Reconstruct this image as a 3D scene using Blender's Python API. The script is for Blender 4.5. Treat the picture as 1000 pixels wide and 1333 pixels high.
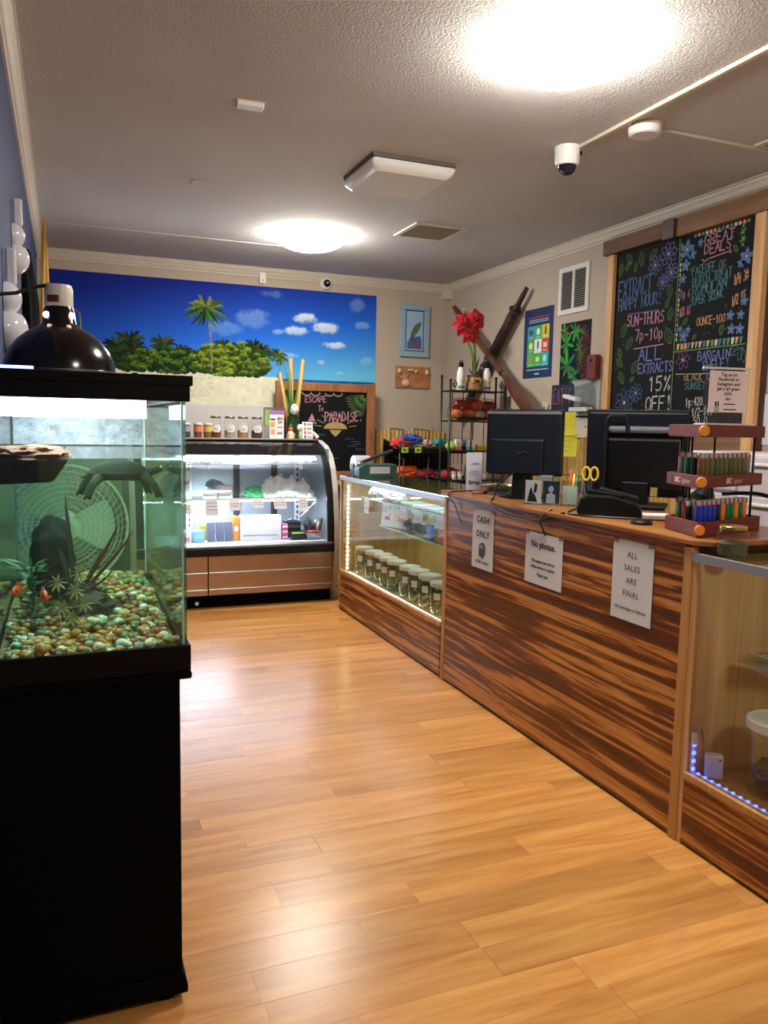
import bpy, bmesh, math, random
import numpy as np
from mathutils import Vector, Matrix, noise as mnoise
random.seed(7)
for _o in list(bpy.data.objects): bpy.data.objects.remove(_o, do_unlink=True)
SC = bpy.context.scene
COL = SC.collection
PI = math.pi
# ------------------------------------------------------------------ camera
cd = bpy.data.cameras.new('camera'); cam = bpy.data.objects.new('camera', cd); COL.objects.link(cam)
cd.sensor_fit = 'VERTICAL'; cd.sensor_height = 24.0; cd.lens = 24.0 * 1036.0 / 1333.0
cd.clip_start = 0.02; cd.clip_end = 60
_ax = [( 0.92822, -0.02261, 0.37136), (-0.37130, -0.10818, 0.92219), (0.01932, -0.99387, -0.10881)]
_m = Matrix(((_ax[0][0], -_ax[0][1], -_ax[0][2], 0.0), (_ax[1][0], -_ax[1][1], -_ax[1][2], 0.0), (_ax[2][0], -_ax[2][1], -_ax[2][2], 1.40), (0, 0, 0, 1)))
cam.matrix_world = _m
SC.camera = cam
# ------------------------------------------------------------------ world, view
w = bpy.data.worlds.new('world'); SC.world = w; w.use_nodes = True
w.node_tree.nodes['Background'].inputs[0].default_value = (0.5, 0.5, 0.55, 1)
w.node_tree.nodes['Background'].inputs[1].default_value = 0.05
SC.view_settings.view_transform = 'Standard'; SC.view_settings.look = 'None'
SC.view_settings.exposure = 0.06; SC.view_settings.gamma = 1.0; SC.view_settings.use_curve_mapping = False
SC.cycles.use_denoising = True
SC.cycles.max_bounces = 10; SC.cycles.transparent_max_bounces = 40; SC.cycles.diffuse_bounces = 5
SC.cycles.glossy_bounces = 4; SC.cycles.transmission_bounces = 6; SC.cycles.volume_bounces = 1
SC.cycles.sample_clamp_indirect = 6.0
CEILING_LAMP = 74.0      # emission of the two lit ceiling lamps and the added unseen one
FRIDGE_TUBE = 125.0       # tubes in the chilled case
TANK_TUBE = 11.0         # aquarium hood light
CASE_LED = 26.0
# ------------------------------------------------------------------ colour and materials
def lin(c):
    if isinstance(c, str):
        c = c.lstrip('#'); c = [int(c[i:i+2], 16) for i in (0, 2, 4)]
    o = []
    for v in c[:3]:
        v = v / 255.0
        o.append(v / 12.92 if v <= 0.04045 else ((v + 0.055) / 1.055) ** 2.4)
    return (o[0], o[1], o[2], 1.0)
MATS = {}
def base_mat(name):
    m = bpy.data.materials.new(name); m.use_nodes = True
    nt = m.node_tree; b = nt.nodes['Principled BSDF']
    return m, nt, b
def mat(name, col, rough=0.5, metal=0.0, var=0.07, scale=9.0, bump=0.0, bscale=80.0, spec=0.5, coat=0.0, alpha=None):
    if name in MATS: return MATS[name]
    m, nt, b = base_mat(name); c = lin(col)
    b.inputs['Roughness'].default_value = rough; b.inputs['Metallic'].default_value = metal
    b.inputs['Specular IOR Level'].default_value = spec; b.inputs['Coat Weight'].default_value = coat
    tc = nt.nodes.new('ShaderNodeTexCoord'); no = nt.nodes.new('ShaderNodeTexNoise'); no.inputs['Scale'].default_value = scale
    nt.links.new(tc.outputs['Object'], no.inputs['Vector'])
    mx = nt.nodes.new('ShaderNodeMix'); mx.data_type = 'RGBA'
    mx.inputs[6].default_value = tuple(min(1, x * (1 - var)) for x in c[:3]) + (1,)
    mx.inputs[7].default_value = tuple(min(1, x * (1 + var)) for x in c[:3]) + (1,)
    nt.links.new(no.outputs['Fac'], mx.inputs[0]); nt.links.new(mx.outputs[2], b.inputs['Base Color'])
    if bump:
        n2 = nt.nodes.new('ShaderNodeTexNoise'); n2.inputs['Scale'].default_value = bscale; n2.inputs['Detail'].default_value = 4
        nt.links.new(tc.outputs['Object'], n2.inputs['Vector'])
        bp = nt.nodes.new('ShaderNodeBump'); bp.inputs['Strength'].default_value = bump; bp.inputs['Distance'].default_value = 0.01
        nt.links.new(n2.outputs['Fac'], bp.inputs['Height']); nt.links.new(bp.outputs['Normal'], b.inputs['Normal'])
    MATS[name] = m; return m
def emit(name, col, strength):
    if name in MATS: return MATS[name]
    m, nt, b = base_mat(name); c = lin(col)
    b.inputs['Base Color'].default_value = c; b.inputs['Emission Color'].default_value = c; b.inputs['Emission Strength'].default_value = strength
    MATS[name] = m; return m
def schlick(nt, ior):
    """reflectance of a clear surface, the same from both sides"""
    f0 = ((ior - 1) / (ior + 1)) ** 2
    lw = nt.nodes.new('ShaderNodeLayerWeight'); lw.inputs['Blend'].default_value = 0.5
    pw = nt.nodes.new('ShaderNodeMath'); pw.operation = 'POWER'; pw.inputs[1].default_value = 5.0; nt.links.new(lw.outputs['Facing'], pw.inputs[0])
    ma = nt.nodes.new('ShaderNodeMath'); ma.operation = 'MULTIPLY_ADD'; ma.inputs[1].default_value = 1 - f0; ma.inputs[2].default_value = f0; nt.links.new(pw.outputs[0], ma.inputs[0])
    return ma.outputs[0]
def glass(name, tint='#ffffff', rough=0.02, ior=1.45):
    if name in MATS: return MATS[name]
    m = bpy.data.materials.new(name); m.use_nodes = True; nt = m.node_tree; nt.nodes.clear()
    o = nt.nodes.new('ShaderNodeOutputMaterial'); mx = nt.nodes.new('ShaderNodeMixShader')
    t = nt.nodes.new('ShaderNodeBsdfTransparent'); g = nt.nodes.new('ShaderNodeBsdfGlossy')
    t.inputs['Color'].default_value = lin(tint); g.inputs['Roughness'].default_value = rough
    nt.links.new(schlick(nt, ior), mx.inputs[0]); nt.links.new(t.outputs[0], mx.inputs[1]); nt.links.new(g.outputs[0], mx.inputs[2])
    nt.links.new(mx.outputs[0], o.inputs['Surface'])
    MATS[name] = m; return m
def wood(name, c1, c2, axis=0, scale=(1.5, 18, 18), rough=0.45, contrast=(0.35, 0.68), rnd=0.0, bump=0.05, detail=5, distort=0.6, coat=0.0):
    """Grain: noise stretched along an axis of the object."""
    if name in MATS: return MATS[name]
    m, nt, b = base_mat(name); b.inputs['Roughness'].default_value = rough; b.inputs['Coat Weight'].default_value = coat
    tc = nt.nodes.new('ShaderNodeTexCoord'); mp = nt.nodes.new('ShaderNodeMapping'); mp.inputs['Scale'].default_value = scale
    nt.links.new(tc.outputs['Object'], mp.inputs['Vector'])
    vec = mp.outputs['Vector']
    oi = nt.nodes.new('ShaderNodeObjectInfo')
    if rnd:
        mul = nt.nodes.new('ShaderNodeMath'); mul.operation = 'MULTIPLY'; mul.inputs[1].default_value = 57.0
        nt.links.new(oi.outputs['Random'], mul.inputs[0])
        ad = nt.nodes.new('ShaderNodeVectorMath'); ad.operation = 'ADD'
        nt.links.new(vec, ad.inputs[0]); nt.links.new(mul.outputs[0], ad.inputs[1]); vec = ad.outputs[0]
    no = nt.nodes.new('ShaderNodeTexNoise'); no.inputs['Scale'].default_value = 1.0; no.inputs['Detail'].default_value = detail
    no.inputs['Roughness'].default_value = 0.6; no.inputs['Distortion'].default_value = distort
    nt.links.new(vec, no.inputs['Vector'])
    cr = nt.nodes.new('ShaderNodeValToRGB'); cr.color_ramp.elements[0].position = contrast[0]; cr.color_ramp.elements[1].position = contrast[1]
    cr.color_ramp.elements[0].color = lin(c1); cr.color_ramp.elements[1].color = lin(c2)
    nt.links.new(no.outputs['Fac'], cr.inputs['Fac']); out = cr.outputs['Color']
    if rnd:
        hs = nt.nodes.new('ShaderNodeHueSaturation'); mr = nt.nodes.new('ShaderNodeMapRange')
        mr.inputs['To Min'].default_value = 1 - rnd; mr.inputs['To Max'].default_value = 1 + rnd
        nt.links.new(oi.outputs['Random'], mr.inputs['Value']); nt.links.new(mr.outputs[0], hs.inputs['Value']); nt.links.new(out, hs.inputs['Color']); out = hs.outputs[0]
    nt.links.new(out, b.inputs['Base Color'])
    if bump:
        bp = nt.nodes.new('ShaderNodeBump'); bp.inputs['Strength'].default_value = bump; bp.inputs['Distance'].default_value = 0.004
        nt.links.new(no.outputs['Fac'], bp.inputs['Height']); nt.links.new(bp.outputs['Normal'], b.inputs['Normal'])
    MATS[name] = m; return m
def print_mat(name, rough=0.5, attr='print'):
    """Flat printed picture: ink colours stored on the print's own mesh."""
    if name in MATS: return MATS[name]
    m, nt, b = base_mat(name); b.inputs['Roughness'].default_value = rough; b.inputs['Specular IOR Level'].default_value = 0.2
    at = nt.nodes.new('ShaderNodeAttribute'); at.attribute_name = attr
    nt.links.new(at.outputs['Color'], b.inputs['Base Color'])
    MATS[name] = m; return m
# ------------------------------------------------------------------ mesh building
class MB:
    def __init__(s): s.v = []; s.f = []; s.sm = []
    def add(s, vs, fs, smooth=False):
        n = len(s.v); s.v += [tuple(p) for p in vs]; s.f += [tuple(i + n for i in f) for f in fs]; s.sm += [smooth] * len(fs); return s
    def box(s, a, b):
        x0, y0, z0 = a; x1, y1, z1 = b
        return s.add([(x0,y0,z0),(x1,y0,z0),(x1,y1,z0),(x0,y1,z0),(x0,y0,z1),(x1,y0,z1),(x1,y1,z1),(x0,y1,z1)],
                     [(0,3,2,1),(4,5,6,7),(0,1,5,4),(1,2,6,5),(2,3,7,6),(3,0,4,7)])
    def obox(s, c, size, ang=0.0, axis='Z', m=None):
        """box centred at c, turned by ang about axis (or a matrix)"""
        R = m if m is not None else Matrix.Rotation(ang, 3, axis)
        hx, hy, hz = (d / 2 for d in size); c = Vector(c)
        vs = [c + R @ Vector(p) for p in [(-hx,-hy,-hz),(hx,-hy,-hz),(hx,hy,-hz),(-hx,hy,-hz),(-hx,-hy,hz),(hx,-hy,hz),(hx,hy,hz),(-hx,hy,hz)]]
        return s.add(vs, [(0,3,2,1),(4,5,6,7),(0,1,5,4),(1,2,6,5),(2,3,7,6),(3,0,4,7)])
    def lathe(s, prof, n=24, c=(0, 0, 0), m=None, cap0=True, cap1=True):
        """prof: list of (r, z) from bottom to top"""
        R = m if m is not None else Matrix.Identity(3); c = Vector(c); vs = []; fs = []
        for r, z in prof:
            for k in range(n):
                a = 2 * PI * k / n; vs.append(c + R @ Vector((r * math.cos(a), r * math.sin(a), z)))
        for i in range(len(prof) - 1):
            for k in range(n):
                k2 = (k + 1) % n; fs.append((i*n+k, i*n+k2, (i+1)*n+k2, (i+1)*n+k))
        s.add(vs, fs, True)
        if cap0 and prof[0][0] > 1e-5: s.f.append(tuple(len(s.v) - len(vs) + k for k in reversed(range(n)))); s.sm.append(False)
        if cap1 and prof[-1][0] > 1e-5: s.f.append(tuple(len(s.v) - n + k for k in range(n))); s.sm.append(False)
        return s
    def cyl(s, p0, p1, r0, r1=None, n=12, cap=True):
        p0 = Vector(p0); p1 = Vector(p1); d = p1 - p0; L = d.length
        if L < 1e-7: return s
        R = d.to_track_quat('Z', 'Y').to_matrix()
        return s.lathe([(r0, 0), (r0 if r1 is None else r1, L)], n, p0, R, cap, cap)
    def tube(s, path, r, n=8, closed=False):
        P = [Vector(p) for p in path]; k = len(P)
        if not hasattr(r, '__len__'): r = [r] * k
        vs = []; fs = []; up = None
        for i, p in enumerate(P):
            a = P[(i - 1) % k] if (closed or i) else P[0]; b = P[(i + 1) % k] if (closed or i < k - 1) else P[-1]
            t = (b - a)
            t = t.normalized() if t.length > 1e-9 else Vector((0, 0, 1))
            if up is None: up = t.orthogonal().normalized()
            up = (up - t * up.dot(t)); up = up.normalized() if up.length > 1e-6 else t.orthogonal().normalized()
            sd = t.cross(up)
            for j in range(n):
                q = 2 * PI * j / n; vs.append(p + (up * math.cos(q) + sd * math.sin(q)) * r[i])
        m_ = k if closed else k - 1
        for i in range(m_):
            i2 = (i + 1) % k
            for j in range(n):
                j2 = (j + 1) % n; fs.append((i*n+j, i*n+j2, i2*n+j2, i2*n+j))
        s.add(vs, fs, True)
        if not closed:
            n0 = len(s.v) - len(vs)
            s.f.append(tuple(n0 + j for j in reversed(range(n)))); s.sm.append(False)
            s.f.append(tuple(len(s.v) - n + j for j in range(n))); s.sm.append(False)
        return s
    def ball(s, c, r, n=12, k=8, m=None):
        if not hasattr(r, '__len__'): r = (r, r, r)
        R = m if m is not None else Matrix.Identity(3); c = Vector(c); vs = [c + R @ Vector((0, 0, -r[2]))]; fs = []
        for i in range(1, k):
            a = -PI / 2 + PI * i / k
            for j in range(n):
                b = 2 * PI * j / n; vs.append(c + R @ Vector((r[0]*math.cos(a)*math.cos(b), r[1]*math.cos(a)*math.sin(b), r[2]*math.sin(a))))
        vs.append(c + R @ Vector((0, 0, r[2])))
        for j in range(n): fs.append((0, 1 + (j+1) % n, 1 + j)); fs.append((len(vs)-1, 1+(k-2)*n+j, 1+(k-2)*n+(j+1) % n))
        for i in range(k - 2):
            for j in range(n): fs.append((1+i*n+j, 1+i*n+(j+1) % n, 1+(i+1)*n+(j+1) % n, 1+(i+1)*n+j))
        return s.add(vs, fs, True)
    def prism(s, poly, d0, d1, plane='XZ', smooth=False):
        """2-D outline swept between two depths; plane XZ -> depth on Y, YZ -> depth on X, XY -> depth on Z"""
        def P(p, d): return {'XZ': (p[0], d, p[1]), 'YZ': (d, p[0], p[1]), 'XY': (p[0], p[1], d)}[plane]
        n = len(poly); vs = [P(p, d0) for p in poly] + [P(p, d1) for p in poly]
        fs = [(i, (i+1) % n, n + (i+1) % n, n + i) for i in range(n)]
        s.add(vs, fs, smooth); k = len(s.v) - 2 * n
        s.f.append(tuple(k + i for i in reversed(range(n)))); s.f.append(tuple(k + n + i for i in range(n))); s.sm += [False, False]
        return s
    def flat(s, poly, y=0.0):
        return s.add([(p[0], y, p[1]) for p in poly], [tuple(range(len(poly)))])
    def ribbon(s, pl, wd, y=0.0):
        for a, b in zip(pl[:-1], pl[1:]):
            dx, dz = b[0]-a[0], b[1]-a[1]; L = math.hypot(dx, dz)
            if L < 1e-7: continue
            ex, ez = dx/L*wd*0.35, dz/L*wd*0.35; nx, nz = -dz/L*wd/2, dx/L*wd/2
            s.flat([(a[0]-ex+nx, a[1]-ez+nz), (a[0]-ex-nx, a[1]-ez-nz), (b[0]+ex-nx, b[1]+ez-nz), (b[0]+ex+nx, b[1]+ez+nz)], y)
        return s
    def grid(s, fn, nu, nv, smooth=True):
        vs = [fn(i / nu, j / nv) for j in range(nv + 1) for i in range(nu + 1)]
        fs = [(j*(nu+1)+i, j*(nu+1)+i+1, (j+1)*(nu+1)+i+1, (j+1)*(nu+1)+i) for j in range(nv) for i in range(nu)]
        return s.add(vs, fs, smooth)
    def build(s, name, m, parent=None, bevel=0.0, sharp=40, loc=None, fix=True):
        me = bpy.data.meshes.new(name); me.from_pydata(s.v, [], s.f)
        me.polygons.foreach_set('use_smooth', s.sm)
        bm = bmesh.new(); bm.from_mesh(me)
        if fix: bmesh.ops.recalc_face_normals(bm, faces=bm.faces)
        if bevel:
            es = [e for e in bm.edges if len(e.link_faces) == 2 and e.calc_face_angle(0) > 0.6]
            bmesh.ops.bevel(bm, geom=es, offset=bevel, segments=2, affect='EDGES', profile=0.5, clamp_overlap=True)
        th = math.radians(sharp)
        for e in bm.edges:
            if len(e.link_faces) == 2 and e.calc_face_angle(0) > th: e.smooth = False
        bm.to_mesh(me); bm.free()
        o = bpy.data.objects.new(name, me); COL.objects.link(o)
        if m is not None: me.materials.append(m)
        if parent is not None: o.parent = parent
        if loc is not None: o.location = loc
        return o
def lump(r, seed=0, amp=0.2, freq=2.0, sub=3, flatten=None):
    """a lumpy closed body: icosphere pushed in and out"""
    bm = bmesh.new(); bmesh.ops.create_icosphere(bm, subdivisions=sub, radius=1.0)
    if not hasattr(r, '__len__'): r = (r, r, r)
    for v in bm.verts:
        d = 1 + amp * mnoise.noise(v.co * freq + Vector((seed * 3.1, seed * 1.7, seed)))
        v.co = Vector((v.co.x * r[0] * d, v.co.y * r[1] * d, v.co.z * r[2] * d))
        if flatten is not None and v.co.z < flatten: v.co.z = flatten
    mb = MB(); bm.verts.ensure_lookup_table()
    mb.add([tuple(v.co) for v in bm.verts], [tuple(v.index for v in f.verts) for f in bm.faces], True); bm.free(); return mb
def tag(o, label, cat, group=None, kind=None):
    if label: o['label'] = label
    if cat: o['category'] = cat
    if group: o['group'] = group
    if kind: o['kind'] = kind
    return o
def thing(name, label, cat, loc=(0, 0, 0), rotz=0.0, group=None):
    o = bpy.data.objects.new(name, None); COL.objects.link(o); o.empty_display_size = 0.05
    o.location = loc; o.rotation_euler = (0, 0, rotz); return tag(o, label, cat, group)
def dup(root, loc, rotz=None, label=None, parent=None):
    r = root.copy(); COL.objects.link(r)
    if loc is not None: r.location = loc
    if rotz is not None: r.rotation_euler = (0, 0, rotz)
    if label: r['label'] = label
    if parent is not None: r.parent = parent
    for ch in list(root.children): dup(ch, None, None, None, r)
    return r
def struct(name, mb, m, **k):
    o = mb.build(name, m, **k); o['kind'] = 'structure'; return o
def text_mb(s, size, align='CENTER', bold=0.0, spacing=1.0, shear=0.0):
    """printed lettering (built-in face) as a flat MB in local XZ, facing -Y; returns MB and its width"""
    cu = bpy.data.curves.new('lettering', 'FONT'); cu.body = s; cu.size = size; cu.align_x = align; cu.offset = bold; cu.space_character = spacing; cu.shear = shear
    cu.resolution_u = 2
    o = bpy.data.objects.new('lettering', cu); COL.objects.link(o)
    dg = bpy.context.evaluated_depsgraph_get(); me = o.evaluated_get(dg).to_mesh()
    vs = [tuple(v.co) for v in me.vertices]; fs = [tuple(p.vertices) for p in me.polygons]
    o.evaluated_get(dg).to_mesh_clear(); bpy.data.objects.remove(o); bpy.data.curves.remove(cu)
    return vs, fs
def put_text(mb, s, x, z, size, y=-0.001, align='CENTER', bold=0.0, spacing=1.0, shear=0.0, sx=1.0):
    vs, fs = text_mb(s, size, align, bold, spacing, shear)
    mb.add([(x + v[0] * sx, y, z + v[1]) for v in vs], fs); return mb
# chalk hand: strokes on a 4 x 6 grid
GL = {
'A':[[(0,0),(2,6),(4,0)],[(.8,2.4),(3.2,2.4)]],'B':[[(0,0),(0,6),(2.6,6),(3.4,4.6),(2.4,3.2),(0,3.2)],[(2.4,3.2),(3.8,1.6),(2.8,0),(0,0)]],
'C':[[(3.8,5),(2.6,6),(1,5.6),(0,3),(1,.4),(2.6,0),(3.8,1)]],'D':[[(0,0),(0,6),(2.2,5.6),(3.8,3.4),(3,1),(0,0)]],'E':[[(3.6,6),(0,6),(0,0),(3.6,0)],[(0,3.1),(2.8,3.1)]],
'F':[[(3.6,6),(0,6),(0,0)],[(0,3.1),(2.8,3.1)]],'G':[[(3.8,5),(2.4,6),(.8,5.4),(0,3),(.8,.6),(2.4,0),(3.8,1),(3.8,2.6),(2.2,2.6)]],'H':[[(0,0),(0,6)],[(4,0),(4,6)],[(0,3),(4,3)]],
'I':[[(2,0),(2,6)]],'K':[[(0,0),(0,6)],[(3.6,6),(0,2.8),(3.8,0)]],'L':[[(0,6),(0,0),(3.4,0)]],'M':[[(0,0),(.4,6),(2,2.4),(3.6,6),(4,0)]],'N':[[(0,0),(0,6),(4,0),(4,6)]],
'O':[[(2,6),(.6,5.2),(0,3),(.6,.8),(2,0),(3.4,.8),(4,3),(3.4,5.2),(2,6)]],'P':[[(0,0),(0,6),(2.8,6),(3.8,4.6),(2.8,3),(0,3)]],'R':[[(0,0),(0,6),(2.8,6),(3.8,4.6),(2.8,3.1),(0,3.1)],[(1.6,3.1),(3.9,0)]],
'S':[[(3.6,5.2),(2.2,6),(.6,5.2),(.6,4),(3.2,2.4),(3.6,1.2),(2.2,0),(.2,.8)]],'T':[[(0,6),(4,6)],[(2,6),(2,0)]],'U':[[(0,6),(0,1.4),(1.2,0),(2.8,0),(4,1.4),(4,6)]],
'X':[[(0,0),(4,6)],[(0,6),(4,0)]],'Y':[[(0,6),(2,3),(4,6)],[(2,3),(2,0)]],'p':[[(.3,-1.6),(.3,3.6),(2.4,3.8),(3.4,2),(2.4,.2),(.3,.4)]],'g':[[(3.2,3.6),(1.2,3.8),(.4,2),(1.2,.2),(3.2,.6)],[(3.2,3.8),(3.2,-1),(1.8,-1.8),(.4,-1.2)]],
'o':[[(2,3.6),(.6,3),(.6,.6),(2,0),(3.4,.6),(3.4,3),(2,3.6)]],'0':[[(2,6),(.6,5),(.2,3),(.6,1),(2,0),(3.4,1),(3.8,3),(3.4,5),(2,6)]],'1':[[(1,4.8),(2.2,6),(2.2,0)]],'2':[[(.4,5),(2,6),(3.4,5),(3.2,3.6),(.2,0),(3.8,0)]],
'3':[[(.4,5.4),(2,6),(3.4,5),(3,3.6),(1.6,3.1),(3.4,2.4),(3.6,1),(2,0),(.3,.6)]],'4':[[(2.8,0),(2.8,6),(.2,2),(4,2)]],'5':[[(3.4,6),(.6,6),(.5,3.4),(2.4,3.8),(3.6,2.4),(3,.6),(1.4,0),(.2,.6)]],'6':[[(3,6),(1,4),(.4,1.8),(1.4,0),(3,.3),(3.4,1.8),(2.2,3),(.6,2.2)]],
'7':[[(.2,6),(3.8,6),(1.4,0)]],'8':[[(2,3.2),(.7,4.4),(2,6),(3.3,4.4),(2,3.2),(.4,1.4),(2,0),(3.6,1.4),(2,3.2)]],'-':[[(.6,3),(3.4,3)]],'!':[[(1.6,6),(2.4,6),(2,1.8),(1.6,6)],[(2,.5),(2,0)]],
'/':[[(.4,0),(3.4,6)]],'%':[[(.4,0),(3.6,6)],[(.8,6),(.2,5),(.8,4),(1.5,5),(.8,6)],[(3.2,2),(2.5,1),(3.2,0),(3.9,1),(3.2,2)]],'$':[[(3.6,4.8),(2,5.4),(.5,4.6),(.8,3.4),(3.2,2.6),(3.6,1.4),(2,.6),(.3,1.3)],[(1.7,6.4),(1.7,-.4)],[(2.4,6.4),(2.4,-.4)]],
':':[[(2,3.6),(2,3.2)],[(2,1),(2,.6)]],'.':[[(1.8,.3),(2.1,0)]],"'":[[(2,6),(1.7,4.4)]],' ':[]}
def chalk_text(mb, s, u, v, wd, rise, h, y, pen=None):
    n = len(s); cell = wd / n; pen = pen or min(h * 0.13, 0.009)
    for i, ch in enumerate(s):
        jx = random.uniform(-.03, .03) * cell; jz = random.uniform(-.04, .04) * h
        for pl in GL.get(ch, []):
            mb.ribbon([(u + cell * (i + 0.08 + 0.8 * p[0] / 4) + jx, v + rise * (i + p[0] / 4) / n + h * p[1] / 6 + jz) for p in pl], pen, y)
    return mb
def leaf2d(u, v, L, W, a, n=8):
    pts = []
    for k in range(2 * n + 1):
        t = k / n if k <= n else 2 - k / n; sgn = 1 if k <= n else -1
        x = t * L; yv = sgn * W * math.sin(PI * min(1, t)) ** 0.8 if 0 < t < 1 else 0
        pts.append((u + x * math.cos(a) - yv * math.sin(a), v + x * math.sin(a) + yv * math.cos(a)))
    return pts
def raster_print(name, rgb, x0, z0, x1, z1, y, m, parent):
    """a flat print: grid mesh whose corners carry the ink colours (rgb: h x w x 3, sRGB 0..1, row 0 at the top)"""
    h, w_ = rgb.shape[:2]
    xs = np.linspace(x0, x1, w_); zs = np.linspace(z1, z0, h)
    X, Z = np.meshgrid(xs, zs); co = np.stack([X, np.full_like(X, y), Z], -1).reshape(-1, 3)
    idx = np.arange(h * w_).reshape(h, w_); q = np.stack([idx[1:, :-1], idx[1:, 1:], idx[:-1, 1:], idx[:-1, :-1]], -1).reshape(-1, 4)
    me = bpy.data.meshes.new(name); me.vertices.add(len(co)); me.vertices.foreach_set('co', co.ravel())
    me.loops.add(q.size); me.loops.foreach_set('vertex_index', q.ravel().astype(np.int32))
    me.polygons.add(len(q)); me.polygons.foreach_set('loop_start', np.arange(0, q.size, 4, dtype=np.int32)); me.polygons.foreach_set('loop_total', np.full(len(q), 4, dtype=np.int32))
    me.update(calc_edges=True)
    c = np.clip(rgb.reshape(-1, 3), 0, 1); c = np.where(c <= 0.04045, c / 12.92, ((c + 0.055) / 1.055) ** 2.4)
    at = me.color_attributes.new('print', 'FLOAT_COLOR', 'POINT')
    at.data.foreach_set('color', np.concatenate([c, np.ones((len(c), 1))], 1).ravel().astype(np.float32))
    o = bpy.data.objects.new(name, me); COL.objects.link(o); me.materials.append(m); o.parent = parent; return o
def disc_paint(img, cx, cy, rx, ry, col, a=1.0):
    h, w_ = img.shape[:2]; x0 = max(0, int(cx - rx - 1)); x1 = min(w_, int(cx + rx + 2)); y0 = max(0, int(cy - ry - 1)); y1 = min(h, int(cy + ry + 2))
    if x0 >= x1 or y0 >= y1: return
    yy, xx = np.mgrid[y0:y1, x0:x1]; d = ((xx - cx) / rx) ** 2 + ((yy - cy) / ry) ** 2
    k = (np.clip((1.2 - d) / 0.4, 0, 1) * a)[..., None]; img[y0:y1, x0:x1] = img[y0:y1, x0:x1] * (1 - k) + np.array(col) * k
def line_paint(img, x0, y0, x1, y1, r, col, a=1.0):
    n = max(2, int(math.hypot(x1 - x0, y1 - y0) / max(0.5, r * 0.7)))
    for i in range(n + 1):
        t = i / n; disc_paint(img, x0 + (x1 - x0) * t, y0 + (y1 - y0) * t, r, r, col, a)
def soft_noise(h, w_, cell, seed):
    rs = np.random.RandomState(seed); gh, gw = int(h / cell) + 3, int(w_ / cell) + 3; g = rs.rand(gh, gw)
    y = np.arange(h) / cell; x = np.arange(w_) / cell; yi = y.astype(int); xi = x.astype(int)
    fy = (y - yi)[:, None]; fx = (x - xi)[None]; fy = fy * fy * (3 - 2 * fy); fx = fx * fx * (3 - 2 * fx)
    return (g[yi][:, xi] * (1-fy) * (1-fx) + g[yi+1][:, xi] * fy * (1-fx) + g[yi][:, xi+1] * (1-fy) * fx + g[yi+1][:, xi+1] * fy * fx)
# ------------------------------------------------------------------ common materials
M_wall = mat('beige_wall_paint', (184, 169, 152), 0.75, var=0.04, scale=3, bump=0.12, bscale=140)
M_blue = mat('slate_blue_wall_paint', (54, 66, 106), 0.7, var=0.05, scale=3, bump=0.1, bscale=120)
M_trim = mat('cream_moulding_paint', (205, 196, 180), 0.5, var=0.03)
M_white = mat('white_plastic', (226, 226, 222), 0.35, var=0.02)
M_paper = mat('white_paper', (222, 220, 224), 0.7, var=0.02)
M_ink = mat('black_ink', (20, 20, 22), 0.7, var=0.0)
M_black = mat('black_plastic', (9, 9, 11), 0.42, var=0.1, spec=0.3)
M_blackm = mat('black_metal', (13, 12, 12), 0.4, var=0.1)
M_tankblack = mat('black_painted_board', (3, 3, 3), 0.7, var=0.1, spec=0.06)
M_steel = mat('brushed_steel', (172, 166, 160), 0.32, metal=1.0, var=0.06)
M_alum = mat('grey_aluminium', (176, 180, 190), 0.35, metal=0.6, var=0.04)
M_maple = wood('maple_board', (200, 152, 100), (226, 184, 132), scale=(22, 22, 1.2), rough=0.4, rnd=0.03)
M_oak = wood('light_oak_trim', (178, 122, 66), (210, 156, 94), scale=(26, 26, 1.5), rough=0.45, rnd=0.04)
M_pine = wood('pine_frame', (196, 144, 92), (222, 178, 124), scale=(24, 24, 1.6), rough=0.5, rnd=0.03)
M_barn = wood('brown_beam', (78, 44, 26), (126, 78, 48), scale=(1.6, 24, 24), rough=0.6, rnd=0.1)
M_redwood = wood('dark_red_wood', (84, 18, 8), (122, 38, 18), scale=(3, 30, 30), rough=0.5)
M_bamboo = wood('bamboo_cane', (188, 148, 78), (222, 190, 120), scale=(40, 40, 2.0), rough=0.45, rnd=0.1)
M_glass = glass('clear_glass'); M_glassg = glass('greenish_shelf_glass', '#eaf5ee'); M_acr = glass('clear_acrylic', '#f4f6f8', 0.05)
M_board = mat('blackboard_paint', (12, 14, 17), 0.7, var=0.25, scale=6, spec=0.2)
CH = {k: mat('chalk_' + k, c, 0.9, var=0.22, scale=160) for k, c in dict(white=(196,192,186), pink=(186,132,150), blue=(82,114,158), teal=(82,124,134), green=(98,140,76), orange=(202,150,110), purple=(130,86,140), yellow=(200,180,110), violet=(120,128,190), gold=(176,150,100)).items()}
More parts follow.
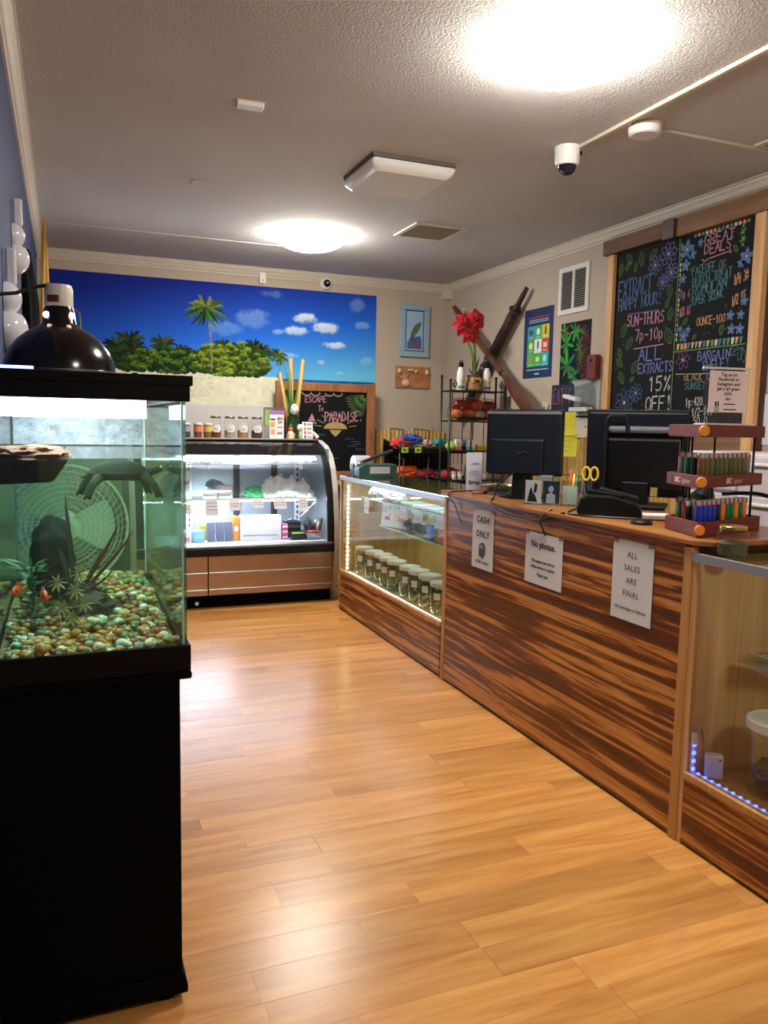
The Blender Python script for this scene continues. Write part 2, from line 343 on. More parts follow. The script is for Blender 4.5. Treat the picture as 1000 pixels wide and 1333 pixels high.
# tiger-stripe strand bamboo: hard-edged dark and honey streaks along the board
def tiger():
    m, nt, b = base_mat('tiger_strand_plywood'); b.inputs['Roughness'].default_value = 0.32
    tc = nt.nodes.new('ShaderNodeTexCoord'); fac = None
    for sc_, dt, ds, wt in (((20, 1.25, 40), 2.5, .4, 1.0), ((30, 6, 130), 3.0, .3, .26)):
        mp = nt.nodes.new('ShaderNodeMapping'); mp.inputs['Scale'].default_value = sc_; mp.inputs['Rotation'].default_value = (math.radians(-3), 0, 0); nt.links.new(tc.outputs['Object'], mp.inputs['Vector'])
        n1 = nt.nodes.new('ShaderNodeTexNoise'); n1.inputs['Scale'].default_value = 1.0; n1.inputs['Detail'].default_value = dt; n1.inputs['Distortion'].default_value = ds; nt.links.new(mp.outputs[0], n1.inputs['Vector'])
        ma = nt.nodes.new('ShaderNodeMath'); ma.operation = 'MULTIPLY_ADD'; ma.inputs[1].default_value = wt; nt.links.new(n1.outputs['Fac'], ma.inputs[0])
        if fac is None: ma.inputs[2].default_value = -.13
        else: nt.links.new(fac, ma.inputs[2])
        fac = ma.outputs[0]
    cr = nt.nodes.new('ShaderNodeValToRGB'); e = cr.color_ramp.elements
    e[0].position = 0.30; e[0].color = lin((82, 38, 14)); e[1].position = 0.70; e[1].color = lin((216, 150, 82))
    for p, c in ((0.47, (112, 56, 22)), (0.485, (146, 80, 34)), (0.525, (152, 86, 36)), (0.54, (196, 128, 64))):
        x = e.new(p); x.color = lin(c)
    nt.links.new(fac, cr.inputs['Fac'])
    m2 = nt.nodes.new('ShaderNodeMapping'); m2.inputs['Scale'].default_value = (60, 6, 160); nt.links.new(tc.outputs['Object'], m2.inputs['Vector'])
    n2 = nt.nodes.new('ShaderNodeTexNoise'); n2.inputs['Scale'].default_value = 1.0; nt.links.new(m2.outputs[0], n2.inputs['Vector'])
    mr = nt.nodes.new('ShaderNodeMapRange'); mr.inputs['To Min'].default_value = 0.8; mr.inputs['To Max'].default_value = 1.15; nt.links.new(n2.outputs['Fac'], mr.inputs['Value'])
    hs = nt.nodes.new('ShaderNodeHueSaturation'); nt.links.new(mr.outputs[0], hs.inputs['Value']); nt.links.new(cr.outputs[0], hs.inputs['Color']); nt.links.new(hs.outputs[0], b.inputs['Base Color'])
    return m
M_tiger = tiger()
# ================================================================== STRUCTURE
XL, XR, YB, YF, ZC = -0.17, 3.44, 7.0, -2.2, 2.73
M_plank = wood('honey_laminate', (180, 116, 54), (220, 160, 90), scale=(1.6, 17, 8), rough=0.27, rnd=0.14, bump=0.03, contrast=(0.3, 0.72))
floor = struct('floor', MB().box((XL - .1, YF - .1, -0.12), (XR + .1, YB + .1, -0.0065)), mat('dark_underlay', (88, 56, 30), 0.6))
PW = 0.120; _lens = [0.60, 0.84, 1.02, 1.22]; _pm = {}
for L in _lens:
    o = MB().box((0.0004, 0.00015, -0.0075), (L - 0.0004, PW - 0.00015, 0.0)).build('plank', M_plank, floor, bevel=0.0006); _pm[L] = o.data; bpy.data.objects.remove(o)
row = 0; y = 0.80; far = MB()
while y < YB - 0.0:
    x = XL + 0.001 - random.uniform(0.0, 0.45) * (1 if row % 2 else 0.4)
    while x < 2.02:
        L = random.choice(_lens)
        if x + L > XL + 0.2 or True:
            o = bpy.data.objects.new('plank', _pm[L]); COL.objects.link(o); o.parent = floor; o.location = (max(x, XL + 0.001), y, 0)
            if x < XL: o.scale = ((x + L - XL) / L, 1, 1)
        x += L
    row += 1; y += PW
    if y > 6.4: break
# the rest of the laminate (behind the counters, under the case and behind the camera)
_rest = MB()
for (a, b, c, d) in ((XL, YF, XR, 0.80), (2.7, 0.80, XR, 6.4), (XL, 6.5, XR, YB)):
    _rest.box((a, b, -0.0075), (c, d, -0.0005))
_rest.build('plank_field', M_plank, floor)['kind'] = 'stuff'

def ceiling_mat():
    m, nt, b = base_mat('popcorn_ceiling'); b.inputs['Roughness'].default_value = 0.9; b.inputs['Specular IOR Level'].default_value = 0.15
    tc = nt.nodes.new('ShaderNodeTexCoord')
    n1 = nt.nodes.new('ShaderNodeTexNoise'); n1.inputs['Scale'].default_value = 120; n1.inputs['Detail'].default_value = 3
    n2 = nt.nodes.new('ShaderNodeTexNoise'); n2.inputs['Scale'].default_value = 1.6; n2.inputs['Detail'].default_value = 3
    nt.links.new(tc.outputs['Object'], n1.inputs['Vector']); nt.links.new(tc.outputs['Object'], n2.inputs['Vector'])
    mx = nt.nodes.new('ShaderNodeMix'); mx.data_type = 'RGBA'; mx.inputs[6].default_value = lin((188, 185, 182)); mx.inputs[7].default_value = lin((208, 206, 204))
    nt.links.new(n2.outputs['Fac'], mx.inputs[0]); nt.links.new(mx.outputs[2], b.inputs['Base Color'])
    mr = nt.nodes.new('ShaderNodeMapRange'); mr.inputs['From Min'].default_value = 0.42; mr.inputs['From Max'].default_value = 0.62; nt.links.new(n1.outputs['Fac'], mr.inputs['Value'])
    bp = nt.nodes.new('ShaderNodeBump'); bp.inputs['Strength'].default_value = 0.5; bp.inputs['Distance'].default_value = 0.006
    nt.links.new(mr.outputs[0], bp.inputs['Height']); nt.links.new(bp.outputs[0], b.inputs['Normal'])
    return m
ceil = struct('ceiling', MB().box((XL - .1, YF - .1, ZC), (XR + .1, YB + .1, ZC + 0.12)), ceiling_mat())
struct('wall_back', MB().box((XL - .1, YB, 0), (XR + .1, YB + .1, ZC)), M_wall)
struct('wall_right', MB().box((XR, YF, 0), (XR + .1, YB, ZC)), M_wall)
struct('wall_left', MB().box((XL - .1, YF, 0), (XL, YB, ZC)), M_blue)
struct('wall_front', MB().box((XL - .1, YF - .1, 0), (XR + .1, YF, ZC)), M_wall)
# crown mouldings: stepped cove profile (d = out from the wall, z)
prof = [(0, -0.075), (0.010, -0.075), (0.013, -0.062), (0.022, -0.058), (0.034, -0.034), (0.044, -0.022), (0.046, -0.010), (0.055, -0.008), (0.055, 0), (0, 0)]
struct('trim_1', MB().prism([(YB - d, ZC + z) for d, z in prof], XL, XR, 'YZ'), M_trim)
struct('trim_2', MB().prism([(XR - d, ZC + z) for d, z in prof], YF, YB, 'XZ'), M_trim)
struct('trim_3', MB().prism([(XL + d, ZC + z) for d, z in prof], YF, YB, 'XZ'), M_trim)
struct('trim_4', MB().box((XR - 0.075, YB - 0.075, ZC - 0.135), (XR, YB, ZC)), M_trim)     # corner block
struct('trim_5', MB().box((XL + .05, 6.05, ZC - 0.004), (1.75, 6.075, ZC)), M_trim)         # seam bead on the ceiling
# ================================================================== CEILING FIXTURES
def dome_lamp(loc, label, r):
    t = thing('ceiling_lamp', label, 'ceiling lamp', loc, group=None)
    MB().lathe([(r * .90, -0.016), (r * .92, -0.012), (r * .92, 0)], 40).build('base_ring', M_white, t)
    p = [(r * math.cos(a), -0.012 - 0.10 * math.sin(a)) for a in np.linspace(PI / 2 - 0.001, 0, 12)]; p[0] = (0.002, p[0][1])
    MB().lathe(p, 40, cap1=False).build('diffuser', emit('lit_lamp_diffuser', (255, 249, 238), CEILING_LAMP), t)
    return t
dome_lamp((1.66, 2.50, ZC), 'large round lit ceiling lamp above the wooden counter', 0.25)
dome_lamp((1.66, 5.62, ZC), 'round lit ceiling lamp in front of the beach mural', 0.25)
# added unseen lamp that brightens the surfaces facing the camera
dome_lamp((1.66, -0.6, ZC), 'added unseen round ceiling lamp behind the viewpoint', 0.25)
t = thing('square_ceiling_light', 'unlit square ceiling light with a rounded milky plastic cover', 'ceiling lamp', (1.66, 4.02, ZC))
MB().box((-.225, -.225, -0.02), (.225, .225, 0)).build('base_plate', mat('fixture_base_grey', (90, 84, 78), 0.5), t)  # plain dark grey base plate
MB().lathe([(0.195 * 1.414, -0.080), (0.225 * 1.414, -0.06), (0.232 * 1.414, -0.02)], 4, m=Matrix.Rotation(PI / 4, 3, 'Z')).build('cover', mat('milky_acrylic', (230, 232, 230), 0.25, var=0.03), t, bevel=0.02)
def grille(name, label, cat, loc, rot, w_, h, n, face='down'):
    t = thing(name, label, cat, loc, rot)
    fr = MB(); b = 0.03
    fr.box((-w_/2, -h/2, -0.012), (w_/2, -h/2 + b, 0)).box((-w_/2, h/2 - b, -0.012), (w_/2, h/2, 0)).box((-w_/2, -h/2 + b, -0.012), (-w_/2 + b, h/2 - b, 0)).box((w_/2 - b, -h/2 + b, -0.012), (w_/2, h/2 - b, 0))
    fr.build('frame', M_trim, t, bevel=0.002)
    MB().box((-w_/2 + b, -h/2 + b, -0.002), (w_/2 - b, h/2 - b, 0)).build('backing', mat('dark_duct', (52, 48, 44), 0.8), t)  # dark grey sheet behind the slats
    sl = MB().obox((0, 0, 0), (w_ - 2*b, 0.020, 0.0015), -0.5, 'X').build('slat', mat('grey_slat', (150, 144, 134), 0.5), t); me = sl.data; bpy.data.objects.remove(sl)
    for k in range(n):
        o = bpy.data.objects.new('slat', me); COL.objects.link(o); o.parent = t; o.location = (0, -h/2 + b + (h - 2*b) * (k + .5) / n, -0.007)
    return t
grille('ceiling_vent', 'square louvred air vent in the ceiling beyond the unlit square light', 'vent', (2.37, 5.14, ZC), 0, 0.38, 0.40, 14)
grille('ceiling_vent', 'small ceiling vent cut off by the right edge of the photo', 'vent', (3.14, 2.86, ZC), 0, 0.26, 0.20, 8)
t = thing('security_camera', 'white dome security camera hanging from the ceiling at the end of a conduit', 'camera', (2.26, 3.36, ZC))
MB().lathe([(0.050, -0.085), (0.058, -0.075), (0.060, -0.02), (0.062, 0)], 28).build('housing', M_white, t)
MB().lathe([(0.002, -0.128), (0.022, -0.122), (0.038, -0.108), (0.044, -0.085)], 24, cap1=False).build('dome', mat('smoked_dome', (26, 28, 44), 0.08), t)
MB().ball((0.045, -0.036, -0.03), 0.012).build('cable_gland', M_black, t)
tag(MB().box((2.283, YF, ZC - 0.016), (2.303, 3.33, ZC)).build('cable_conduit', M_trim, bevel=0.002), 'straight cream cable conduit running along the ceiling to the dome camera', 'conduit')
tag(MB().box((2.30, 2.975, ZC - 0.012), (XR - 0.05, 2.992, ZC)).build('cable_conduit', M_trim, bevel=0.002), 'short cream conduit running from the smoke detector to the wall', 'conduit')
t = thing('smoke_detector', 'round white smoke detector on the ceiling beside the cable conduit', 'smoke detector', (2.40, 2.98, ZC))
MB().lathe([(0.058, -0.046), (0.068, -0.040), (0.072, -0.014)], 30).build('cover', M_white, t); MB().lathe([(0.076, -0.014), (0.078, 0)], 30).build('mounting_ring', M_trim, t)
t = thing('ceiling_sensor', 'small white rectangular sensor box on the ceiling', 'sensor', (0.755, 3.47, ZC), -0.05)
MB().box((-.056, -.028, -.022), (.056, .028, 0)).build('housing', M_white, t, bevel=0.004); MB().box((-.058, -.030, -.005), (.058, .030, 0)).build('backplate', M_trim, t)
tag(MB().box((0.69, 4.64, ZC - 0.008), (0.79, 4.74, ZC)).build('blank_plate', mat('ceiling_plate', (196, 184, 170), 0.6), bevel=0.003), 'small painted blank plate on the ceiling left of the square light', 'plate')
# ================================================================== BACK WALL
def mural():
    S = 262; W = int(2.81 * S); Hh = int(1.04 * S); X0, Z1 = -0.114, 2.578
    rs = random.Random(3); img = np.zeros((Hh, W, 3))
    c = lambda x: (x - X0) * S
    r = lambda z: (Z1 - z) * S
    yy, xx = np.mgrid[0:Hh, 0:W]; ty = np.clip(yy / r(1.80), 0, 1); tx = xx / W
    top = np.array([16, 36, 138]) / 255.; mid = np.array([34, 104, 214]) / 255.; low = np.array([104, 192, 232]) / 255.
    k = np.clip(ty * 0.9 + tx * 0.42 - 0.16, 0, 1.12)[..., None]
    img[:] = np.where(k < .6, top + (mid - top) * (k / .6), mid + (low - mid) * np.clip((k - .6) / .5, 0, 1))
    # clouds
    n = soft_noise(Hh, W, 14, 5) * .55 + soft_noise(Hh, W, 6, 6) * .3 + soft_noise(Hh, W, 3, 8) * .15
    def cloud(x, z, sx, sz, a):
        g = np.exp(-(((xx - c(x)) / (sx * S)) ** 2 + ((yy - r(z)) / (sz * S)) ** 2)); m_ = np.clip((g * (0.45 + n) - 0.40) * 3.2, 0, 1) * a
        sh = np.clip((yy - r(z)) / (sz * S) * .5 + .4, 0, 1)[..., None]
        col = np.array([.93, .95, .98]) * (1 - sh) + np.array([.60, .70, .84]) * sh
        img[:] = img * (1 - m_[..., None]) + col * m_[..., None]
    for q in ((2.02, 2.33, .14, .06, .95), (2.20, 2.26, .16, .07, .95), (1.94, 2.22, .13, .055, .85), (1.76, 2.20, .07, .03, .5), (2.28, 2.11, .14, .045, .95), (1.88, 2.0, .09, .03, .5), (2.50, 2.48, .10, .08, .35), (2.56, 2.30, .09, .04, .4), (2.16, 1.95, .05, .03, .5), (2.34, 1.86, .05, .025, .35), (1.55, 2.30, .2, .1, .35), (1.3, 2.2, .2, .08, .3), (2.60, 1.98, .08, .05, .3), (1.72, 2.52, .12, .04, .3)): cloud(*q)
    # sea, sand
    zs = 1.795; sea = (yy > r(zs)) & (xx > c(1.5)); img[sea] = np.array([20, 92, 158]) / 255. + (soft_noise(Hh, W, 5, 9)[sea][:, None] - .5) * .12
    img[(yy > r(1.755)) & (xx > c(1.5))] = np.array([40, 130, 180]) / 255.
    shore = r(1.82) + 4 * np.sin(xx / 60.) - np.clip((c(0.9) - xx), 0, 999) * 0.035
    sand = (yy > shore) & (xx < c(1.78) + 0 * yy)
    img[sand] = (np.array([222, 220, 194]) / 255. + (soft_noise(Hh, W, 9, 11)[..., None] - .5) * .07 + (np.random.RandomState(2).rand(Hh, W, 1) - .5) * .04)[sand]
    for _ in range(60): disc_paint(img, c(rs.uniform(.95, 1.2)), r(rs.uniform(1.62, 1.78)), rs.uniform(.6, 1.6), rs.uniform(.5, 1), (.45, .44, .36), .6)
    # bushes
    def bush(x, z, rx, rz, n_, lo, hi):
        for q in range(n_):                        # dark mass of foliage behind the clumps
            a = rs.uniform(0, 2 * PI); d = math.sqrt(rs.random()) * 1.02; pz = z + rz * d * math.sin(a)
            if pz > 1.80: disc_paint(img, c(x + rx * d * math.cos(a)), r(pz), rs.uniform(2, 4), rs.uniform(2, 3.5), [v / 255. * rs.uniform(.8, 1.5) for v in lo], .9)
        for q in range(max(6, n_ // 22)):          # clumps with their own light tops and dark undersides
            a = rs.uniform(0, 2 * PI); d = math.sqrt(rs.random()); cx_ = x + rx * d * math.cos(a); cz_ = z + rz * d * math.sin(a) * (1 + .25 * rs.uniform(-1, 1)); R_ = rs.uniform(.018, .042)
            for w2 in range(60):
                a = rs.uniform(0, 2 * PI); d = math.sqrt(rs.random()); px = cx_ + R_ * d * math.cos(a); pz = cz_ + R_ * .8 * d * math.sin(a)
                k = min(1, max(0, (pz - cz_) / R_ * .75 + .42 + rs.uniform(-.35, .35) + .15 * (px - cx_) / R_))
                if pz < 1.80: continue
                col = [(lo[i] + (hi[i] - lo[i]) * k) / 255. for i in range(3)]; s_ = rs.uniform(.9, 2.4); disc_paint(img, c(px), r(pz), s_ * 1.1, s_ * .8, col, .9)
    def palm(x, z, R, zb, n_=17, xb=None, tr=1.3, dark=1.0, hi=(118, 138, 42)):
        xb = x if xb is None else xb; pts = [(x + (xb - x) * t_ + 0.018 * math.sin(t_ * PI), z + (zb - z) * t_) for t_ in np.linspace(0, 1, 14)]
        for i in range(13): line_paint(img, c(pts[i][0]), r(pts[i][1]), c(pts[i+1][0]), r(pts[i+1][1]), tr, [v * dark for v in ((.62, .54, .38) if i % 2 else (.52, .44, .30))])
        for q in range(n_):
            a = 2 * PI * q / n_ + rs.uniform(-.15, .15); L = R * rs.uniform(.75, 1.1); k = rs.random()
            col = [v * dark / 255. for v in (16 + (hi[0] - 16) * k * (.5 + .5 * math.sin(a) * .6 + .2), 34 + (hi[1] - 34) * k, 12 + (hi[2] - 12) * k)]
            for t_ in np.linspace(0.06, 1, int(10 + L * 70)):
                px = x + L * t_ * math.cos(a); pz = z + L * (t_ * math.sin(a) * .95 - (.42 if math.sin(a) > -.2 else .12) * t_ ** 2.2) + .01
                lw = L * .20 * math.sin(PI * min(1, t_ * .85 + .12))
                for sd in (-1, 1):
                    ex = px + lw * .5 * math.cos(a) * .6 + sd * lw * .35 * math.sin(a); ez = pz - lw * .75 - .0 * sd
                    line_paint(img, c(px), r(pz), c(ex), r(ez), .7, [v * rs.uniform(.7, 1.15) for v in col], .85)
    for q in ((.42, 2.00), (.52, 2.06), (.56, 1.97)): palm(q[0], q[1], .15, 1.83, dark=.62)
    bush(.50, 1.89, .22, .07, 600, (14, 34, 10), (58, 92, 28)); bush(-.02, 1.88, .3, .08, 500, (14, 34, 10), (58, 92, 28))
    palm(.79, 2.03, .15, 1.83, dark=.7); palm(.95, 1.99, .10, 1.83, dark=.62); palm(1.30, 2.05, .12, 1.85, dark=.6); palm(1.03, 1.96, .09, 1.83, dark=.6)
    bush(.80, 1.90, .30, .09, 1300, (16, 40, 10), (112, 142, 40)); bush(1.0, 1.885, .20, .07, 700, (14, 36, 10), (92, 128, 36))
    palm(1.55, 2.05, .13, 1.84, dark=.62); palm(1.64, 2.02, .11, 1.84, dark=.6)
    bush(1.32, 1.93, .29, .13, 2200, (26, 52, 10), (150, 170, 46)); bush(1.55, 1.90, .14, .10, 800, (22, 46, 10), (132, 152, 44))
    palm(1.765, 2.00, .10, 1.80, n_=15, tr=.8, hi=(180, 170, 60)); palm(1.80, 1.96, .07, 1.80, n_=11, tr=.6, hi=(150, 150, 60))
    palm(1.145, 2.36, .185, 1.83, n_=26, xb=1.185, tr=1.5, hi=(160, 164, 70))
    return img
t = thing('wall_mural', 'wide beach mural with palm trees under a deep blue sky on the back wall', 'mural', (0, YB - 0.002, 0))
raster_print('print', mural(), -0.114, 1.538, 2.70, 2.578, -0.004, print_mat('mural_print', 0.8), t)
MB().box((-0.114, -0.0035, 1.538), (2.70, 0.0005, 2.578)).build('backing_sheet', M_paper, t)
tag(MB().box((0.60, 6.93, 1.0), (1.715, 6.955, 1.545)).build('backsplash_panel', mat('pale_grey_laminate', (206, 204, 200), 0.5, var=0.03), bevel=0.003), 'pale grey splash panel standing below the mural behind the jars', 'panel')
t = thing('motion_sensor', 'small white motion sensor on the back wall above the mural', 'sensor', (1.63, YB, 2.60))
MB().prism([(-.028, 0), (.028, 0), (.028, .08), (.018, .092), (-.018, .092), (-.028, .08)], -.035, 0, 'XZ').build('housing', M_white, t, bevel=.005); MB().ball((0, -.034, .025), (.008, .006, .01)).build('lens', M_steel, t)
t = thing('security_camera', 'white round security camera with a black lens on the back wall', 'camera', (2.21, YB, 2.645))
RX = Matrix.Rotation(PI / 2, 3, 'X')
MB().lathe([(.055, 0), (.055, .018), (.048, .034), (.034, .045)], 28, m=RX).build('housing', M_white, t)
MB().lathe([(.034, .043), (.030, .056), (.015, .066), (.001, .068)], 24, m=RX).build('dome', mat('black_gloss', (8, 8, 10), 0.1), t); MB().ball((0, -.066, .002), (.009, .006, .009)).build('lens', mat('lens_glint', (150, 150, 160), .1), t)
# framed dolphin tile
t = thing('framed_picture', 'pale blue wooden frame with a leaping dolphin tile picture on the back wall', 'picture', (2.94, YB, 2.042))
w_, h = .295, .484; fb = .052
m_fr = mat('washed_blue_wood', (146, 172, 190), .6, var=.12, scale=30)
for a in (((0, -.03, 0), (w_, 0, fb)), ((0, -.03, h - fb), (w_, 0, h)), ((0, -.03, fb), (fb, 0, h - fb)), ((w_ - fb, -.03, fb), (w_, 0, h - fb))): MB().box(*a).build('frame_rail', m_fr, t, bevel=.006)
MB().box((fb, -.016, fb), (w_ - fb, -.004, h - fb)).build('mount', mat('cobalt_line', (40, 60, 90), .6), t)
pic = MB().box((fb + .010, -.018, fb + .010), (w_ - fb - .010, -.014, h - fb - .010)).build('tile', mat('sky_tile', (150, 188, 216), .35, var=.2, scale=14), t)
d = MB()
dol = [(.10, .19), (.115, .235), (.135, .275), (.16, .305), (.19, .318), (.205, .335), (.207, .315), (.222, .312), (.205, .295), (.195, .262), (.175, .225), (.15, .20), (.125, .185)]
d.flat(dol, -.0192); d.build('dolphin', mat('dolphin_grey', (92, 104, 84), .4), pic)
d = MB(); rr = random.Random(5)
d.flat([(.075, .075), (.22, .075), (.22, .16), (.20, .20), (.16, .185), (.12, .20), (.09, .165)], -.0188); d.build('wave', mat('wave_blue', (58, 92, 150), .4, var=.4, scale=40), pic)
d = MB()
for k in range(14):
    x_, z_ = rr.uniform(.08, .215), rr.uniform(.085, .14); d.flat([(x_ + .013 * math.cos(a), z_ + .010 * math.sin(a)) for a in np.linspace(0, 2 * PI, 7)[:-1]], -.0194 - k * .00001)
d.build('coral', mat('coral_red', (150, 70, 60), .4, var=.5, scale=60), pic)
# shell board
t = thing('shell_board', 'cork brown board with seashells and a starfish stuck on it', 'wall decoration', (2.905, YB, 1.752))
MB().box((0, -.018, 0), (.347, 0, .20)).build('board', wood('cork_board', (150, 96, 54), (186, 128, 80), scale=(6, 20, 14), rough=.8), t, bevel=.003)
for k, (x_, z_, a, b, s_) in enumerate(((.03, .155, .020, .026, 1), (.315, .15, .020, .028, 2), (.20, .155, .014, .018, 3), (.165, .165, .012, .014, 4), (.135, .165, .018, .014, 5), (.10, .045, .042, .032, 6))):
    o = lump((a, .018, b), s_, .18, 2.2, 2).build('shell', mat('shell_cream', (214, 190, 160), .45, var=.2, scale=40), t); o.location = (x_, -.028, z_)
sf = []
for k in range(10):
    a = PI / 2 + k * PI / 5 + .3; r_ = .062 if k % 2 == 0 else .024; sf.append((.085 + r_ * math.cos(a), .095 + r_ * math.sin(a)))
MB().prism(sf, -.030, -.018, 'XZ').build('starfish', mat('starfish_pink', (190, 140, 116), .7, var=.2, scale=60), t, bevel=.003)
# bamboo roll fence on the lower back and right walls
def bamboo_fence(label, loc, rot, L, h, step):
    t = thing('bamboo_fence', label, 'fence', loc, rot); rr = random.Random(11); n = int(L / step)
    pm = []
    for v in range(4):
        r_ = step * .46; p = []
        for q in range(13):
            z_ = h * q / 12; p.append((r_ * (1.10 if q % 4 == v else 1.0), z_))
        o = MB().lathe(p, 7).build('cane', M_bamboo, t); pm.append(o.data); bpy.data.objects.remove(o)
    for k in range(n):
        o = bpy.data.objects.new('cane', rr.choice(pm)); COL.objects.link(o); o.parent = t; o.location = (step * (k + .5), -step * .85 + rr.uniform(-.003, .003), 0); o.scale = (1, 1, 1 + rr.uniform(-.012, .012)); o.rotation_euler = (0, rr.uniform(-.006, .006), rr.uniform(0, 6))
    for z_ in (h * .2, h * .8): MB().box((0, -step * 1.42, z_ - .002), (L, -step * 1.36, z_ + .002)).build('binding_wire', M_blackm, t)
bamboo_fence('bamboo cane fence screening the lower back wall beside the chalkboard', (2.66, YB, 0.0), 0, .76, 1.36, .040)
bamboo_fence('bamboo cane fence screening the lower right wall behind the monitors', (XR, 5.35, 0.0), -PI / 2, 1.75, 1.335, .044)
# ================================================================== RIGHT WALL
RW = -PI / 2
# ---- big menu chalkboard
t = thing('menu_chalkboard', 'tall chalk menu board with coloured lettering and flowers in a wooden frame', 'chalkboard', (XR, 4.56, 0), RW)
BY = -.024
pl = MB().box((.08, BY, 1.0), (.695, 0, 2.545)).build('board_panel', M_board, t)
pr = MB().box((.70, BY, 1.0), (1.29, 0, 2.545)).build('board_panel', M_board, t)
MB().box((.048, -.05, .98), (.108, 0, 2.545)).build('frame_post', M_pine, t, bevel=.003)
MB().box((1.275, -.055, .98), (1.345, 0, 2.545)).build('frame_post', M_pine, t, bevel=.003)
MB().box((.02, -.075, 2.545), (.64, 0, 2.640)).build('beam', M_barn, t, bevel=.004)
MB().box((.60, -.085, 2.530), (.70, 0, 2.642)).build('beam_joint', wood('dark_beam', (52, 32, 26), (78, 50, 40), scale=(20, 20, 2)), t, bevel=.003)
MB().box((.70, -.070, 2.535), (1.40, 0, 2.645)).build('beam', wood('mid_beam', (112, 76, 48), (146, 104, 70), scale=(1.6, 24, 24), rough=.6), t, bevel=.004)
MB().box((1.372, -.03, 2.14), (1.60, 0, 2.24)).build('rail', wood('mid_beam', 0, 0), t, bevel=.003)
MB().box((.70, -.05, 1.24), (1.33, 0, 1.37)).build('rail', wood('mid_beam', 0, 0), t, bevel=.003)
MB().box((1.345, -.018, .98), (1.372, 0, 2.545)).build('edge_strip', wood('dark_beam', 0, 0), t)
CB = {k: MB() for k in CH}
yk = BY - .0012
TXT = [('EXTRACT',0.142,2.248,0.324,0.005,0.116,'blue'),('HAPPY HOUR!',0.148,2.174,0.413,0.001,0.068,'blue'),('SUN-THURS',0.243,2.064,0.351,-0.004,0.069,'pink'),('7p-10p',0.330,1.964,0.264,-0.002,0.068,'pink'),
('ALL',0.370,1.832,0.227,0.001,0.079,'violet'),('EXTRACTS',0.373,1.755,0.320,0.003,0.060,'violet'),('15%',0.475,1.639,0.212,0.007,0.087,'white'),('OFF!',0.460,1.519,0.243,0.009,0.084,'white'),
('GREAT',0.886,2.452,0.227,-0.002,0.055,'pink'),('DEALS',0.891,2.399,0.205,0.002,0.052,'pink'),('$',1.144,2.401,0.053,-0.001,0.095,'green'),('FACEOFF OG',0.806,2.296,0.257,0.002,0.051,'teal'),('DUTCH TREAT',0.811,2.234,0.301,0.012,0.051,'teal'),
('ROMULAN',0.816,2.177,0.262,0.017,0.057,'teal'),('SUPER SKUNK',0.806,2.123,0.251,0.021,0.046,'teal'),('1/4 30',1.126,2.197,0.100,0.013,0.058,'orange'),('1/2 55',1.119,2.083,0.097,0.020,0.053,'orange'),('1g 6',0.718,2.181,0.083,-0.001,0.042,'pink'),('1/8 18',0.722,2.071,0.087,0.005,0.053,'pink'),
('OUNCE-100',0.866,2.004,0.218,0.001,0.046,'orange'),('BARGAIN',0.890,1.803,0.247,0.003,0.051,'violet'),('SHELF!',0.930,1.745,0.206,0.008,0.051,'violet'),('BLACK CHERRY',0.791,1.695,0.356,-0.011,0.037,'gold'),('SUNSET',0.798,1.642,0.168,-0.001,0.042,'teal'),
('1g:420.',0.811,1.543,0.163,0.008,0.047,'white'),('1/2-$41',0.867,1.485,0.166,0.010,0.047,'white'),('150.0',0.857,1.433,0.140,0.008,0.042,'white')]
for (s, u, v, wd, ri, hh, k) in TXT:
    pos = 0
    for word in s.split(' '):          # each word a part of its own
        f0, f1 = pos / len(s), (pos + len(word)) / len(s); pos += len(word) + 1
        chalk_text(MB(), word, u + wd * f0, v + ri * f0, wd * (f1 - f0), ri * (f1 - f0), hh, yk).build('chalk_lettering', CH[k], pl if u < .69 else pr)
CB['pink'].ribbon([(.325, 1.916), (.597, 1.924)], .007, yk); CB['blue'].ribbon([(.255, 2.142), (.54, 2.136)], .005, yk)
CB['green'].ribbon([(.692, 2.54), (.692, 1.3)], .007, yk); CB['green'].ribbon([(.70, 1.868), (1.235, 1.872)], .006, yk); CB['white'].ribbon([(.72, 1.735), (1.2, 1.72)], .004, yk)
CB['pink'].ribbon([(.88, 2.375), (.895, 2.362), (.93, 2.372), (1.08, 2.385), (1.095, 2.372), (1.085, 2.395)], .006, yk)
rr = random.Random(21)
def flower(k, u, v, R, n=6, fill=False):
    mb = MB()
    for q in range(n):
        a = 2 * PI * q / n + .2; pts = leaf2d(u, v, R, R * .28, a, 5)
        if fill: mb.flat(pts[:-1], yk - .0002)
        else: mb.ribbon(pts, .0035, yk)
    mb.build('chalk_flower', CH[k], pl if u < .69 else pr)
    CB['yellow'].flat([(u + R * .13 * math.cos(a), v + R * .13 * math.sin(a)) for a in np.linspace(0, 2 * PI, 9)[:-1]], yk - .0006)
for k, u, v, R in (('violet', .599, 2.46, .075), ('violet', .486, 2.412, .065), ('violet', .632, 2.345, .06), ('violet', .56, 2.30, .05), ('blue', .257, 1.575, .095), ('blue', .366, 1.635, .065), ('blue', .31, 1.50, .05), ('purple', .773, 1.816, .06)): flower(k, u, v, R, 8 if k != 'purple' else 6)
for u, v, R in ((.755, 2.455, .06), (.75, 2.365, .04), (.80, 2.42, .035), (.735, 2.29, .03), (.86, 2.475, .025), (1.205, 2.335, .05), (1.17, 2.305, .03), (1.117, 2.035, .032), (1.19, 1.955, .034), (1.13, 1.96, .034), (1.19, 2.03, .03), (1.21, 2.10, .03), (.765, 1.955, .042), (.80, 1.99, .024), (.735, 2.0, .024)): flower('blue', u, v, R, 5, True)
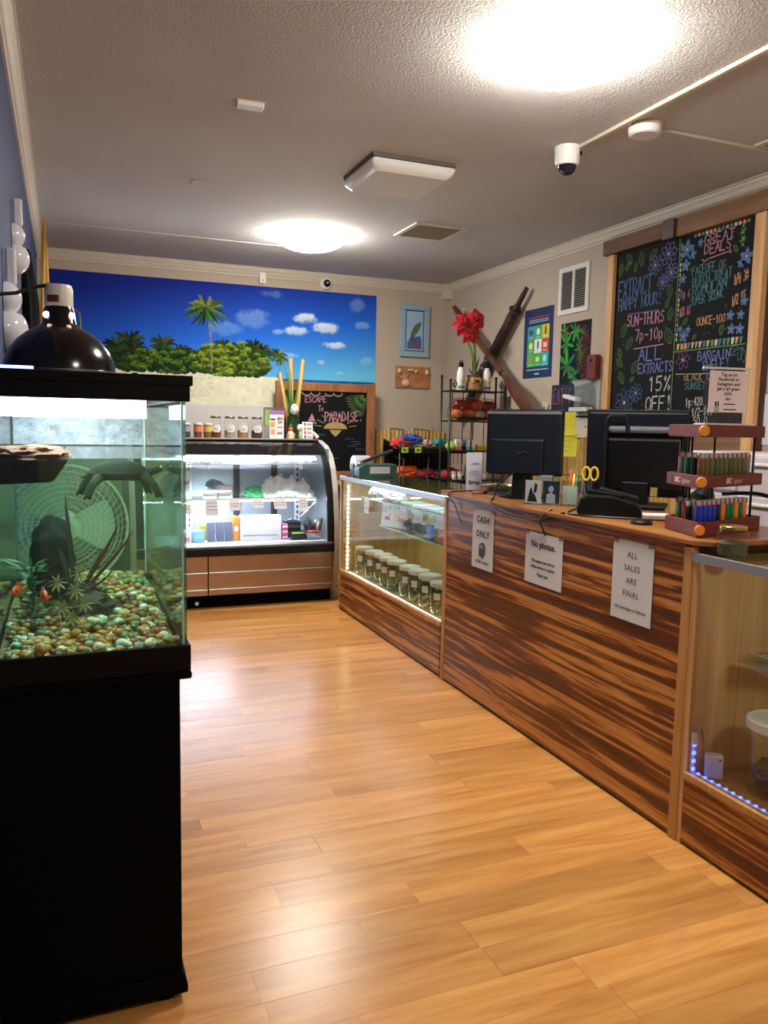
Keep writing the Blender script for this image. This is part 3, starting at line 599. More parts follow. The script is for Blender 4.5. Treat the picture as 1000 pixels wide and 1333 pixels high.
for u, v, L, a in ((.151, 2.40, .08, 1.4), (.20, 2.43, .06, .7), (.636, 2.20, .08, 1.8), (.60, 2.14, .06, 1.2), (.639, 2.06, .08, 1.5), (.66, 1.92, .11, 2.0), (.2, 2.0, .09, 1.2), (.25, 1.92, .09, .9), (.2, 1.87, .07, 2.0), (.217, 1.81, .08, 2.4), (.318, 1.76, .09, 1.1), (.235, 1.70, .09, 2.1), (.30, 1.71, .05, .6), (1.139, 2.37, .05, 2.2), (1.054, 1.935, .06, 1.4), (.836, 1.93, .04, .6), (.756, 2.02, .05, .9), (.359, 2.43, .09, 1.7), (.26, 2.46, .08, 2.2), (.43, 2.46, .08, .6), (.30, 2.40, .06, 1.5), (.79, 2.33, .04, .4)):
    mb = MB(); p = leaf2d(u, v, L, L * .28, a); mb.ribbon(p, .004, yk); mb.ribbon([(u, v), (u + L * .85 * math.cos(a), v + L * .85 * math.sin(a))], .0025, yk)
    p = leaf2d(u + .2 * L * math.cos(a), v + .2 * L * math.sin(a), L * .6, L * .14, a); mb.ribbon(p, .002, yk).build('chalk_leaf', CH['green'], pl if u < .69 else pr)
for u, v, L, a in ((1.21, 1.85, .07, 3.6), (1.22, 1.85, .07, 4.3), (1.22, 1.85, .08, 4.9), (1.2, 1.85, .06, 3.0)): CB['teal'].ribbon(leaf2d(u, v, L, L * .2, a), .005, yk)
for q in range(70): u, v = rr.uniform(.08, 1.22), rr.uniform(1.45, 2.5); CB['white'].flat([(u + .0025 * math.cos(a), v + .0025 * math.sin(a)) for a in np.linspace(0, 2 * PI, 6)[:-1]], yk + .0001)
cols = ['yellow', 'teal', 'blue', 'orange', 'white', 'gold', 'green']
for q in range(17):
    u = .715 + q * .030; k = cols[(q * 5 + q // 3) % 7]; CB[k].flat([(u, 1.878), (u + rr.uniform(.008, .024), 1.878), (u + .022, 1.914), (u, 1.914)], yk)
    if 2 < q: CB[cols[(q * 3) % 7]].flat([(u, 2.512), (u + .02, 2.512), (u + .02, 2.530), (u, 2.530)], yk)
for q in range(20): v = 1.93 + q * .029; CB[cols[(q * 4) % 7]].flat([(.702, v), (.714, v), (.714, v + .02), (.702, v + .02)], yk)
for k, mb in CB.items():
    if mb.v: mb.build('chalk_marks', CH[k], pl if k in ('blue', 'pink') else pr)['kind'] = 'stuff'
# ---- wall register
t = thing('wall_vent', 'white louvred air register high on the right wall', 'vent', (XR, 5.135, 2.228), RW)
w_, h, b = .365, .338, .035
for a in (((0, -.014, 0), (w_, 0, b)), ((0, -.014, h - b), (w_, 0, h)), ((0, -.014, b), (b, 0, h - b)), ((w_ - b, -.014, b), (w_, 0, h - b)), ((w_/2 - .012, -.014, b), (w_/2 + .012, 0, h - b))): MB().box(*a).build('frame_bar', M_white, t, bevel=.002)
MB().box((b, -.003, b), (w_ - b, 0, h - b)).build('duct', mat('dark_duct', 0), t)
o = MB().obox((w_/2, -.008, 0), (w_ - 2*b, .011, .002), .7, 'X').build('slat', mat('grey_slat', 0), t); me = o.data; bpy.data.objects.remove(o)
for k in range(16): o = bpy.data.objects.new('slat', me); COL.objects.link(o); o.parent = t; o.location = (0, 0, b + (h - 2*b) * (k + .5) / 16)
# ---- navy poster with a grid of coloured tiles
t = thing('poster', 'navy poster with a three by three grid of coloured picture tiles on the right wall', 'poster', (XR, 5.606, 1.79), RW)
w_, h = .405, .532
MB().box((0, -.004, 0), (w_, 0, h)).build('sheet', mat('navy_print', (22, 48, 92), .45), t)
gc = [[(70,150,170),(60,170,110),(214,196,60)],[(80,160,80),(232,236,236),(196,70,54)],[(84,176,84),(56,168,96),(48,176,168)]]
ic = [[(30,90,120),(220,240,210),(40,40,40)],[(220,230,160),(40,50,40),(240,210,190)],[(220,120,60),(240,220,90),(180,230,220)]]
x0, x1, z0, z1 = .055, .36, .085, .40
for i in range(3):
    for j in range(3):
        cw = (x1 - x0) / 3; hh = (z1 - z0) / 3; xa = x0 + cw * j; zb = z1 - hh * (i + 1)
        o = MB().flat([(xa, zb), (xa + cw, zb), (xa + cw, zb + hh), (xa, zb + hh)], -.0048).build('tile', mat('tile_%d%d' % (i, j), gc[i][j], .45), t, fix=False)
        if (i + j) % 3 == 0: pts = [(xa + cw * p, zb + hh * q) for p, q in ((.25, .35), (.75, .35), (.75, .8), (.5, .65), (.25, .8))]
        elif (i + j) % 3 == 1: pts = [(xa + cw * .5 + cw * .26 * math.cos(a), zb + hh * .55 + hh * .26 * math.sin(a)) for a in np.linspace(0, 2*PI, 13)[:-1]]
        else: pts = [(xa + cw * p, zb + hh * q) for p, q in ((.4, .3), (.6, .3), (.6, .7), (.54, .9), (.46, .9), (.4, .7))]
        MB().flat(pts, -.0054).build('icon', mat('icon_%d%d' % (i, j), ic[i][j], .45), o)
        MB().flat([(xa + cw * .2, zb + hh * .12), (xa + cw * .8, zb + hh * .12), (xa + cw * .8, zb + hh * .18), (xa + cw * .2, zb + hh * .18)], -.0054).build('caption', mat('icon_cap', (190, 210, 200), .5), o)
MB().flat([(.06, .458), (.355, .458), (.355, .470), (.06, .470)], -.0048).build('title_line', mat('title_pink', (150, 50, 80), .5), t)
for z_ in (.425, .440): MB().flat([(.07, z_), (.345, z_), (.345, z_ + .006), (.07, z_ + .006)], -.0048).build('text_line', mat('pale_line', (170, 190, 210), .5), t)
MB().flat([(.06, .058), (.36, .058), (.36, .066), (.06, .066)], -.0048).build('text_line', mat('pale_line', 0), t); MB().flat([(.17, .022), (.24, .022), (.24, .034), (.17, .034)], -.0048).build('text_line', mat('pale_line', 0), t)
# ---- leafy plant poster
def plant_print():
    Hh, W = 190, 150; img = np.zeros((Hh, W, 3)); img[:] = (.03, .07, .06); rs = random.Random(9)
    img += (soft_noise(Hh, W, 24, 4)[..., None] - .4) * np.array([.05, .16, .12])
    def lf(x, y_, L, a, col, wd=.16):
        for t_ in np.linspace(0, 1, 40):
            r_ = max(.6, L * wd * math.sin(PI * (t_ * .92 + .06)) ** .9); k = .75 + .35 * t_
            disc_paint(img, x + L * t_ * math.cos(a), y_ + L * t_ * math.sin(a), r_, r_ * .8, [v * k for v in col], .8)
        line_paint(img, x, y_, x + L * .95 * math.cos(a), y_ + L * .95 * math.sin(a), .6, [min(1, v * 1.25) for v in col], .8)
    for cx_, cy_, R in ((30, 60, 52), (38, 125, 60), (75, 25, 40), (70, 160, 40), (20, 25, 30)):
        for q in range(7): lf(cx_, cy_, R * rs.uniform(.6, 1.0), PI * .1 + q * PI / 3.6 + rs.uniform(-.2, .2), (rs.uniform(.12, .38), rs.uniform(.36, .66), rs.uniform(.14, .3)))
    for q in range(420):
        a = rs.uniform(0, 2*PI); d = math.sqrt(rs.random()); x = 118 + 34 * d * math.cos(a); y_ = 90 + 78 * d * math.sin(a); k = rs.random()
        disc_paint(img, x, y_, rs.uniform(1.5, 5), rs.uniform(1.5, 4), (.16 + .34 * k, .10 + .12 * k, .07 + .09 * k), .8)
    for q in range(9): lf(112 + rs.uniform(-14, 14), rs.uniform(30, 160), 34, rs.uniform(2, 4.4), (.22, .46, .20), .1)
    return img
t = thing('poster', 'dark poster of green hemp leaves and a reddish flower on the right wall', 'poster', (XR, 5.09, 1.70), RW)
MB().box((0, -.004, 0), (.362, 0, .465)).build('sheet', M_ink, t); raster_print('print', plant_print(), 0.002, 0.002, .36, .463, -.0048, print_mat('plant_print', .35), t)
# ---- dark chalk sign below it
t = thing('chalk_sign', 'small black sign with purple hand lettering above the left monitor', 'sign', (XR, 5.157, 1.515), RW)
MB().box((0, -.02, 0), (.27, 0, .205)).build('board', mat('plum_black_board', (34, 18, 34), .6), t); mb = MB(); chalk_text(mb, "EAT'S", .02, .06, .24, .01, .11, -.0212, .008); mb.build('lettering', CH['purple'], t)
t = thing('pen_holder', 'strip of upright dark pens below the purple lettered sign', 'pens', (XR, 5.02, 1.44), RW)
MB().box((0, -.03, 0), (.15, 0, .03)).build('tray', M_black, t)
for k in range(5): MB().cyl((.02 + k * .027, -.016, .02), (.02 + k * .027 + .003, -.016, .07), .006, n=8).build('pen', mat('pen_%d' % (k % 3), [(40,70,60),(150,150,150),(30,30,34)][k % 3], .4), t)
# ---- clear dispenser box
t = thing('wall_dispenser', 'clear plastic wall dispenser with a white tray beside the plant poster', 'dispenser', (XR, 4.90, 1.50), RW)
MB().prism([(0, 0), (.30, 0), (.30, .22), (.26, .245), (.05, .235), (0, .20)], -.10, -.012, 'XZ').build('cover', M_acr, t, bevel=.01)
MB().box((-.01, -.012, -.02), (.31, 0, .24)).build('backplate', mat('grey_white_plastic', (188, 186, 180), .4), t); MB().obox((.13, -.11, .115), (.16, .05, .028), .18, 'Y').build('lever', M_white, t, bevel=.006); MB().box((.06, -.085, .02), (.27, -.03, .05)).build('tray', M_white, t, bevel=.004)
t = thing('intercom_plate', 'beige wall plate hanging under the clear dispenser', 'plate', (XR, 4.88, 1.335), RW)
MB().box((0, -.012, 0), (.30, 0, .16)).build('plate', mat('ivory_plate', (196, 186, 168), .5), t, bevel=.004); MB().cyl((.15, -.012, .08), (.15, -.016, .08), .008).build('screw', M_steel, t)
t = thing('wooden_holder', 'dark red wooden tube holder above the clear dispenser', 'holder', (XR, 4.70, 1.74), RW)
MB().prism([(0, 0), (.10, 0), (.10, .16), (.085, .17), (.015, .17), (0, .155)], -.05, 0, 'XZ').build('body', M_redwood, t, bevel=.006); MB().cyl((.05, -.05, .13), (.05, -.056, .13), .012).build('peg', M_blackm, t)
t = thing('light_switch', 'small square light switch tilted by the purple lettered sign', 'switch', (XR, 5.26, 1.545), RW)
MB().obox((0, -.008, 0), (.075, .016, .10), .35, 'Y').build('plate', M_trim, t, bevel=.003); MB().obox((0, -.018, 0), (.02, .012, .03), .35, 'Y').build('toggle', mat('warm_grey', (120, 110, 100), .5), t)
# ---- yellow sticky sheets
for k, (y_, z_, s_) in enumerate(((4.985, 1.33, 'upper'), (4.965, 1.185, 'lower'))):
    t = thing('sticky_sheet', 'bright yellow paper note, %s of the two stuck behind the monitors' % s_, 'note', (3.20 + .004 * k, y_ - .17, z_ + .02), -PI / 4)
    MB().grid(lambda a, b_: (a * .17, -.02 * (1 - b_) ** 2 + .003 * math.sin(a * 7 + k), b_ * .165), 8, 8).build('sheet', mat('yellow_paper', (226, 218, 66), .7), t)
    for q in range(3): MB().box((.02, -.026, .04 + q * .035), (.12 + .01 * q, -.0235, .042 + q * .035)).build('pencil_line', mat('pencil_line', (170, 160, 60), .8), t)
# ---- paper chart at the far right
t = thing('paper_chart', 'white paper chart with a column of coloured dots at the right edge', 'chart', (XR, 3.255, 1.335), RW)
MB().box((0, -.004, 0), (.22, 0, .265)).build('sheet', M_paper, t)
for k, c_ in enumerate(((120,120,124),(90,94,110),(196,40,50),(196,90,70),(40,140,60),(170,180,60))): MB().flat([(.05 + .014 * math.cos(a), .235 - k * .038 + .014 * math.sin(a)) for a in np.linspace(0, 2*PI, 11)[:-1]], -.0048).build('dot', mat('dot_%d' % k, c_, .6), t)
# ---- crossed oars
def oar(label, a, b_, mt, blade0, carved):
    A = Vector((a[0], a[1])); B = Vector((b_[0], b_[1])); L = (B - A).length
    t = thing('oar', label, 'oar', (XR - .062, a[0], a[1]), RW); t.rotation_euler = (0, 0, RW)
    ang = math.atan2(B.y - A.y, -(B.x - A.x)); u = Vector((math.cos(ang), math.sin(ang))); nrm = Vector((-u.y, u.x))
    def P(s_, o_, d): return (u.x * s_ + nrm.x * o_, d, u.y * s_ + nrm.y * o_)
    if not carved:
        MB().tube([P(L * k / 10, 0, 0) for k in range(8)], [.022, .030, .030, .030, .030, .029, .028, .027], 10).build('shaft', mt, t)
        n = 12; mb = MB(); prof_ = [.027, .030, .040, .052, .060, .064, .066, .067, .067, .066, .063, .056, .04]
        for sgn in (-1, 1): pass
        vs = []; fs = []
        for k in range(n + 1):
            s_ = L * .70 + (L * .36) * k / n; w2 = prof_[k]
            vs += [P(s_, -w2, 0), P(s_, 0, -.013), P(s_, w2, 0), P(s_, 0, .013)]
        for k in range(n):
            for j in range(4): fs.append((4*k+j, 4*k+(j+1) % 4, 4*k+4+(j+1) % 4, 4*k+4+j))
        fs += [(3, 2, 1, 0), tuple(4*n + j for j in range(4))]; mb.add(vs, fs, True).build('blade', mt, t)
    else:
        MB().tube([P(L * k / 20, 0, 0) for k in range(21)], [.018, .022, .021, .036, .044, .040, .043, .045, .042, .045, .048, .046, .050, .046, .038, .036, .036, .034, .034, .033, .030], 10).build('shaft', mt, t)
        for s_ in (.14, .50, .56, .62): MB().tube([P(L * s_ + .012 * q, 0, 0) for q in range(3)], [.046, .056, .046], 12).build('carved_ring', mt, t)
    return t
oar('dark carved wooden paddle crossing behind the red flower on the right wall', (5.50, 2.482), (6.58, 1.47), wood('dark_carved_wood', (40, 24, 20), (66, 42, 34), scale=(14, 14, 14)), .7, True)
oar('brown varnished oar with a flat blade leaning down to the left monitor', (6.57, 2.463), (5.30, 1.56), wood('oar_brown', (74, 44, 28), (104, 66, 42), scale=(12, 12, 12), rough=.35), .7, False).location.x = XR - .15
# ================================================================== CHILLED DISPLAY CASE
FX0, FX1 = 0.42, 2.00
t = thing('display_fridge', 'curved glass chilled display case with brushed steel panels under the mural', 'display fridge', (0, 0, 0))
FP = [(6.06, 0.0), (5.946, .129), (5.90, .30), (5.885, .42), (5.885, .51), (5.892, .631), (5.937, .87), (6.002, 1.048), (6.084, 1.154), (6.207, 1.224), (6.375, 1.263)]
endp = FP + [(6.64, 1.263), (6.64, 0.0)]
M_end = mat('pale_grey_end_panel', (190, 188, 184), .4, var=.03)
for (x0, x1) in ((FX0, FX0 + .045), (FX1 - .045, FX1)): MB().prism(endp, x0, x1, 'YZ').build('end_panel', M_end, t, bevel=.008)
def strip(p0, p1, x0, x1, off, th, sm=True):
    """curved sheet that follows the front profile between heights p0 and p1"""
    zs = np.linspace(p0, p1, 14); FY = [p[0] for p in FP]; FZ = [p[1] for p in FP]; mb = MB(); out = []
    for z_ in zs: y_ = float(np.interp(z_, FZ, FY)) + off; out.append((y_, float(z_)))
    poly = out + [(y_ + th, z_ - .3 * th) for y_, z_ in reversed(out)]
    return mb.prism(poly, x0, x1, 'YZ', True)
for (x0, x1) in ((FX0 + .045, FX0 + .10), (FX1 - .095, FX1 - .045)): strip(.44, 1.255, x0, x1, .006, .03).build('black_gasket', M_black, t)
FI0, FI1 = FX0 + .10, FX1 - .095
strip(.475, 1.165, FI0, FI1, .012, .006).build('curved_glass', M_glass, t)
M_gloss = mat('black_gloss_hood', (8, 8, 9), .12)
strip(1.155, 1.262, FI0, FI1, .008, .02).build('hood', M_gloss, t)
MB().box((FX0 + .04, 6.36, 1.235), (FX1 - .04, 6.64, 1.266)).build('top_deck', mat('cream_top', (206, 198, 184), .4), t, bevel=.006)
MB().box((FX0 + .045, 6.33, 1.259), (FX1 - .045, 6.38, 1.272)).build('top_edge', M_steel, t, bevel=.003)
MB().box((FI0 - .05, 5.872, .405), (FX1 - .045, 5.925, .472)).build('bumper', M_black, t, bevel=.012)
MB().box((FI0 - .05, 5.885, .468), (FX1 - .06, 5.96, .480)).build('glass_sill', M_steel, t, bevel=.003)
M_bronze = mat('warm_steel', (176, 152, 132), .30, metal=.9, var=.05)
for (x0, x1) in ((FX0 + .047, .972), (.978, FX1 - .05)):
    pn = MB().box((x0, 5.905, .105), (x1, 5.94, .402)).build('steel_panel', M_bronze, t, bevel=.003)
    for z_ in (.262, .135): MB().box((x0, 5.893, z_), (x1, 5.906, z_ + .020)).build('trim_bar', M_steel, pn, bevel=.004)
MB().box((FX0 + .05, 5.97, 0.0), (FX1 - .05, 6.03, .105)).build('kick_plate', M_tankblack, t)
MB().cyl((.90, 5.965, .035), (.90, 5.972, .035), .014).build('foot_cap', M_white, t)
# liner
M_liner = mat('white_liner', (226, 230, 234), .35, var=.03); M_mirror = mat('dull_mirror_steel', (168, 174, 182), .30, metal=.25, var=.05)
MB().box((FX0 + .045, 6.60, .44), (FX1 - .045, 6.635, 1.24)).build('rear_wall', M_mirror, t)
MB().box((FX0 + .045, 5.95, .44), (FX1 - .045, 6.60, .466)).build('deck', M_liner, t)
MB().box((FX1 - .050, 6.05, .47), (FX1 - .045, 6.60, 1.20)).build('side_liner', M_mirror, t)
MB().box((FX0 + .045, 6.40, 1.20), (FX1 - .045, 6.60, 1.235)).build('air_duct', M_liner, t)
for x_ in (1.30, 1.62, .78): MB().box((x_, 6.585, .47), (x_ + .05, 6.60, 1.2)).build('door_stile', mat('dark_stile', (44, 44, 48), .4), t)
for x_ in (.90, 1.80):
    u_ = MB().box((x_, 6.50, .47), (x_ + .045, 6.53, 1.15)).build('upright', M_liner, t)
    for k in range(12): MB().box((x_ + .016, 6.4985, .55 + k * .045), (x_ + .029, 6.5005, .575 + k * .045)).build('slot', M_ink, u_)
sh = MB().box((FI0, 6.12, .800), (FX1 - .13, 6.50, .806)).build('glass_shelf', M_glassg, t)
MB().box((FI0, 6.105, .795), (FX1 - .13, 6.125, .812)).build('shelf_rail', M_white, sh, bevel=.003)
for x_ in (.70, 1.25, 1.80): MB().prism([(6.50, .80), (6.50, .75), (6.16, .79), (6.16, .80)], x_, x_ + .008, 'YZ').build('bracket', M_steel, sh)
ctr = MB().box((FI0, 6.06, 1.075), (FX1 - .12, 6.28, 1.082)).build('upper_rack', M_steel, t)
for x_ in (.75, 1.0, 1.72): MB().box((x_, 6.06, 1.04), (x_ + .02, 6.075, 1.11)).build('rack_clip', M_liner, ctr)
E_tube = emit('cool_fluorescent', (222, 236, 255), FRIDGE_TUBE)
MB().cyl((FI0 + .02, 6.095, 1.118), (FX1 - .14, 6.095, 1.118), .008, n=14).build('light_tube', E_tube, t)
MB().box((FI0 + .02, 6.105, 1.130), (FX1 - .14, 6.16, 1.142)).build('lamp_housing', M_liner, t)
MB().box((FI0 + .02, 6.108, .788), (FX1 - .14, 6.118, .7945)).build('added_rail_light', E_tube, sh)  # added light strip that brightens the goods on the deck
MB().cyl((FI0 + .02, 6.35, .775), (1.26, 6.35, .775), .010, n=12).build('light_tube', E_tube, t)
MB().box((FI0 + .02, 6.345, .786), (1.26, 6.37, .794)).build('lamp_housing', M_liner, t)
for k in range(22): MB().box((.58 + k * .058, 6.10, 1.095), (.606 + k * .058, 6.104, 1.112)).build('diffuser_tooth', M_liner, ctr)
# ---- price tags on the shelf rail
def tagcard(x, w_, h, label, words=None):
    q = thing('price_tag', label, 'price tag', (x, 6.100, .80 - h + .015), 0, 'price tags on the chilled shelf'); MB().grid(lambda a, b_: (w_ * a, -.045 * (1 - b_), h * b_), 2, 4).build('card', M_paper, q)
    for k in range(2 if h < .1 else 3): MB().obox((w_ / 2, -.045 * (.66 - k * .2) - .0015, h * .34 + k * h * .2), (w_ - .02, .001, .004), math.atan2(.045, h), 'X').build('text_line', mat('grey_print', (150, 150, 156), .7), q)
tagcard(.985, .095, .125, 'leftmost long white price tag on the chilled shelf rail'); tagcard(1.165, .085, .09, 'second white price tag from left on the chilled shelf rail'); tagcard(1.345, .085, .075, 'short square white price tag in the middle of the chilled shelf rail')
tagcard(1.515, .10, .085, 'wide white price tag below the white bags in the chilled case'); tagcard(1.715, .075, .11, 'rightmost narrow white price tag on the chilled shelf rail'); tagcard(.80, .08, .11, 'white price tag in the chilled case beside the slotted upright')
tagcard(.68, .08, .11, 'white price tag seen through the aquarium glass, nearer the fan'); 
# ---- goods on the chilled shelf
M_bagw = mat('white_bag_film', (224, 226, 228), .35, var=.1, scale=30, bump=.3, bscale=50)
def bag(name, label, cat, x, y_, z_, r, seed, m_, knot=True):
    q = thing(name, label, cat, (x, y_, z_)); o = lump(r, seed, .34, 2.6, 3, -r[2] * .7).build('body', m_, q); o.location = (0, 0, r[2] * .7)
    if knot: MB().lathe([(.012, 0), (.006, .012), (.016, .034), (.010, .040)], 10, (r[0] * .2, 0, r[2] * 1.5)).build('knot', m_, q)
    return q
bag('snack_bag', 'green and white crumpled bag on the chilled shelf', 'bag', 1.40, 6.24, .807, (.085, .06, .055), 1, mat('green_bag_film', (70, 170, 110), .35, var=.7, scale=38, bump=.3, bscale=50), False)
bag('white_bag', 'tall white bag next to the green bag on the chilled shelf', 'bag', 1.515, 6.22, .807, (.065, .06, .085), 2, M_bagw); bag('white_bag', 'plump white bag in the middle of the chilled shelf row', 'bag', 1.60, 6.25, .807, (.07, .06, .10), 3, M_bagw)
bag('white_bag', 'white bag third from the right on the chilled shelf', 'bag', 1.695, 6.26, .807, (.06, .06, .09), 4, M_bagw); bag('white_bag', 'slumped white bag near the right end of the chilled shelf', 'bag', 1.775, 6.22, .807, (.07, .06, .075), 5, M_bagw); bag('white_bag', 'smallest white bag at the right end of the chilled shelf', 'bag', 1.84, 6.20, .807, (.038, .04, .032), 6, M_bagw, False)
bag('foil_bag', 'silver grey foil bag leaning on white cartons in the chilled case', 'bag', 1.09, 6.28, .86, (.075, .04, .05), 7, mat('silver_foil', (150, 160, 176), .3, metal=.7, bump=.4, bscale=40), False)
def carton(name, label, cat, a, b_, m_, rot=0.0, flap=None, group=None):
    c_ = ((a[0] + b_[0]) / 2, (a[1] + b_[1]) / 2, a[2]); hx, hy, hz = (b_[0] - a[0]) / 2, (b_[1] - a[1]) / 2, b_[2] - a[2]
    q = thing(name, label, cat, c_, rot, group); MB().box((-hx, -hy, 0), (hx, hy, hz)).build('box', m_, q, bevel=min(.004, hx * .2, hy * .2, hz * .2))
    if flap: MB().box((-hx * .86, -hy - .0012, hz * flap[0]), (hx * .86, -hy - .0004, hz * flap[1])).build('label_print', flap[2], q)
    return q
M_g1 = mat('grey_print', 0)
carton('white_carton', 'white carton on the left of the chilled shelf with a smile print', 'carton', (.985, 6.17, .807), (1.085, 6.24, .87), M_paper, 0, (.3, .5, M_g1)); carton('white_carton', 'taller white carton standing beside the foil bag in the chilled case', 'carton', (1.10, 6.17, .807), (1.205, 6.25, .905), M_paper, .1, (.2, .3, M_g1))
carton('white_carton', 'tall white carton behind the slotted upright in the chilled case', 'carton', (.79, 6.2, .807), (.885, 6.3, 1.03), M_paper, 0, (.5, .6, M_g1))
carton('blue_packet', 'light blue packet on the chilled shelf seen through the aquarium', 'packet', (.675, 6.17, .807), (.765, 6.2, .93), mat('blue_packet_print', (70, 160, 210), .4), 0, (.2, .5, mat('pale_blue', (150, 210, 236), .4))); carton('cream_packet', 'cream packet on the chilled shelf seen through the aquarium', 'packet', (.565, 6.17, .807), (.635, 6.2, .91), mat('cream_packet_print', (206, 196, 170), .5), 0, (.3, .6, M_g1))
# ---- goods on the deck
carton('sign_box', 'big white card box with an orange side on the deck of the chilled case', 'box', (1.275, 6.17, .467), (1.60, 6.27, .665), M_paper, -.06, (.2, .24, M_g1)); carton('orange_box', 'orange box side showing left of the big white card box', 'box', (1.222, 6.20, .467), (1.262, 6.29, .66), mat('orange_print', (232, 140, 50), .5, var=.2), .1, (.4, .6, M_paper))
for k, (x_, c_, nm) in enumerate(((1.045, (214, 214, 220), 'white faced'), (1.115, (190, 120, 110), 'salmon faced'), (1.185, (170, 176, 200), 'pale violet faced'))):
    q = thing('booklet_pack', '%s booklet pack in a grey sleeve in the chilled case' % nm, 'pack', (x_, 6.19 + .008 * k, .467), .12); o = MB().obox((0, 0, .075), (.062, .018, .15), -.2, 'X').build('sleeve', mat('slate_sleeve', (86, 90, 110), .4), q); MB().obox((0, -.0105, .062), (.042, .002, .10), -.2, 'X').build('face_print', mat('face_%d' % k, c_, .5), q)
carton('teal_pack', 'pale teal folded pack at the left of the chilled deck', 'pack', (.90, 6.17, .467), (.99, 6.23, .56), mat('teal_print', (150, 196, 206), .5), .2, (.3, .7, mat('pale_blue', 0))); carton('white_pack', 'low white pack with pink print by the slotted upright on the chilled deck', 'pack', (.80, 6.15, .467), (.885, 6.21, .56), M_paper, -.1, (.2, .5, mat('pink_print', (206, 120, 140), .5)))
carton('yellow_pack', 'olive yellow flat pack behind the booklets in the chilled case', 'pack', (.98, 6.30, .467), (1.08, 6.40, .585), mat('olive_print', (150, 150, 60), .5), 0, (.5, .7, M_g1))
for k in range(3): carton('pink_box', ('lowest', 'middle', 'top')[k] + ' of the three small pink boxes beside the big white card box', 'box', (1.612 - .002 * k, 6.19, .467 + .043 * k), (1.662 - .002 * k, 6.25, .508 + .043 * k), mat('magenta_print', (206, 90, 140), .5), .04 * k, (.3, .6, M_paper), 'pink boxes')
q = thing('black_tray', 'black tray with a green strip tilted on the chilled deck', 'tray', (1.735, 6.17, .467), .15); MB().obox((0, 0, .035), (.13, .10, .03), .35, 'X').build('tray', M_black, q, bevel=.004); MB().obox((0, -.008, .0525), (.10, .035, .002), .35, 'X').build('green_strip', mat('lime_print', (96, 140, 40), .5), q)
carton('black_carton', 'matt black carton behind the black tray in the chilled case', 'carton', (1.67, 6.27, .467), (1.79, 6.38, .60), M_black, 0, (.6, .8, mat('dark_print', (40, 40, 46), .5)))
q = thing('cartridge_stand', 'round clear stand crowded with dark cartridges at the right of the chilled deck', 'display stand', (1.855, 6.16, .467)); MB().lathe([(.075, 0), (.078, .05), (.075, .055)], 20, cap1=False).build('cup', M_acr, q); MB().lathe([(.066, .054), (.070, .075), (.066, .08)], 20).build('red_ring', mat('red_plastic', (150, 40, 36), .4), q)
rr = random.Random(4)
for k in range(22):
    a = rr.uniform(0, 2*PI); d = .06 * math.sqrt(rr.random()); r_ = .012
    MB().cyl((d * math.cos(a), d * math.sin(a), .06), (d * 1.5 * math.cos(a), d * 1.5 * math.sin(a), rr.uniform(.12, .185)), r_, r_ * .8, 8).build('cartridge', mat('cart_%d' % (k % 5), [(24,22,26),(60,40,70),(30,60,50),(190,170,160),(40,30,28)][k % 5], .35), q)
# ---- on the top of the case
def mason_jar(name, label, x, y_, z_, r, h, cont, lid, lab=None, group=None, fillh=.4):
    q = thing(name, label, 'jar', (x, y_, z_), 0, group)
    MB().lathe([(r * .9, .002), (r, .012), (r, h * .78), (r * .86, h * .86), (r * .80, h * .90), (r * .80, h * .97)], 22, cap0=True, cap1=False).build('glass', M_glass, q)
    MB().lathe([(r * .86, h * .90), (r * .88, h * .91), (r * .88, h * .985), (r * .84, h)], 22).build('lid', lid, q)
    if cont: MB().lathe([(r * .86, .006), (r * .93, .016), (r * .93, h * fillh * .9), (r * .7, h * fillh), (0.001, h * (fillh + .03))], 18).build('contents', cont, q)
    if lab:
        o = MB(); n = 12
        o.grid(lambda a, b_: ((r + .0012) * math.sin((a - .5) * 1.7 * (1 - (2*b_ - 1) ** 2 * .45)), -(r + .0012) * math.cos((a - .5) * 1.7 * (1 - (2*b_ - 1) ** 2 * .45)), h * (.28 + .34 * b_)), 10, 6).build('label_sticker', M_paper, q)
        sm = MB(); sm.tube([((r + .002) * math.sin(a), -(r + .002) * math.cos(a), h * .40 + .01 * (a / .35) ** 2) for a in np.linspace(-.35, .35, 7)], .0015, 5).build('smile_print', M_ink, q)
    return q
M_zinc = mat('grey_zinc_lid', (150, 142, 130), .35, metal=.8)
for k, (x_, c_, nm) in enumerate(((1.13, (104, 44, 44), 'dark red'), (1.245, (170, 160, 150), 'pale grey'), (1.35, (176, 128, 86), 'tan'), (1.465, (70, 40, 40), 'brown'))):
    mason_jar('mason_jar', 'glass jar of %s sweets with a smile sticker on top of the chilled case' % nm, x_, 6.46, 1.266, .046, .178, mat('sweets_%d' % k, c_, .7, var=.5, scale=70, bump=.5, bscale=60), M_zinc, True, 'jars on top of the chilled case')
for k, (x_, c_, nm) in enumerate(((.895, (150, 160, 176), 'grey'), (.985, (226, 130, 80), 'orange'), (1.062, (226, 186, 80), 'yellow'))):
    q = thing('mini_tin', 'small %s labelled clear tub on top of the chilled case' % nm, 'tub', (x_, 6.43, 1.272), 0, 'small tubs on the case top'); MB().lathe([(.026, 0), (.032, .006), (.033, .085), (.030, .10)], 18).build('tub', mat('tub_fill_%d' % k, [(60,60,66),(120,60,60),(110,90,40)][k], .5, var=.3, scale=60), q); MB().lathe([(.0335, .045), (.0335, .09)], 18, cap0=False, cap1=False).build('label_band', mat('tublab_%d' % k, c_, .5), q); MB().lathe([(.033, .098), (.034, .10), (.034, .112), (.031, .116)], 18).build('lid', M_white, q)
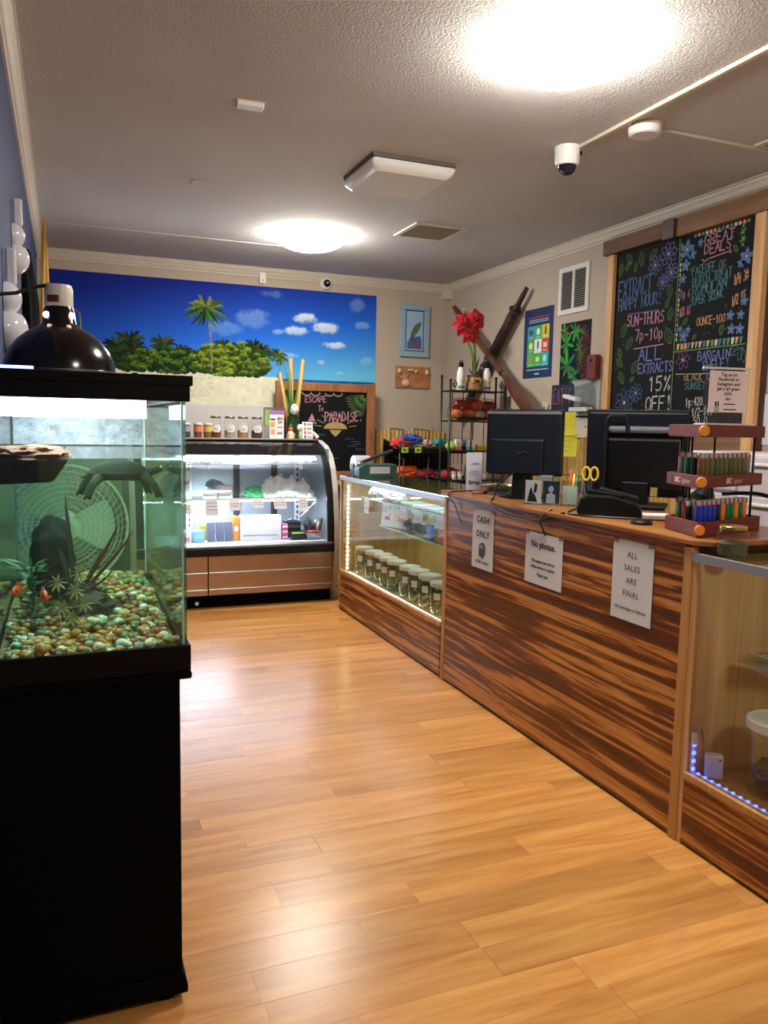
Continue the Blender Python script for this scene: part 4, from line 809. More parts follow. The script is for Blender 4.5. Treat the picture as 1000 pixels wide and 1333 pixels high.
q = thing('sign_holder', 'clear framed price sheet with coloured squares on top of the chilled case', 'sign', (1.60, 6.44, 1.266), .05)
MB().box((-.085, -.004, .0), (.095, .004, .255)).build('acrylic_frame', M_acr, q); MB().box((-.085, -.006, .24), (.095, .006, .258)).build('frame_top', M_steel, q); MB().box((-.085, -.005, .10), (-.075, .005, .24)).build('frame_side', M_steel, q)
MB().box((-.07, -.0052, .11), (-.045, -.0042, .235)).build('green_flyer', mat('lime_flyer', (120, 190, 60), .6), q); MB().box((-.045, -.0052, .16), (.09, -.0042, .235)).build('violet_flyer', mat('violet_flyer', (150, 110, 170), .6), q)
pg = MB().box((-.035, -.009, .0), (.085, -.007, .20)).build('price_sheet', M_paper, q)
for k, (x_, z_, c_) in enumerate(((.03, .155, (60,140,150)), (.055, .155, (220,130,50)), (-.028, .10, (220,160,60)), (-.025, .04, (222,150,110)), (.035, .13, (130,130,130)))): MB().box((x_, -.0105, z_), (x_ + (.022 if k < 2 else .034), -.0092, z_ + (.025 if k < 2 else (.04 if k < 4 else .016)))).build('colour_square', mat('psq_%d' % k, c_, .6), pg)
for z_ in (.155, .163, .095, .04, .052): MB().box((-.028 if z_ > .15 else .03, -.0105, z_), (.012 if z_ > .15 else .07, -.0092, z_ + .005)).build('text_line', M_ink, pg)
q = thing('glass_vase', 'tall glass vase of green beads holding bamboo canes and grass on the chilled case', 'vase', (1.775, 6.49, 1.266))
MB().lathe([(.050, 0), (.056, .01), (.056, .25), (.060, .262)], 22, cap1=False).build('glass', glass('green_vase_glass', '#cfe6d2'), q); MB().lathe([(.05, .004), (.052, .012), (.052, .19), (.02, .20)], 16).build('beads', mat('green_beads', (52, 92, 56), .35, var=.6, scale=90, bump=.6, bscale=70), q)
for k, (a, b_, r_) in enumerate((((-.02, 0, .05), (-.115, 0, .545), .0155), ((0, .01, .05), (-.018, .01, .665), .018), ((.015, -.01, .05), (.082, -.01, .66), .0165))):
    A = Vector(a); B = Vector(b_); MB().tube([A.lerp(B, s_ / 24) for s_ in range(25)], [r_ * (1.16 if s_ % 7 == 3 else 1.0) for s_ in range(25)], 12).build('bamboo_cane', M_bamboo, q)
M_grass = mat('blade_green', (52, 116, 44), .5, var=.3)
for k in range(20):
    a = rr.uniform(0, 2*PI); rad = rr.uniform(.05, .14); h = rr.uniform(.30, .50); p = [(.02 * math.cos(a) * (1 - s_) + rad * math.cos(a) * s_ ** 1.8, (.02 * math.sin(a) * (1 - s_) + rad * math.sin(a) * s_ ** 1.8) * .5, .1 + h * s_) for s_ in np.linspace(0, 1, 8)]
    MB().tube(p, [.005, .006, .006, .006, .005, .004, .003, .001], 4).build('grass_blade', M_grass, q)
lump((.035, .03, .042), 12, .3, 3, 3).build('white_rosette', mat('white_petals', (224, 222, 214), .6, bump=.5, bscale=60), q).location = (0, -.055, .245)
q = thing('figurine', 'small orange and white seated figurine in front of the vase', 'figurine', (1.735, 6.40, 1.272)); MB().lathe([(.030, 0), (.034, .02), (.022, .05), (.016, .062)], 16).build('body', mat('cream_glaze', (224, 206, 180), .35), q); MB().ball((0, 0, .078), (.020, .018, .021)).build('head', mat('orange_glaze', (206, 120, 60), .35), q); MB().lathe([(.016, .092), (.012, .108), (.002, .128)], 12).build('cap', mat('brown_glaze', (130, 60, 36), .35), q)
for s_ in (-1, 1): MB().ball((s_ * .026, -.015, .03), (.010, .012, .018), 10, 6).build('arm', mat('orange_glaze', 0), q)
q = thing('plush_toy', 'white plush toy slumped behind the colour dot card', 'toy', (1.865, 6.47, 1.266)); lump((.055, .04, .06), 15, .15, 2, 3, -.05).build('body', mat('white_plush', (226, 220, 208), .9, bump=.5, bscale=90), q).location = (0, 0, .05); MB().ball((-.035, -.01, .095), (.035, .032, .032)).build('head', mat('white_plush', 0), q)
for s_ in (-1, 1): MB().tube([(.02 + .03 * s_, -.02, .07), (.05 + .04 * s_, -.03, .04), (.07 + .045 * s_, -.035, .015)], [.018, .016, .014], 8).build('limb', mat('white_plush', 0), q)
q = thing('dot_card', 'white folded card with coloured dots at the right end of the case top', 'card', (1.875, 6.39, 1.272), -.05); MB().prism([(-.04, 0), (.04, 0), (0, .005)], 0, .0, 'XY') ; MB().obox((0, 0, .07), (.09, .002, .14), -.12, 'X').build('card', M_paper, q)
for k, c_ in enumerate(((50, 110, 130), (230, 160, 70), (196, 50, 60), (50, 90, 150))): MB().obox((-.022, -.007 + .0036 * k * 0 + (.055 - .035 * k) * .12, .125 - .035 * k), (.016, .003, .014), -.12, 'X').build('dot', mat('cdot_%d' % k, c_, .5), q); MB().obox((.015, -.007 + (.055 - .035 * k) * .12, .125 - .035 * k), (.035, .003, .005), -.12, 'X').build('text_line', M_g1, q)
# ---- paradise chalkboard behind the case
q = thing('chalkboard_sign', 'chalkboard with a wooden frame reading escape to paradise behind the chilled case', 'chalkboard', (1.72, 6.86, .90))
bd = MB().box((.06, -.012, .06), (.90, 0, .81)).build('board', M_board, q)
for a in (((0, -.03, 0), (.075, .01, .865)), ((.845, -.03, 0), (.925, .01, .865)), ((.075, -.028, .785), (.845, .01, .860)), ((.075, -.028, 0), (.845, .01, .075))): MB().box(*a).build('frame_rail', wood('frame_brown', (128, 80, 44), (168, 112, 66), scale=(14, 14, 3), rough=.5), q, bevel=.004)
PB = {k: MB() for k in CH}; yk = -.0132; ou = 1.95 - 1.72; oz = -.90
chalk_text(MB(), 'ESCAPE', ou + .033, 1.584 + oz, .201, .009, .051, yk).build('chalk_lettering', CH['pink'], bd); chalk_text(MB(), 'To', ou + .158, 1.51 + oz, .051, 0, .049, yk).build('chalk_lettering', CH['pink'], bd); chalk_text(MB(), 'PARADISE!', ou + .216, 1.419 + oz, .365, .012, .084, yk, .011).build('chalk_lettering', CH['pink'], bd)
for x_ in (.01, .09, .22, .30): PB['white'].ribbon([(ou + x_ + .04 * math.cos(a) + .04, 1.672 + oz + .026 * math.sin(a)) for a in np.linspace(PI * 1.05, 2.1 * PI, 9)], .006, yk)
PB['pink'].flat([(ou + .06, 1.42 + oz), (ou + .13, 1.42 + oz), (ou + .10, 1.49 + oz)], yk); PB['white'].ribbon([(ou + .05, 1.405 + oz), (ou + .14, 1.405 + oz)], .006, yk)
PB['gold'].flat([(ou + .32 + .11 * math.cos(a), 1.355 + oz + .062 * math.sin(a)) for a in np.linspace(0, PI, 14)], yk); PB['gold'].flat([(ou + .26, 1.345 + oz), (ou + .38, 1.345 + oz), (ou + .34, 1.30 + oz), (ou + .32, 1.285 + oz), (ou + .29, 1.31 + oz)], yk)
for k in range(9):
    a = PI * (k + .5) / 9; PB['yellow'].ribbon([(ou + .32 + .13 * math.cos(a), 1.36 + oz + .09 * math.sin(a)), (ou + .32 + .20 * math.cos(a), 1.36 + oz + .15 * math.sin(a))], .004, yk)
for k in range(11):
    x_, z_ = rr.uniform(.02, .52), rr.uniform(1.06, 1.33); PB['blue' if k % 3 else 'teal'].ribbon([(ou + x_ + .012 * s_, z_ + oz + .010 * abs(math.sin(s_ * .9))) for s_ in range(8)], .004, yk)
for k in range(9):
    a = PI + .15 + k * .15; PB['green'].ribbon(leaf2d(ou + .61, 1.66 + oz, .2, .012, a), .004, yk)
for k, mb in PB.items():
    if mb.v: mb.build('chalk_marks', CH[k], bd)['kind'] = 'stuff'
tag(MB().box((1.70, 6.68, .86), (2.66, 6.90, .895)).box((1.74, 6.72, 0), (1.80, 6.86, .86)).box((2.56, 6.72, 0), (2.62, 6.86, .86)).build('low_bench', M_maple, bevel=.004), 'narrow maple bench carrying the paradise chalkboard behind the chilled case', 'bench')
# ================================================================== GLASS CASE BESIDE THE FRIDGE
CX0, CX1 = 1.92, 2.50
M_case_in = wood('case_lining', (196, 158, 96), (216, 182, 120), scale=(14, 14, 2), rough=.45)
E_led = emit('warm_led', (255, 252, 214), CASE_LED); E_ledb = emit('blue_led', (60, 84, 255), 7.0)
def glass_case(label, y0, y1, zb, zt, led, ledm, back_m, deck_m):
    t = thing('glass_display_case', label, 'display case', (0, 0, 0))
    MB().box((CX0, y0 + .03, 0.012), (CX0 + .018, y1 - .02, zb)).build('front_board', M_tiger, t, bevel=.002)
    MB().box((CX0 + .02, y0 + .03, 0), (CX1, y1 - .02, zb - .02)).build('plinth', M_tankblack, t)
    MB().box((CX0 + .018, y0 + .02, zb - .02), (CX1, y1 - .02, zb)).build('deck', deck_m, t)
    MB().box((CX0 - .004, y0 + .03, zb - .012), (CX0 + .022, y1 - .02, zb + .012)).build('sill', M_oak, t, bevel=.003)
    for y_ in (y0, y1 - .02): MB().box((CX0, y_, 0), (CX1, y_ + .02, zt - .012)).build('end_panel', M_case_in if back_m is not M_maple else M_maple, t, bevel=.002)
    MB().box((CX1 - .02, y0 + .02, zb), (CX1, y1 - .02, zt - .012)).build('rear_panel', back_m, t)
    MB().box((CX0 + .008, y0 + .022, zb + .01), (CX0 + .013, y1 - .022, zt - .02)).build('front_glass', M_glass, t)
    tp = MB().box((CX0 + .002, y0 + .002, zt - .010), (CX1, y1 - .002, zt)).build('top_glass', M_glassg, t)
    MB().box((CX0 - .006, y0, zt - .028), (CX0 + .006, y1, zt + .002)).build('metal_edge', M_alum, tp, bevel=.002)
    return t
M_greenback = mat('pale_green_panel', (198, 212, 196), .5, var=.05)
t = glass_case('lit glass display case with jars between the counter and the chilled case', 3.87, 5.66, .30, 1.015, None, None, M_greenback, mat('lit_deck', (206, 200, 170), .5))
MB().box((CX1 - .026, 4.75, .30), (CX1 - .021, 5.64, 1.0)).build('sliding_door', M_case_in, t)
MB().box((CX0 - .006, 3.848, 0), (CX0 + .03, 3.872, 1.012)).build('corner_post', M_oak, t, bevel=.003)
st = MB().box((CX0 + .018, 5.545, .315), (CX0 + .030, 5.556, .955)).build('led_strip', M_white, t)
mb = MB()
for k in range(20): mb.box((CX0 + .018, 5.541, .325 + k * .032), (CX0 + .030, 5.5455, .337 + k * .032))
mb.build('led', E_led, st)
MB().box((CX0 + .014, 5.556, .312), (CX0 + .05, 5.64, .985)).build('corner_post', M_case_in, t)
st = MB().box((CX0 + .022, 3.91, .301), (CX0 + .034, 5.54, .306)).build('led_strip', M_white, t); mb = MB()
for k in range(40): mb.box((CX0 + .022, 3.93 + k * .040, .306), (CX0 + .032, 3.942 + k * .040, .3095))
mb.build('led', E_led, st)
s1 = MB().box((2.03, 3.90, .868), (2.40, 5.50, .874)).build('glass_shelf', M_glassg, t); MB().box((2.026, 3.90, .866), (2.031, 5.50, .876)).build('shelf_edge', mat('green_glass_edge', (170, 220, 180), .2), s1)
s2 = MB().box((2.06, 3.90, .690), (2.36, 5.20, .696)).build('glass_shelf', M_glassg, t); MB().box((2.056, 3.90, .688), (2.061, 5.20, .698)).build('shelf_edge', mat('green_glass_edge', 0), s2)
# under-shelf light rail that lights the upper goods
st = MB().box((2.035, 3.92, .998), (2.05, 5.50, 1.003)).build('led_strip', M_white, t); mb = MB()
for k in range(40): mb.box((2.037, 3.94 + k * .039, .9945), (2.048, 3.952 + k * .039, .998))
mb.build('led', emit('cool_led', (225, 236, 255), CASE_LED * 4), st)
M_herb = mat('dried_herb', (92, 110, 48), .85, var=.55, scale=60, bump=.8, bscale=50)
def store_jar(label, x, y_, z_, r, h, fill, group, tint=0):
    q = thing('storage_jar', label, 'jar', (x, y_, z_), 0, group)
    MB().lathe([(r * .94, .001), (r, .006), (r, h * .88), (r * .97, h * .9)], 24, cap1=False).build('jar_wall', M_acr, q)
    MB().lathe([(r * 1.02, h * .88), (r * 1.05, h * .89), (r * 1.05, h * .985), (r * 1.0, h)], 24).build('lid', mat('jar_lid_white', (224, 222, 204), .4), q)
    for k in range(4): lump((r * .52, r * .52, h * .16), int(y_ * 100) + k, .45, 3, 2).build('herb_bud', M_herb, q).location = (r * .35 * math.cos(k * 1.6 + tint), r * .35 * math.sin(k * 1.6 + tint), h * (.17 + .13 * k * fill))
    MB().box((-.02, -r - .001, h * .5), (.02, -r, h * .7)).build('label_sticker', M_paper, q)
    q.rotation_euler = (0, 0, -.9); return q
ordn = ['first', 'second', 'third', 'fourth', 'fifth', 'sixth', 'seventh', 'eighth', 'last']
for k, (y_, r_) in enumerate(((5.41, .063), (5.21, .063), (5.072, .063), (4.935, .063), (4.795, .063), (4.58, .065), (4.435, .065), (4.275, .068), (4.105, .070))):
    store_jar('clear white-lidded herb jar on the case floor, %s from the chilled case' % ordn[k], 2.03 if k != 2 else 2.045, y_, .31, r_, .20 if k < 8 else .185, 1.15, 'white lidded herb jars on the case floor', k * .7)
for k, (y_, h) in enumerate(((4.86, .155), (4.70, .15), (4.56, .155), (4.43, .15), (4.29, .155), (4.14, .15), (3.99, .15))):
    store_jar('clear herb jar on the middle glass shelf, %s from the chilled case' % (ordn[k] if k < 6 else 'last'), 2.14, y_, .697, .05, h, .5, 'herb jars on the middle glass shelf', k)
# goods on the case shelves
q = thing('leaflet_stand', 'pair of white leaflets with pink and orange pictures in the lit case', 'leaflet stand', (2.10, 5.02, .697), -PI / 2 + .25)
MB().box((-.15, .012, 0), (.15, .05, .012)).build('stand_foot', M_acr, q)
for k, (x_, c1, c2) in enumerate(((-.075, (190, 60, 110), (170, 120, 150)), (.075, (226, 150, 60), (110, 180, 150)))):
    o = MB().obox((x_, 0, .085), (.142, .003, .165), -.12, 'X').build('leaflet', M_paper, q)
    MB().flat([(x_ + .045 * math.cos(a) * (1 if i % 2 else .45), .07 + .05 * math.sin(a) * (1 if i % 2 else .5)) for i, a in enumerate(np.linspace(0, 2*PI, 13)[:-1])], -.006).build('picture', mat('leafpic_%d' % k, c1, .6), o)
    MB().flat([(x_ - .04, .13), (x_ + .04, .13), (x_ + .035, .15), (x_ - .03, .152)], -.0005 - .003).build('heading', mat('leafhd_%d' % k, c2, .6), o)
for k, (y_, c_, nm) in enumerate(((4.40, (82, 70, 170), 'violet'), (4.22, (196, 60, 66), 'red'), (4.08, (150, 196, 220), 'sky blue'))):
    q = thing('small_pouch', '%s pouch standing at the front of the middle glass shelf' % nm, 'pouch', (2.078, y_, .697), -PI / 2); MB().prism([(-.045, 0), (.045, 0), (.042, .085), (-.042, .085)], -.009, .009, 'XZ').build('pouch', mat('pouch_%d' % k, c_, .35, var=.2, scale=40), q, bevel=.006); MB().box((-.042, -.008, .085), (.042, .008, .10)).build('seal', mat('pouchs_%d' % k, tuple(int(v * .7) for v in c_), .4), q)
for k, (y_, nm) in enumerate(((5.40, 'farthest'), (5.27, 'second'), (5.13, 'third'), (4.98, 'fourth'))):
    bag('sample_bag', '%s crumpled white sample bag along the upper glass shelf' % nm, 'bag', 2.12, y_, .875, (.06, .065, .05), 30 + k, mat('pink_white_film', (226, 214, 216), .4, var=.25, scale=40, bump=.4, bscale=50), False)
for k, (y_, c_) in enumerate(((4.80, (150, 190, 150)), (4.62, (214, 214, 214)), (4.42, (180, 200, 196)), (4.20, (214, 210, 200)), (4.03, (190, 200, 190)))):
    carton('flat_pack', 'flat pale packet lying on the upper glass shelf, %s nearest the counter' % ('fifth', 'fourth', 'third', 'second', 'very')[k], 'packet', (2.08, y_ - .07, .875), (2.22, y_ + .06, .895), mat('flatpack_%d' % k, c_, .5), .1 * k)
for k, (y_, w_, h) in enumerate(((5.36, .10, .11), (4.99, .13, .085), (4.70, .11, .075), (4.45, .12, .07), (4.12, .16, .07))):
    q = thing('price_tag', 'white price tag in the lit case, %s from the chilled case' % ordn[k], 'price tag', (2.023, y_ + w_ / 2, .872 - h), -PI / 2, 'price tags in the lit glass case'); MB().grid(lambda a, b_: (w_ * a, -.003 * (1 - b_), h * b_), 2, 3).build('card', M_paper, q)
    for j in range(2): MB().box((.01, -.006, h * (.35 + .25 * j)), (w_ - .02, -.0042, h * (.35 + .25 * j) + .004)).build('text_line', M_g1, q)
bag('pink_bag', 'small pink bag on the floor of the lit case behind the jars', 'bag', 2.30, 5.28, .695, (.06, .06, .05), 44, mat('rose_film', (200, 120, 120), .5), False).location.z = .30
# ---- teal sealing machine on the case
q = thing('heat_sealer', 'teal sealing machine with a raised black lever on the glass case top', 'machine', (2.15, 5.53, 1.0165), .05)
MB().prism([(-.155, 0), (.155, 0), (.155, .075), (.14, .095), (-.12, .095), (-.155, .07)], -.06, .06, 'XZ').build('body', mat('teal_enamel', (44, 82, 86), .4), q, bevel=.01); MB().box((-.07, -.064, .025), (.09, -.059, .075)).build('label_plate', mat('pale_pink_plate', (206, 190, 192), .5), q)
MB().obox((.0, 0, .145), (.30, .028, .022), -.33, 'Y').build('lever', mat('dark_teal', (28, 46, 50), .4), q, bevel=.006); MB().cyl((-.13, -.05, .10), (-.13, .05, .10), .016).build('hinge', M_steel, q)
q = thing('label_roll', 'grey white roll of film behind the teal sealing machine', 'roll', (2.06, 5.50 + .10, 1.0165)); MB().cyl((-.06, 0, .078), (.06, 0, .078), .075, n=24).build('roll', mat('film_roll', (170, 172, 176), .4), q); MB().cyl((-.064, 0, .078), (.064, 0, .078), .022, n=14).build('core', mat('card_core', (150, 120, 84), .7), q)
for s_ in (-1, 1): MB().box((s_ * .068 - .004, -.03, 0), (s_ * .068 + .004, .03, .09)).build('cradle', M_black, q)
# ================================================================== WOODEN COUNTER
t = thing('service_counter', 'long service counter faced with tiger striped bamboo plywood', 'counter', (0, 0, 0))
MB().box((1.92, 2.065, .012), (1.94, 3.845, 1.026)).build('front_panel', M_tiger, t, bevel=.002); MB().box((1.945, 2.04, 0), (2.44, 3.845, 1.024)).build('carcass', M_barn, t)
MB().box((1.914, 2.028, 0), (1.945, 2.064, 1.018)).build('corner_post', M_oak, t, bevel=.003)
M_ctop = wood('counter_top_wood', (128, 76, 38), (176, 118, 64), scale=(16, 2, 16), rough=.3)
MB().prism([(1.905, 2.02), (1.955, 1.965), (2.36, 1.965), (2.47, 2.02), (2.47, 4.02), (1.96, 4.02), (1.905, 3.90)], 1.026, 1.044, 'XY').build('worktop', M_ctop, t, bevel=.004)
# ---- signs taped to the front
def sheet(label, y0, z0, w_, h):
    q = thing('paper_sign', label, 'sign', (1.9185, y0, z0), -PI / 2); MB().grid(lambda a, b_: (w_ * a, -.0012 - .001 * math.sin(PI * a), h * b_), 4, 4).build('sheet', M_paper, q)
    for x_ in (.0, w_ - .03): MB().box((x_, -.0032, h - .012), (x_ + .03, -.0028, h + .008)).build('tape', glass('clear_tape', '#e6e4e0', .2), q)
    return q
q = sheet('white paper sign reading cash only on the left of the counter front', 3.552, .695, .215, .298)
put_text(MB(), 'CASH', .108, .232, .046, -.0034, bold=.0012, spacing=1.15).build('lettering', M_ink, q); put_text(MB(), 'ONLY', .108, .160, .046, -.0034, bold=.0012, spacing=1.15).build('lettering', M_ink, q); put_text(MB(), '(ATM is inside)', .108, .028, .021, -.0034, bold=.0004).build('lettering', M_ink, q); pass
mb = MB().flat([(.075, .065), (.118, .055), (.138, .075), (.138, .118), (.12, .135), (.083, .128), (.075, .11)], -.0034); mb.build('machine_icon', mat('icon_grey', (70, 70, 72), .7), q)
MB().flat([(.086, .102), (.116, .102), (.116, .122), (.090, .122)], -.0038).build('icon_screen', mat('icon_light', (150, 150, 152), .7), q)
q = sheet('white paper sign reading no photos in the middle of the counter front', 3.048, .715, .288, .228)
put_text(MB(), 'No photos.', .142, .165, .040, -.0034, bold=.0012).build('lettering', M_ink, q); put_text(MB(), 'We reserve the right to', .144, .098, .0185, -.0034, bold=.0007).build('lettering', M_ink, q); put_text(MB(), 'refuse service to anyone.', .144, .072, .0185, -.0034, bold=.0007).build('lettering', M_ink, q); put_text(MB(), 'Thank you', .144, .038, .0205, -.0034, bold=.0008).build('lettering', M_ink, q); pass
q = sheet('white paper sign reading all sales are final on the right of the counter front', 2.434, .697, .224, .297)
mb = MB()
for k, s_ in enumerate(('ALL', 'SALES', 'ARE', 'FINAL')): put_text(MB(), s_, .112, .236 - .048 * k, .032, -.0034, spacing=1.1).build('lettering', mat('grey_black_ink', (50, 50, 58), .7), q)
put_text(MB(), 'No Exchanges or Refunds', .112, .040, .0165, -.0034, bold=.0003).build('lettering', mat('grey_black_ink', (50, 50, 58), .7), q); pass
# ---- monitors (seen from behind)
M_navy = mat('navy_black_plastic', (14, 19, 30), .42, var=.1, spec=.3); M_edge = mat('grey_bezel_edge', (96, 98, 104), .3)
q = thing('computer_monitor', 'black square monitor seen from behind on the left of the counter', 'monitor', (2.17, 3.50, 1.045), -PI / 4)
MB().obox((0, 0.03, .280), (.385, .03, .335), 0).build('bezel', M_black, q, bevel=.006); sb = MB().prism([(-.192, .12), (.192, .12), (.192, .425), (.175, .445), (-.175, .445), (-.192, .425)], -.03, .016, 'XZ').build('rear_shell', M_navy, q, bevel=.012)
MB().box((-.19, -.034, .420), (.19, -.026, .434)).build('vent_ridge', M_edge, sb, bevel=.003); MB().box((-.165, -.055, .02 + .10), (.11, -.03, .30)).build('rear_bulge', M_navy, q, bevel=.012)
for k in range(3): pass
MB().tube([(-.03, -.058, .235), (-.01, -.058, .222), (.02, -.058, .235), (.04, -.058, .225)], .004, 6).build('raised_logo', mat('dark_logo', (34, 40, 52), .3), q)
MB().prism([(-.055, .0), (.055, .0), (.045, .17), (-.045, .17)], -.03, .01, 'XZ').build('neck', M_black, q, bevel=.004); MB().lathe([(.12, 0), (.12, .008), (.10, .014), (.04, .018)], 28).build('foot', M_black, q)
MB().box((.10, -.062, .075), (.16, -.02, .12)).build('usb_dongle', mat('grey_dongle', (150, 148, 144), .4), q, bevel=.003)
q = thing('computer_monitor', 'larger black touchscreen till seen from behind on the right of the counter', 'monitor', (2.43, 2.95, 1.045), -PI / 4)
lean = Matrix.Rotation(.10, 3, 'X')
MB().obox((-.005, .01, .245), (.44, .03, .385), m=lean).build('rear_shell', M_navy, q, bevel=.010); MB().obox((-.005, .028, .247), (.455, .012, .40), m=lean).build('bezel', M_black, q, bevel=.004)
MB().obox((.03, -.02, .20), (.33, .045, .24), m=lean).build('rear_bulge', M_black, q, bevel=.012); MB().obox((.02, -.04, .355), (.30, .035, .03), m=lean).build('vent_ridge', M_edge, q, bevel=.012)
MB().tube([(-.13, -.115, .01), (-.135, -.075, .20), (-.135, -.055, .395), (-.12, -.05, .415), (-.06, -.05, .415), (-.045, -.055, .395), (-.04, -.06, .34)], .010, 8).build('carry_handle', M_black, q)
MB().box((-.16, -.11, 0), (.14, .09, .022)).build('foot', M_black, q, bevel=.008); MB().obox((0, -.02, .06), (.12, .06, .12)).build('neck', M_black, q, bevel=.006)
MB().box((.07, -.075, .06), (.10, -.066, .10)).build('warning_sticker', mat('ochre_sticker', (150, 130, 70), .6), q)
# ---- small things on the counter
q = thing('card_terminal', 'black rounded card terminal lying in front of the right monitor', 'card terminal', (2.10, 2.70, 1.045), -PI / 4 + .1)
MB().prism([(-.13, 0), (-.135, .03), (-.12, .075), (-.085, .092), (.01, .090), (.09, .065), (.12, .04), (.13, 0)], -.07, .06, 'XZ').build('body', M_black, q, bevel=.014); MB().obox((-.02, -.045, .092), (.15, .035, .022), .12, 'Y').build('front_ridge', M_black, q, bevel=.008); MB().obox((.03, .03, .088), (.16, .05, .02), .22, 'Y').build('swipe_slot', mat('charcoal_plastic', (34, 34, 38), .35), q, bevel=.006)
q = thing('paper_stack', 'white sheets of paper lying under the right monitor', 'paper', (2.23, 2.66, 1.045), -.5)
for k in range(3): MB().box((-.11 + .01 * k, -.06, .001 + .0025 * k), (.11, .06 - .01 * k, .003 + .0025 * k)).build('sheet', M_paper, q)
q = thing('card_holder', 'clear acrylic holder with two monochrome picture cards on the counter', 'card holder', (2.06, 3.145, 1.045), -PI / 4 - .12)
MB().box((-.088, -.016, 0), (.088, -.012, .13)).build('front_wall', M_acr, q); MB().box((-.088, .010, 0), (.088, .014, .145)).build('rear_wall', M_acr, q); MB().box((-.088, -.016, 0), (.088, .014, .005)).build('bottom', M_acr, q)
for k, (x0, c_, c2) in enumerate(((-.082, (206, 204, 202), (24, 24, 30)), (.004, (38, 46, 66), (170, 176, 186)))):
    o = MB().box((x0, -.010, .006), (x0 + .077, -.006, .112)).build('picture_card', mat('piccard_%d' % k, c_, .4), q); m_ = mat('picfig_%d' % k, c2, .5)
    if k == 0: MB().flat([(x0 + .01, .012), (x0 + .022, .07), (x0 + .03, .08), (x0 + .036, .055), (x0 + .05, .04), (x0 + .06, .012)], -.0107).flat([(x0 + .040, .05), (x0 + .046, .10), (x0 + .058, .095), (x0 + .055, .06)], -.0108).build('figure', m_, o)
    else: MB().flat([(x0 + .015, .01), (x0 + .06, .01), (x0 + .058, .05), (x0 + .038, .06), (x0 + .018, .05)], -.0107).flat([(x0 + .038 + .013 * math.cos(a), .076 + .016 * math.sin(a)) for a in np.linspace(0, 2*PI, 11)[:-1]], -.0108).build('figure', m_, o)
q = thing('pen_cup', 'clear square cup of pens and flyers behind the picture cards', 'cup', (2.20, 3.06, 1.045), -PI / 4)
for a in (((-.075, -.05, 0), (.075, -.047, .115)), ((-.075, .047, 0), (.075, .05, .115)), ((-.075, -.047, 0), (-.072, .047, .115)), ((.072, -.047, 0), (.075, .047, .115)), ((-.002, -.047, 0), (.001, .047, .115))): MB().box(*a).build('cup_wall', M_acr, q)
for k, (x_, z_, c_) in enumerate(((-.05, .165, (196, 60, 50)), (-.02, .15, (50, 120, 110)), (.015, .14, (40, 60, 140)), (-.035, .145, (220, 200, 60)))): MB().cyl((x_, .0, .004), (x_ + .008, .012, z_), .0045, n=8).build('pen', mat('cpen_%d' % k, c_, .4), q)
for k in range(4): MB().obox((-.05 + .008 * k, -.02, .05), (.05, .002, .085), .06 * k, 'Z').build('flyer', mat('cflyer_%d' % (k % 2), [(190, 170, 150), (170, 190, 170)][k % 2], .6), q)
q = thing('scissors', 'scissors with yellow handles standing in the clear pen cup', 'scissors', (2.235, 3.03, 1.05), -PI / 4)
for s_ in (-1, 1):
    MB().tube([(s_ * .018 + .017 * math.cos(a), 0, .145 + .030 * math.sin(a)) for a in np.linspace(0, 2*PI, 15)[:-1]], .0055, 7, True).build('handle', mat('yellow_plastic', (224, 190, 40), .4), q); MB().obox((s_ * .004, 0, .06), (.008, .002, .12), s_ * .06, 'Y').build('blade', M_steel, q)
q = thing('card_block', 'stack of kraft brown cards behind the clear pen cup', 'card stack', (2.335, 3.055, 1.045), -PI / 4)
for k in range(7): MB().box((-.03, -.045, .006 * k + .0005), (.03 + .001 * (k % 2), .045, .006 * k + .006)).build('card', mat('kraft_%d' % (k % 2), [(176, 120, 80), (200, 160, 120)][k % 2], .7), q)
q = thing('tent_sign', 'tall narrow white standing sign at the left end of the counter', 'sign', (2.135, 3.96, 1.045), -.45)
MB().obox((0, 0, .105), (.088, .003, .21), -.05, 'X').build('sheet', mat('lilac_paper', (206, 204, 220), .6), q); MB().box((-.045, -.012, 0), (.045, .02, .004)).build('foot', M_acr, q); mb = MB()
put_text(MB(), 'Syrup', 0, .035, .028, -.0075, bold=.001, shear=.2).build('lettering', M_ink, q); MB().obox((.008, -.0035, .150), (.04, .001, .007), -.05, 'X').build('text_line', mat('grey_print', 0), q)
for z_ in (.105, .095, .085): MB().obox((0, -.0035, z_), (.055, .001, .003), -.05, 'X').build('text_line', M_g1, q)
q = thing('sticky_pad', 'pale yellow note stuck behind the narrow standing sign', 'note', (2.155, 3.985, 1.19), -.45); MB().obox((-.01, 0, .02), (.088, .003, .075)).build('sheet', mat('cream_note', (226, 214, 160), .7), q); MB().box((-.05, -.003, .05), (.03, -.002, .055)).build('glue_band', mat('cream_note2', (206, 190, 140), .7), q)
q = thing('ash_dish', 'shallow cream dish with mixed green bits on the left end of the counter', 'dish', (2.28, 3.93, 1.045)); MB().lathe([(.05, 0), (.085, .012), (.10, .03), (.097, .031), (.08, .014), (.02, .010)], 28).build('dish', mat('cream_ceramic', (206, 196, 172), .35), q); lump((.06, .06, .02), 3, .5, 4, 3, -.004).build('bits', M_herb, q).location = (0, 0, .016)
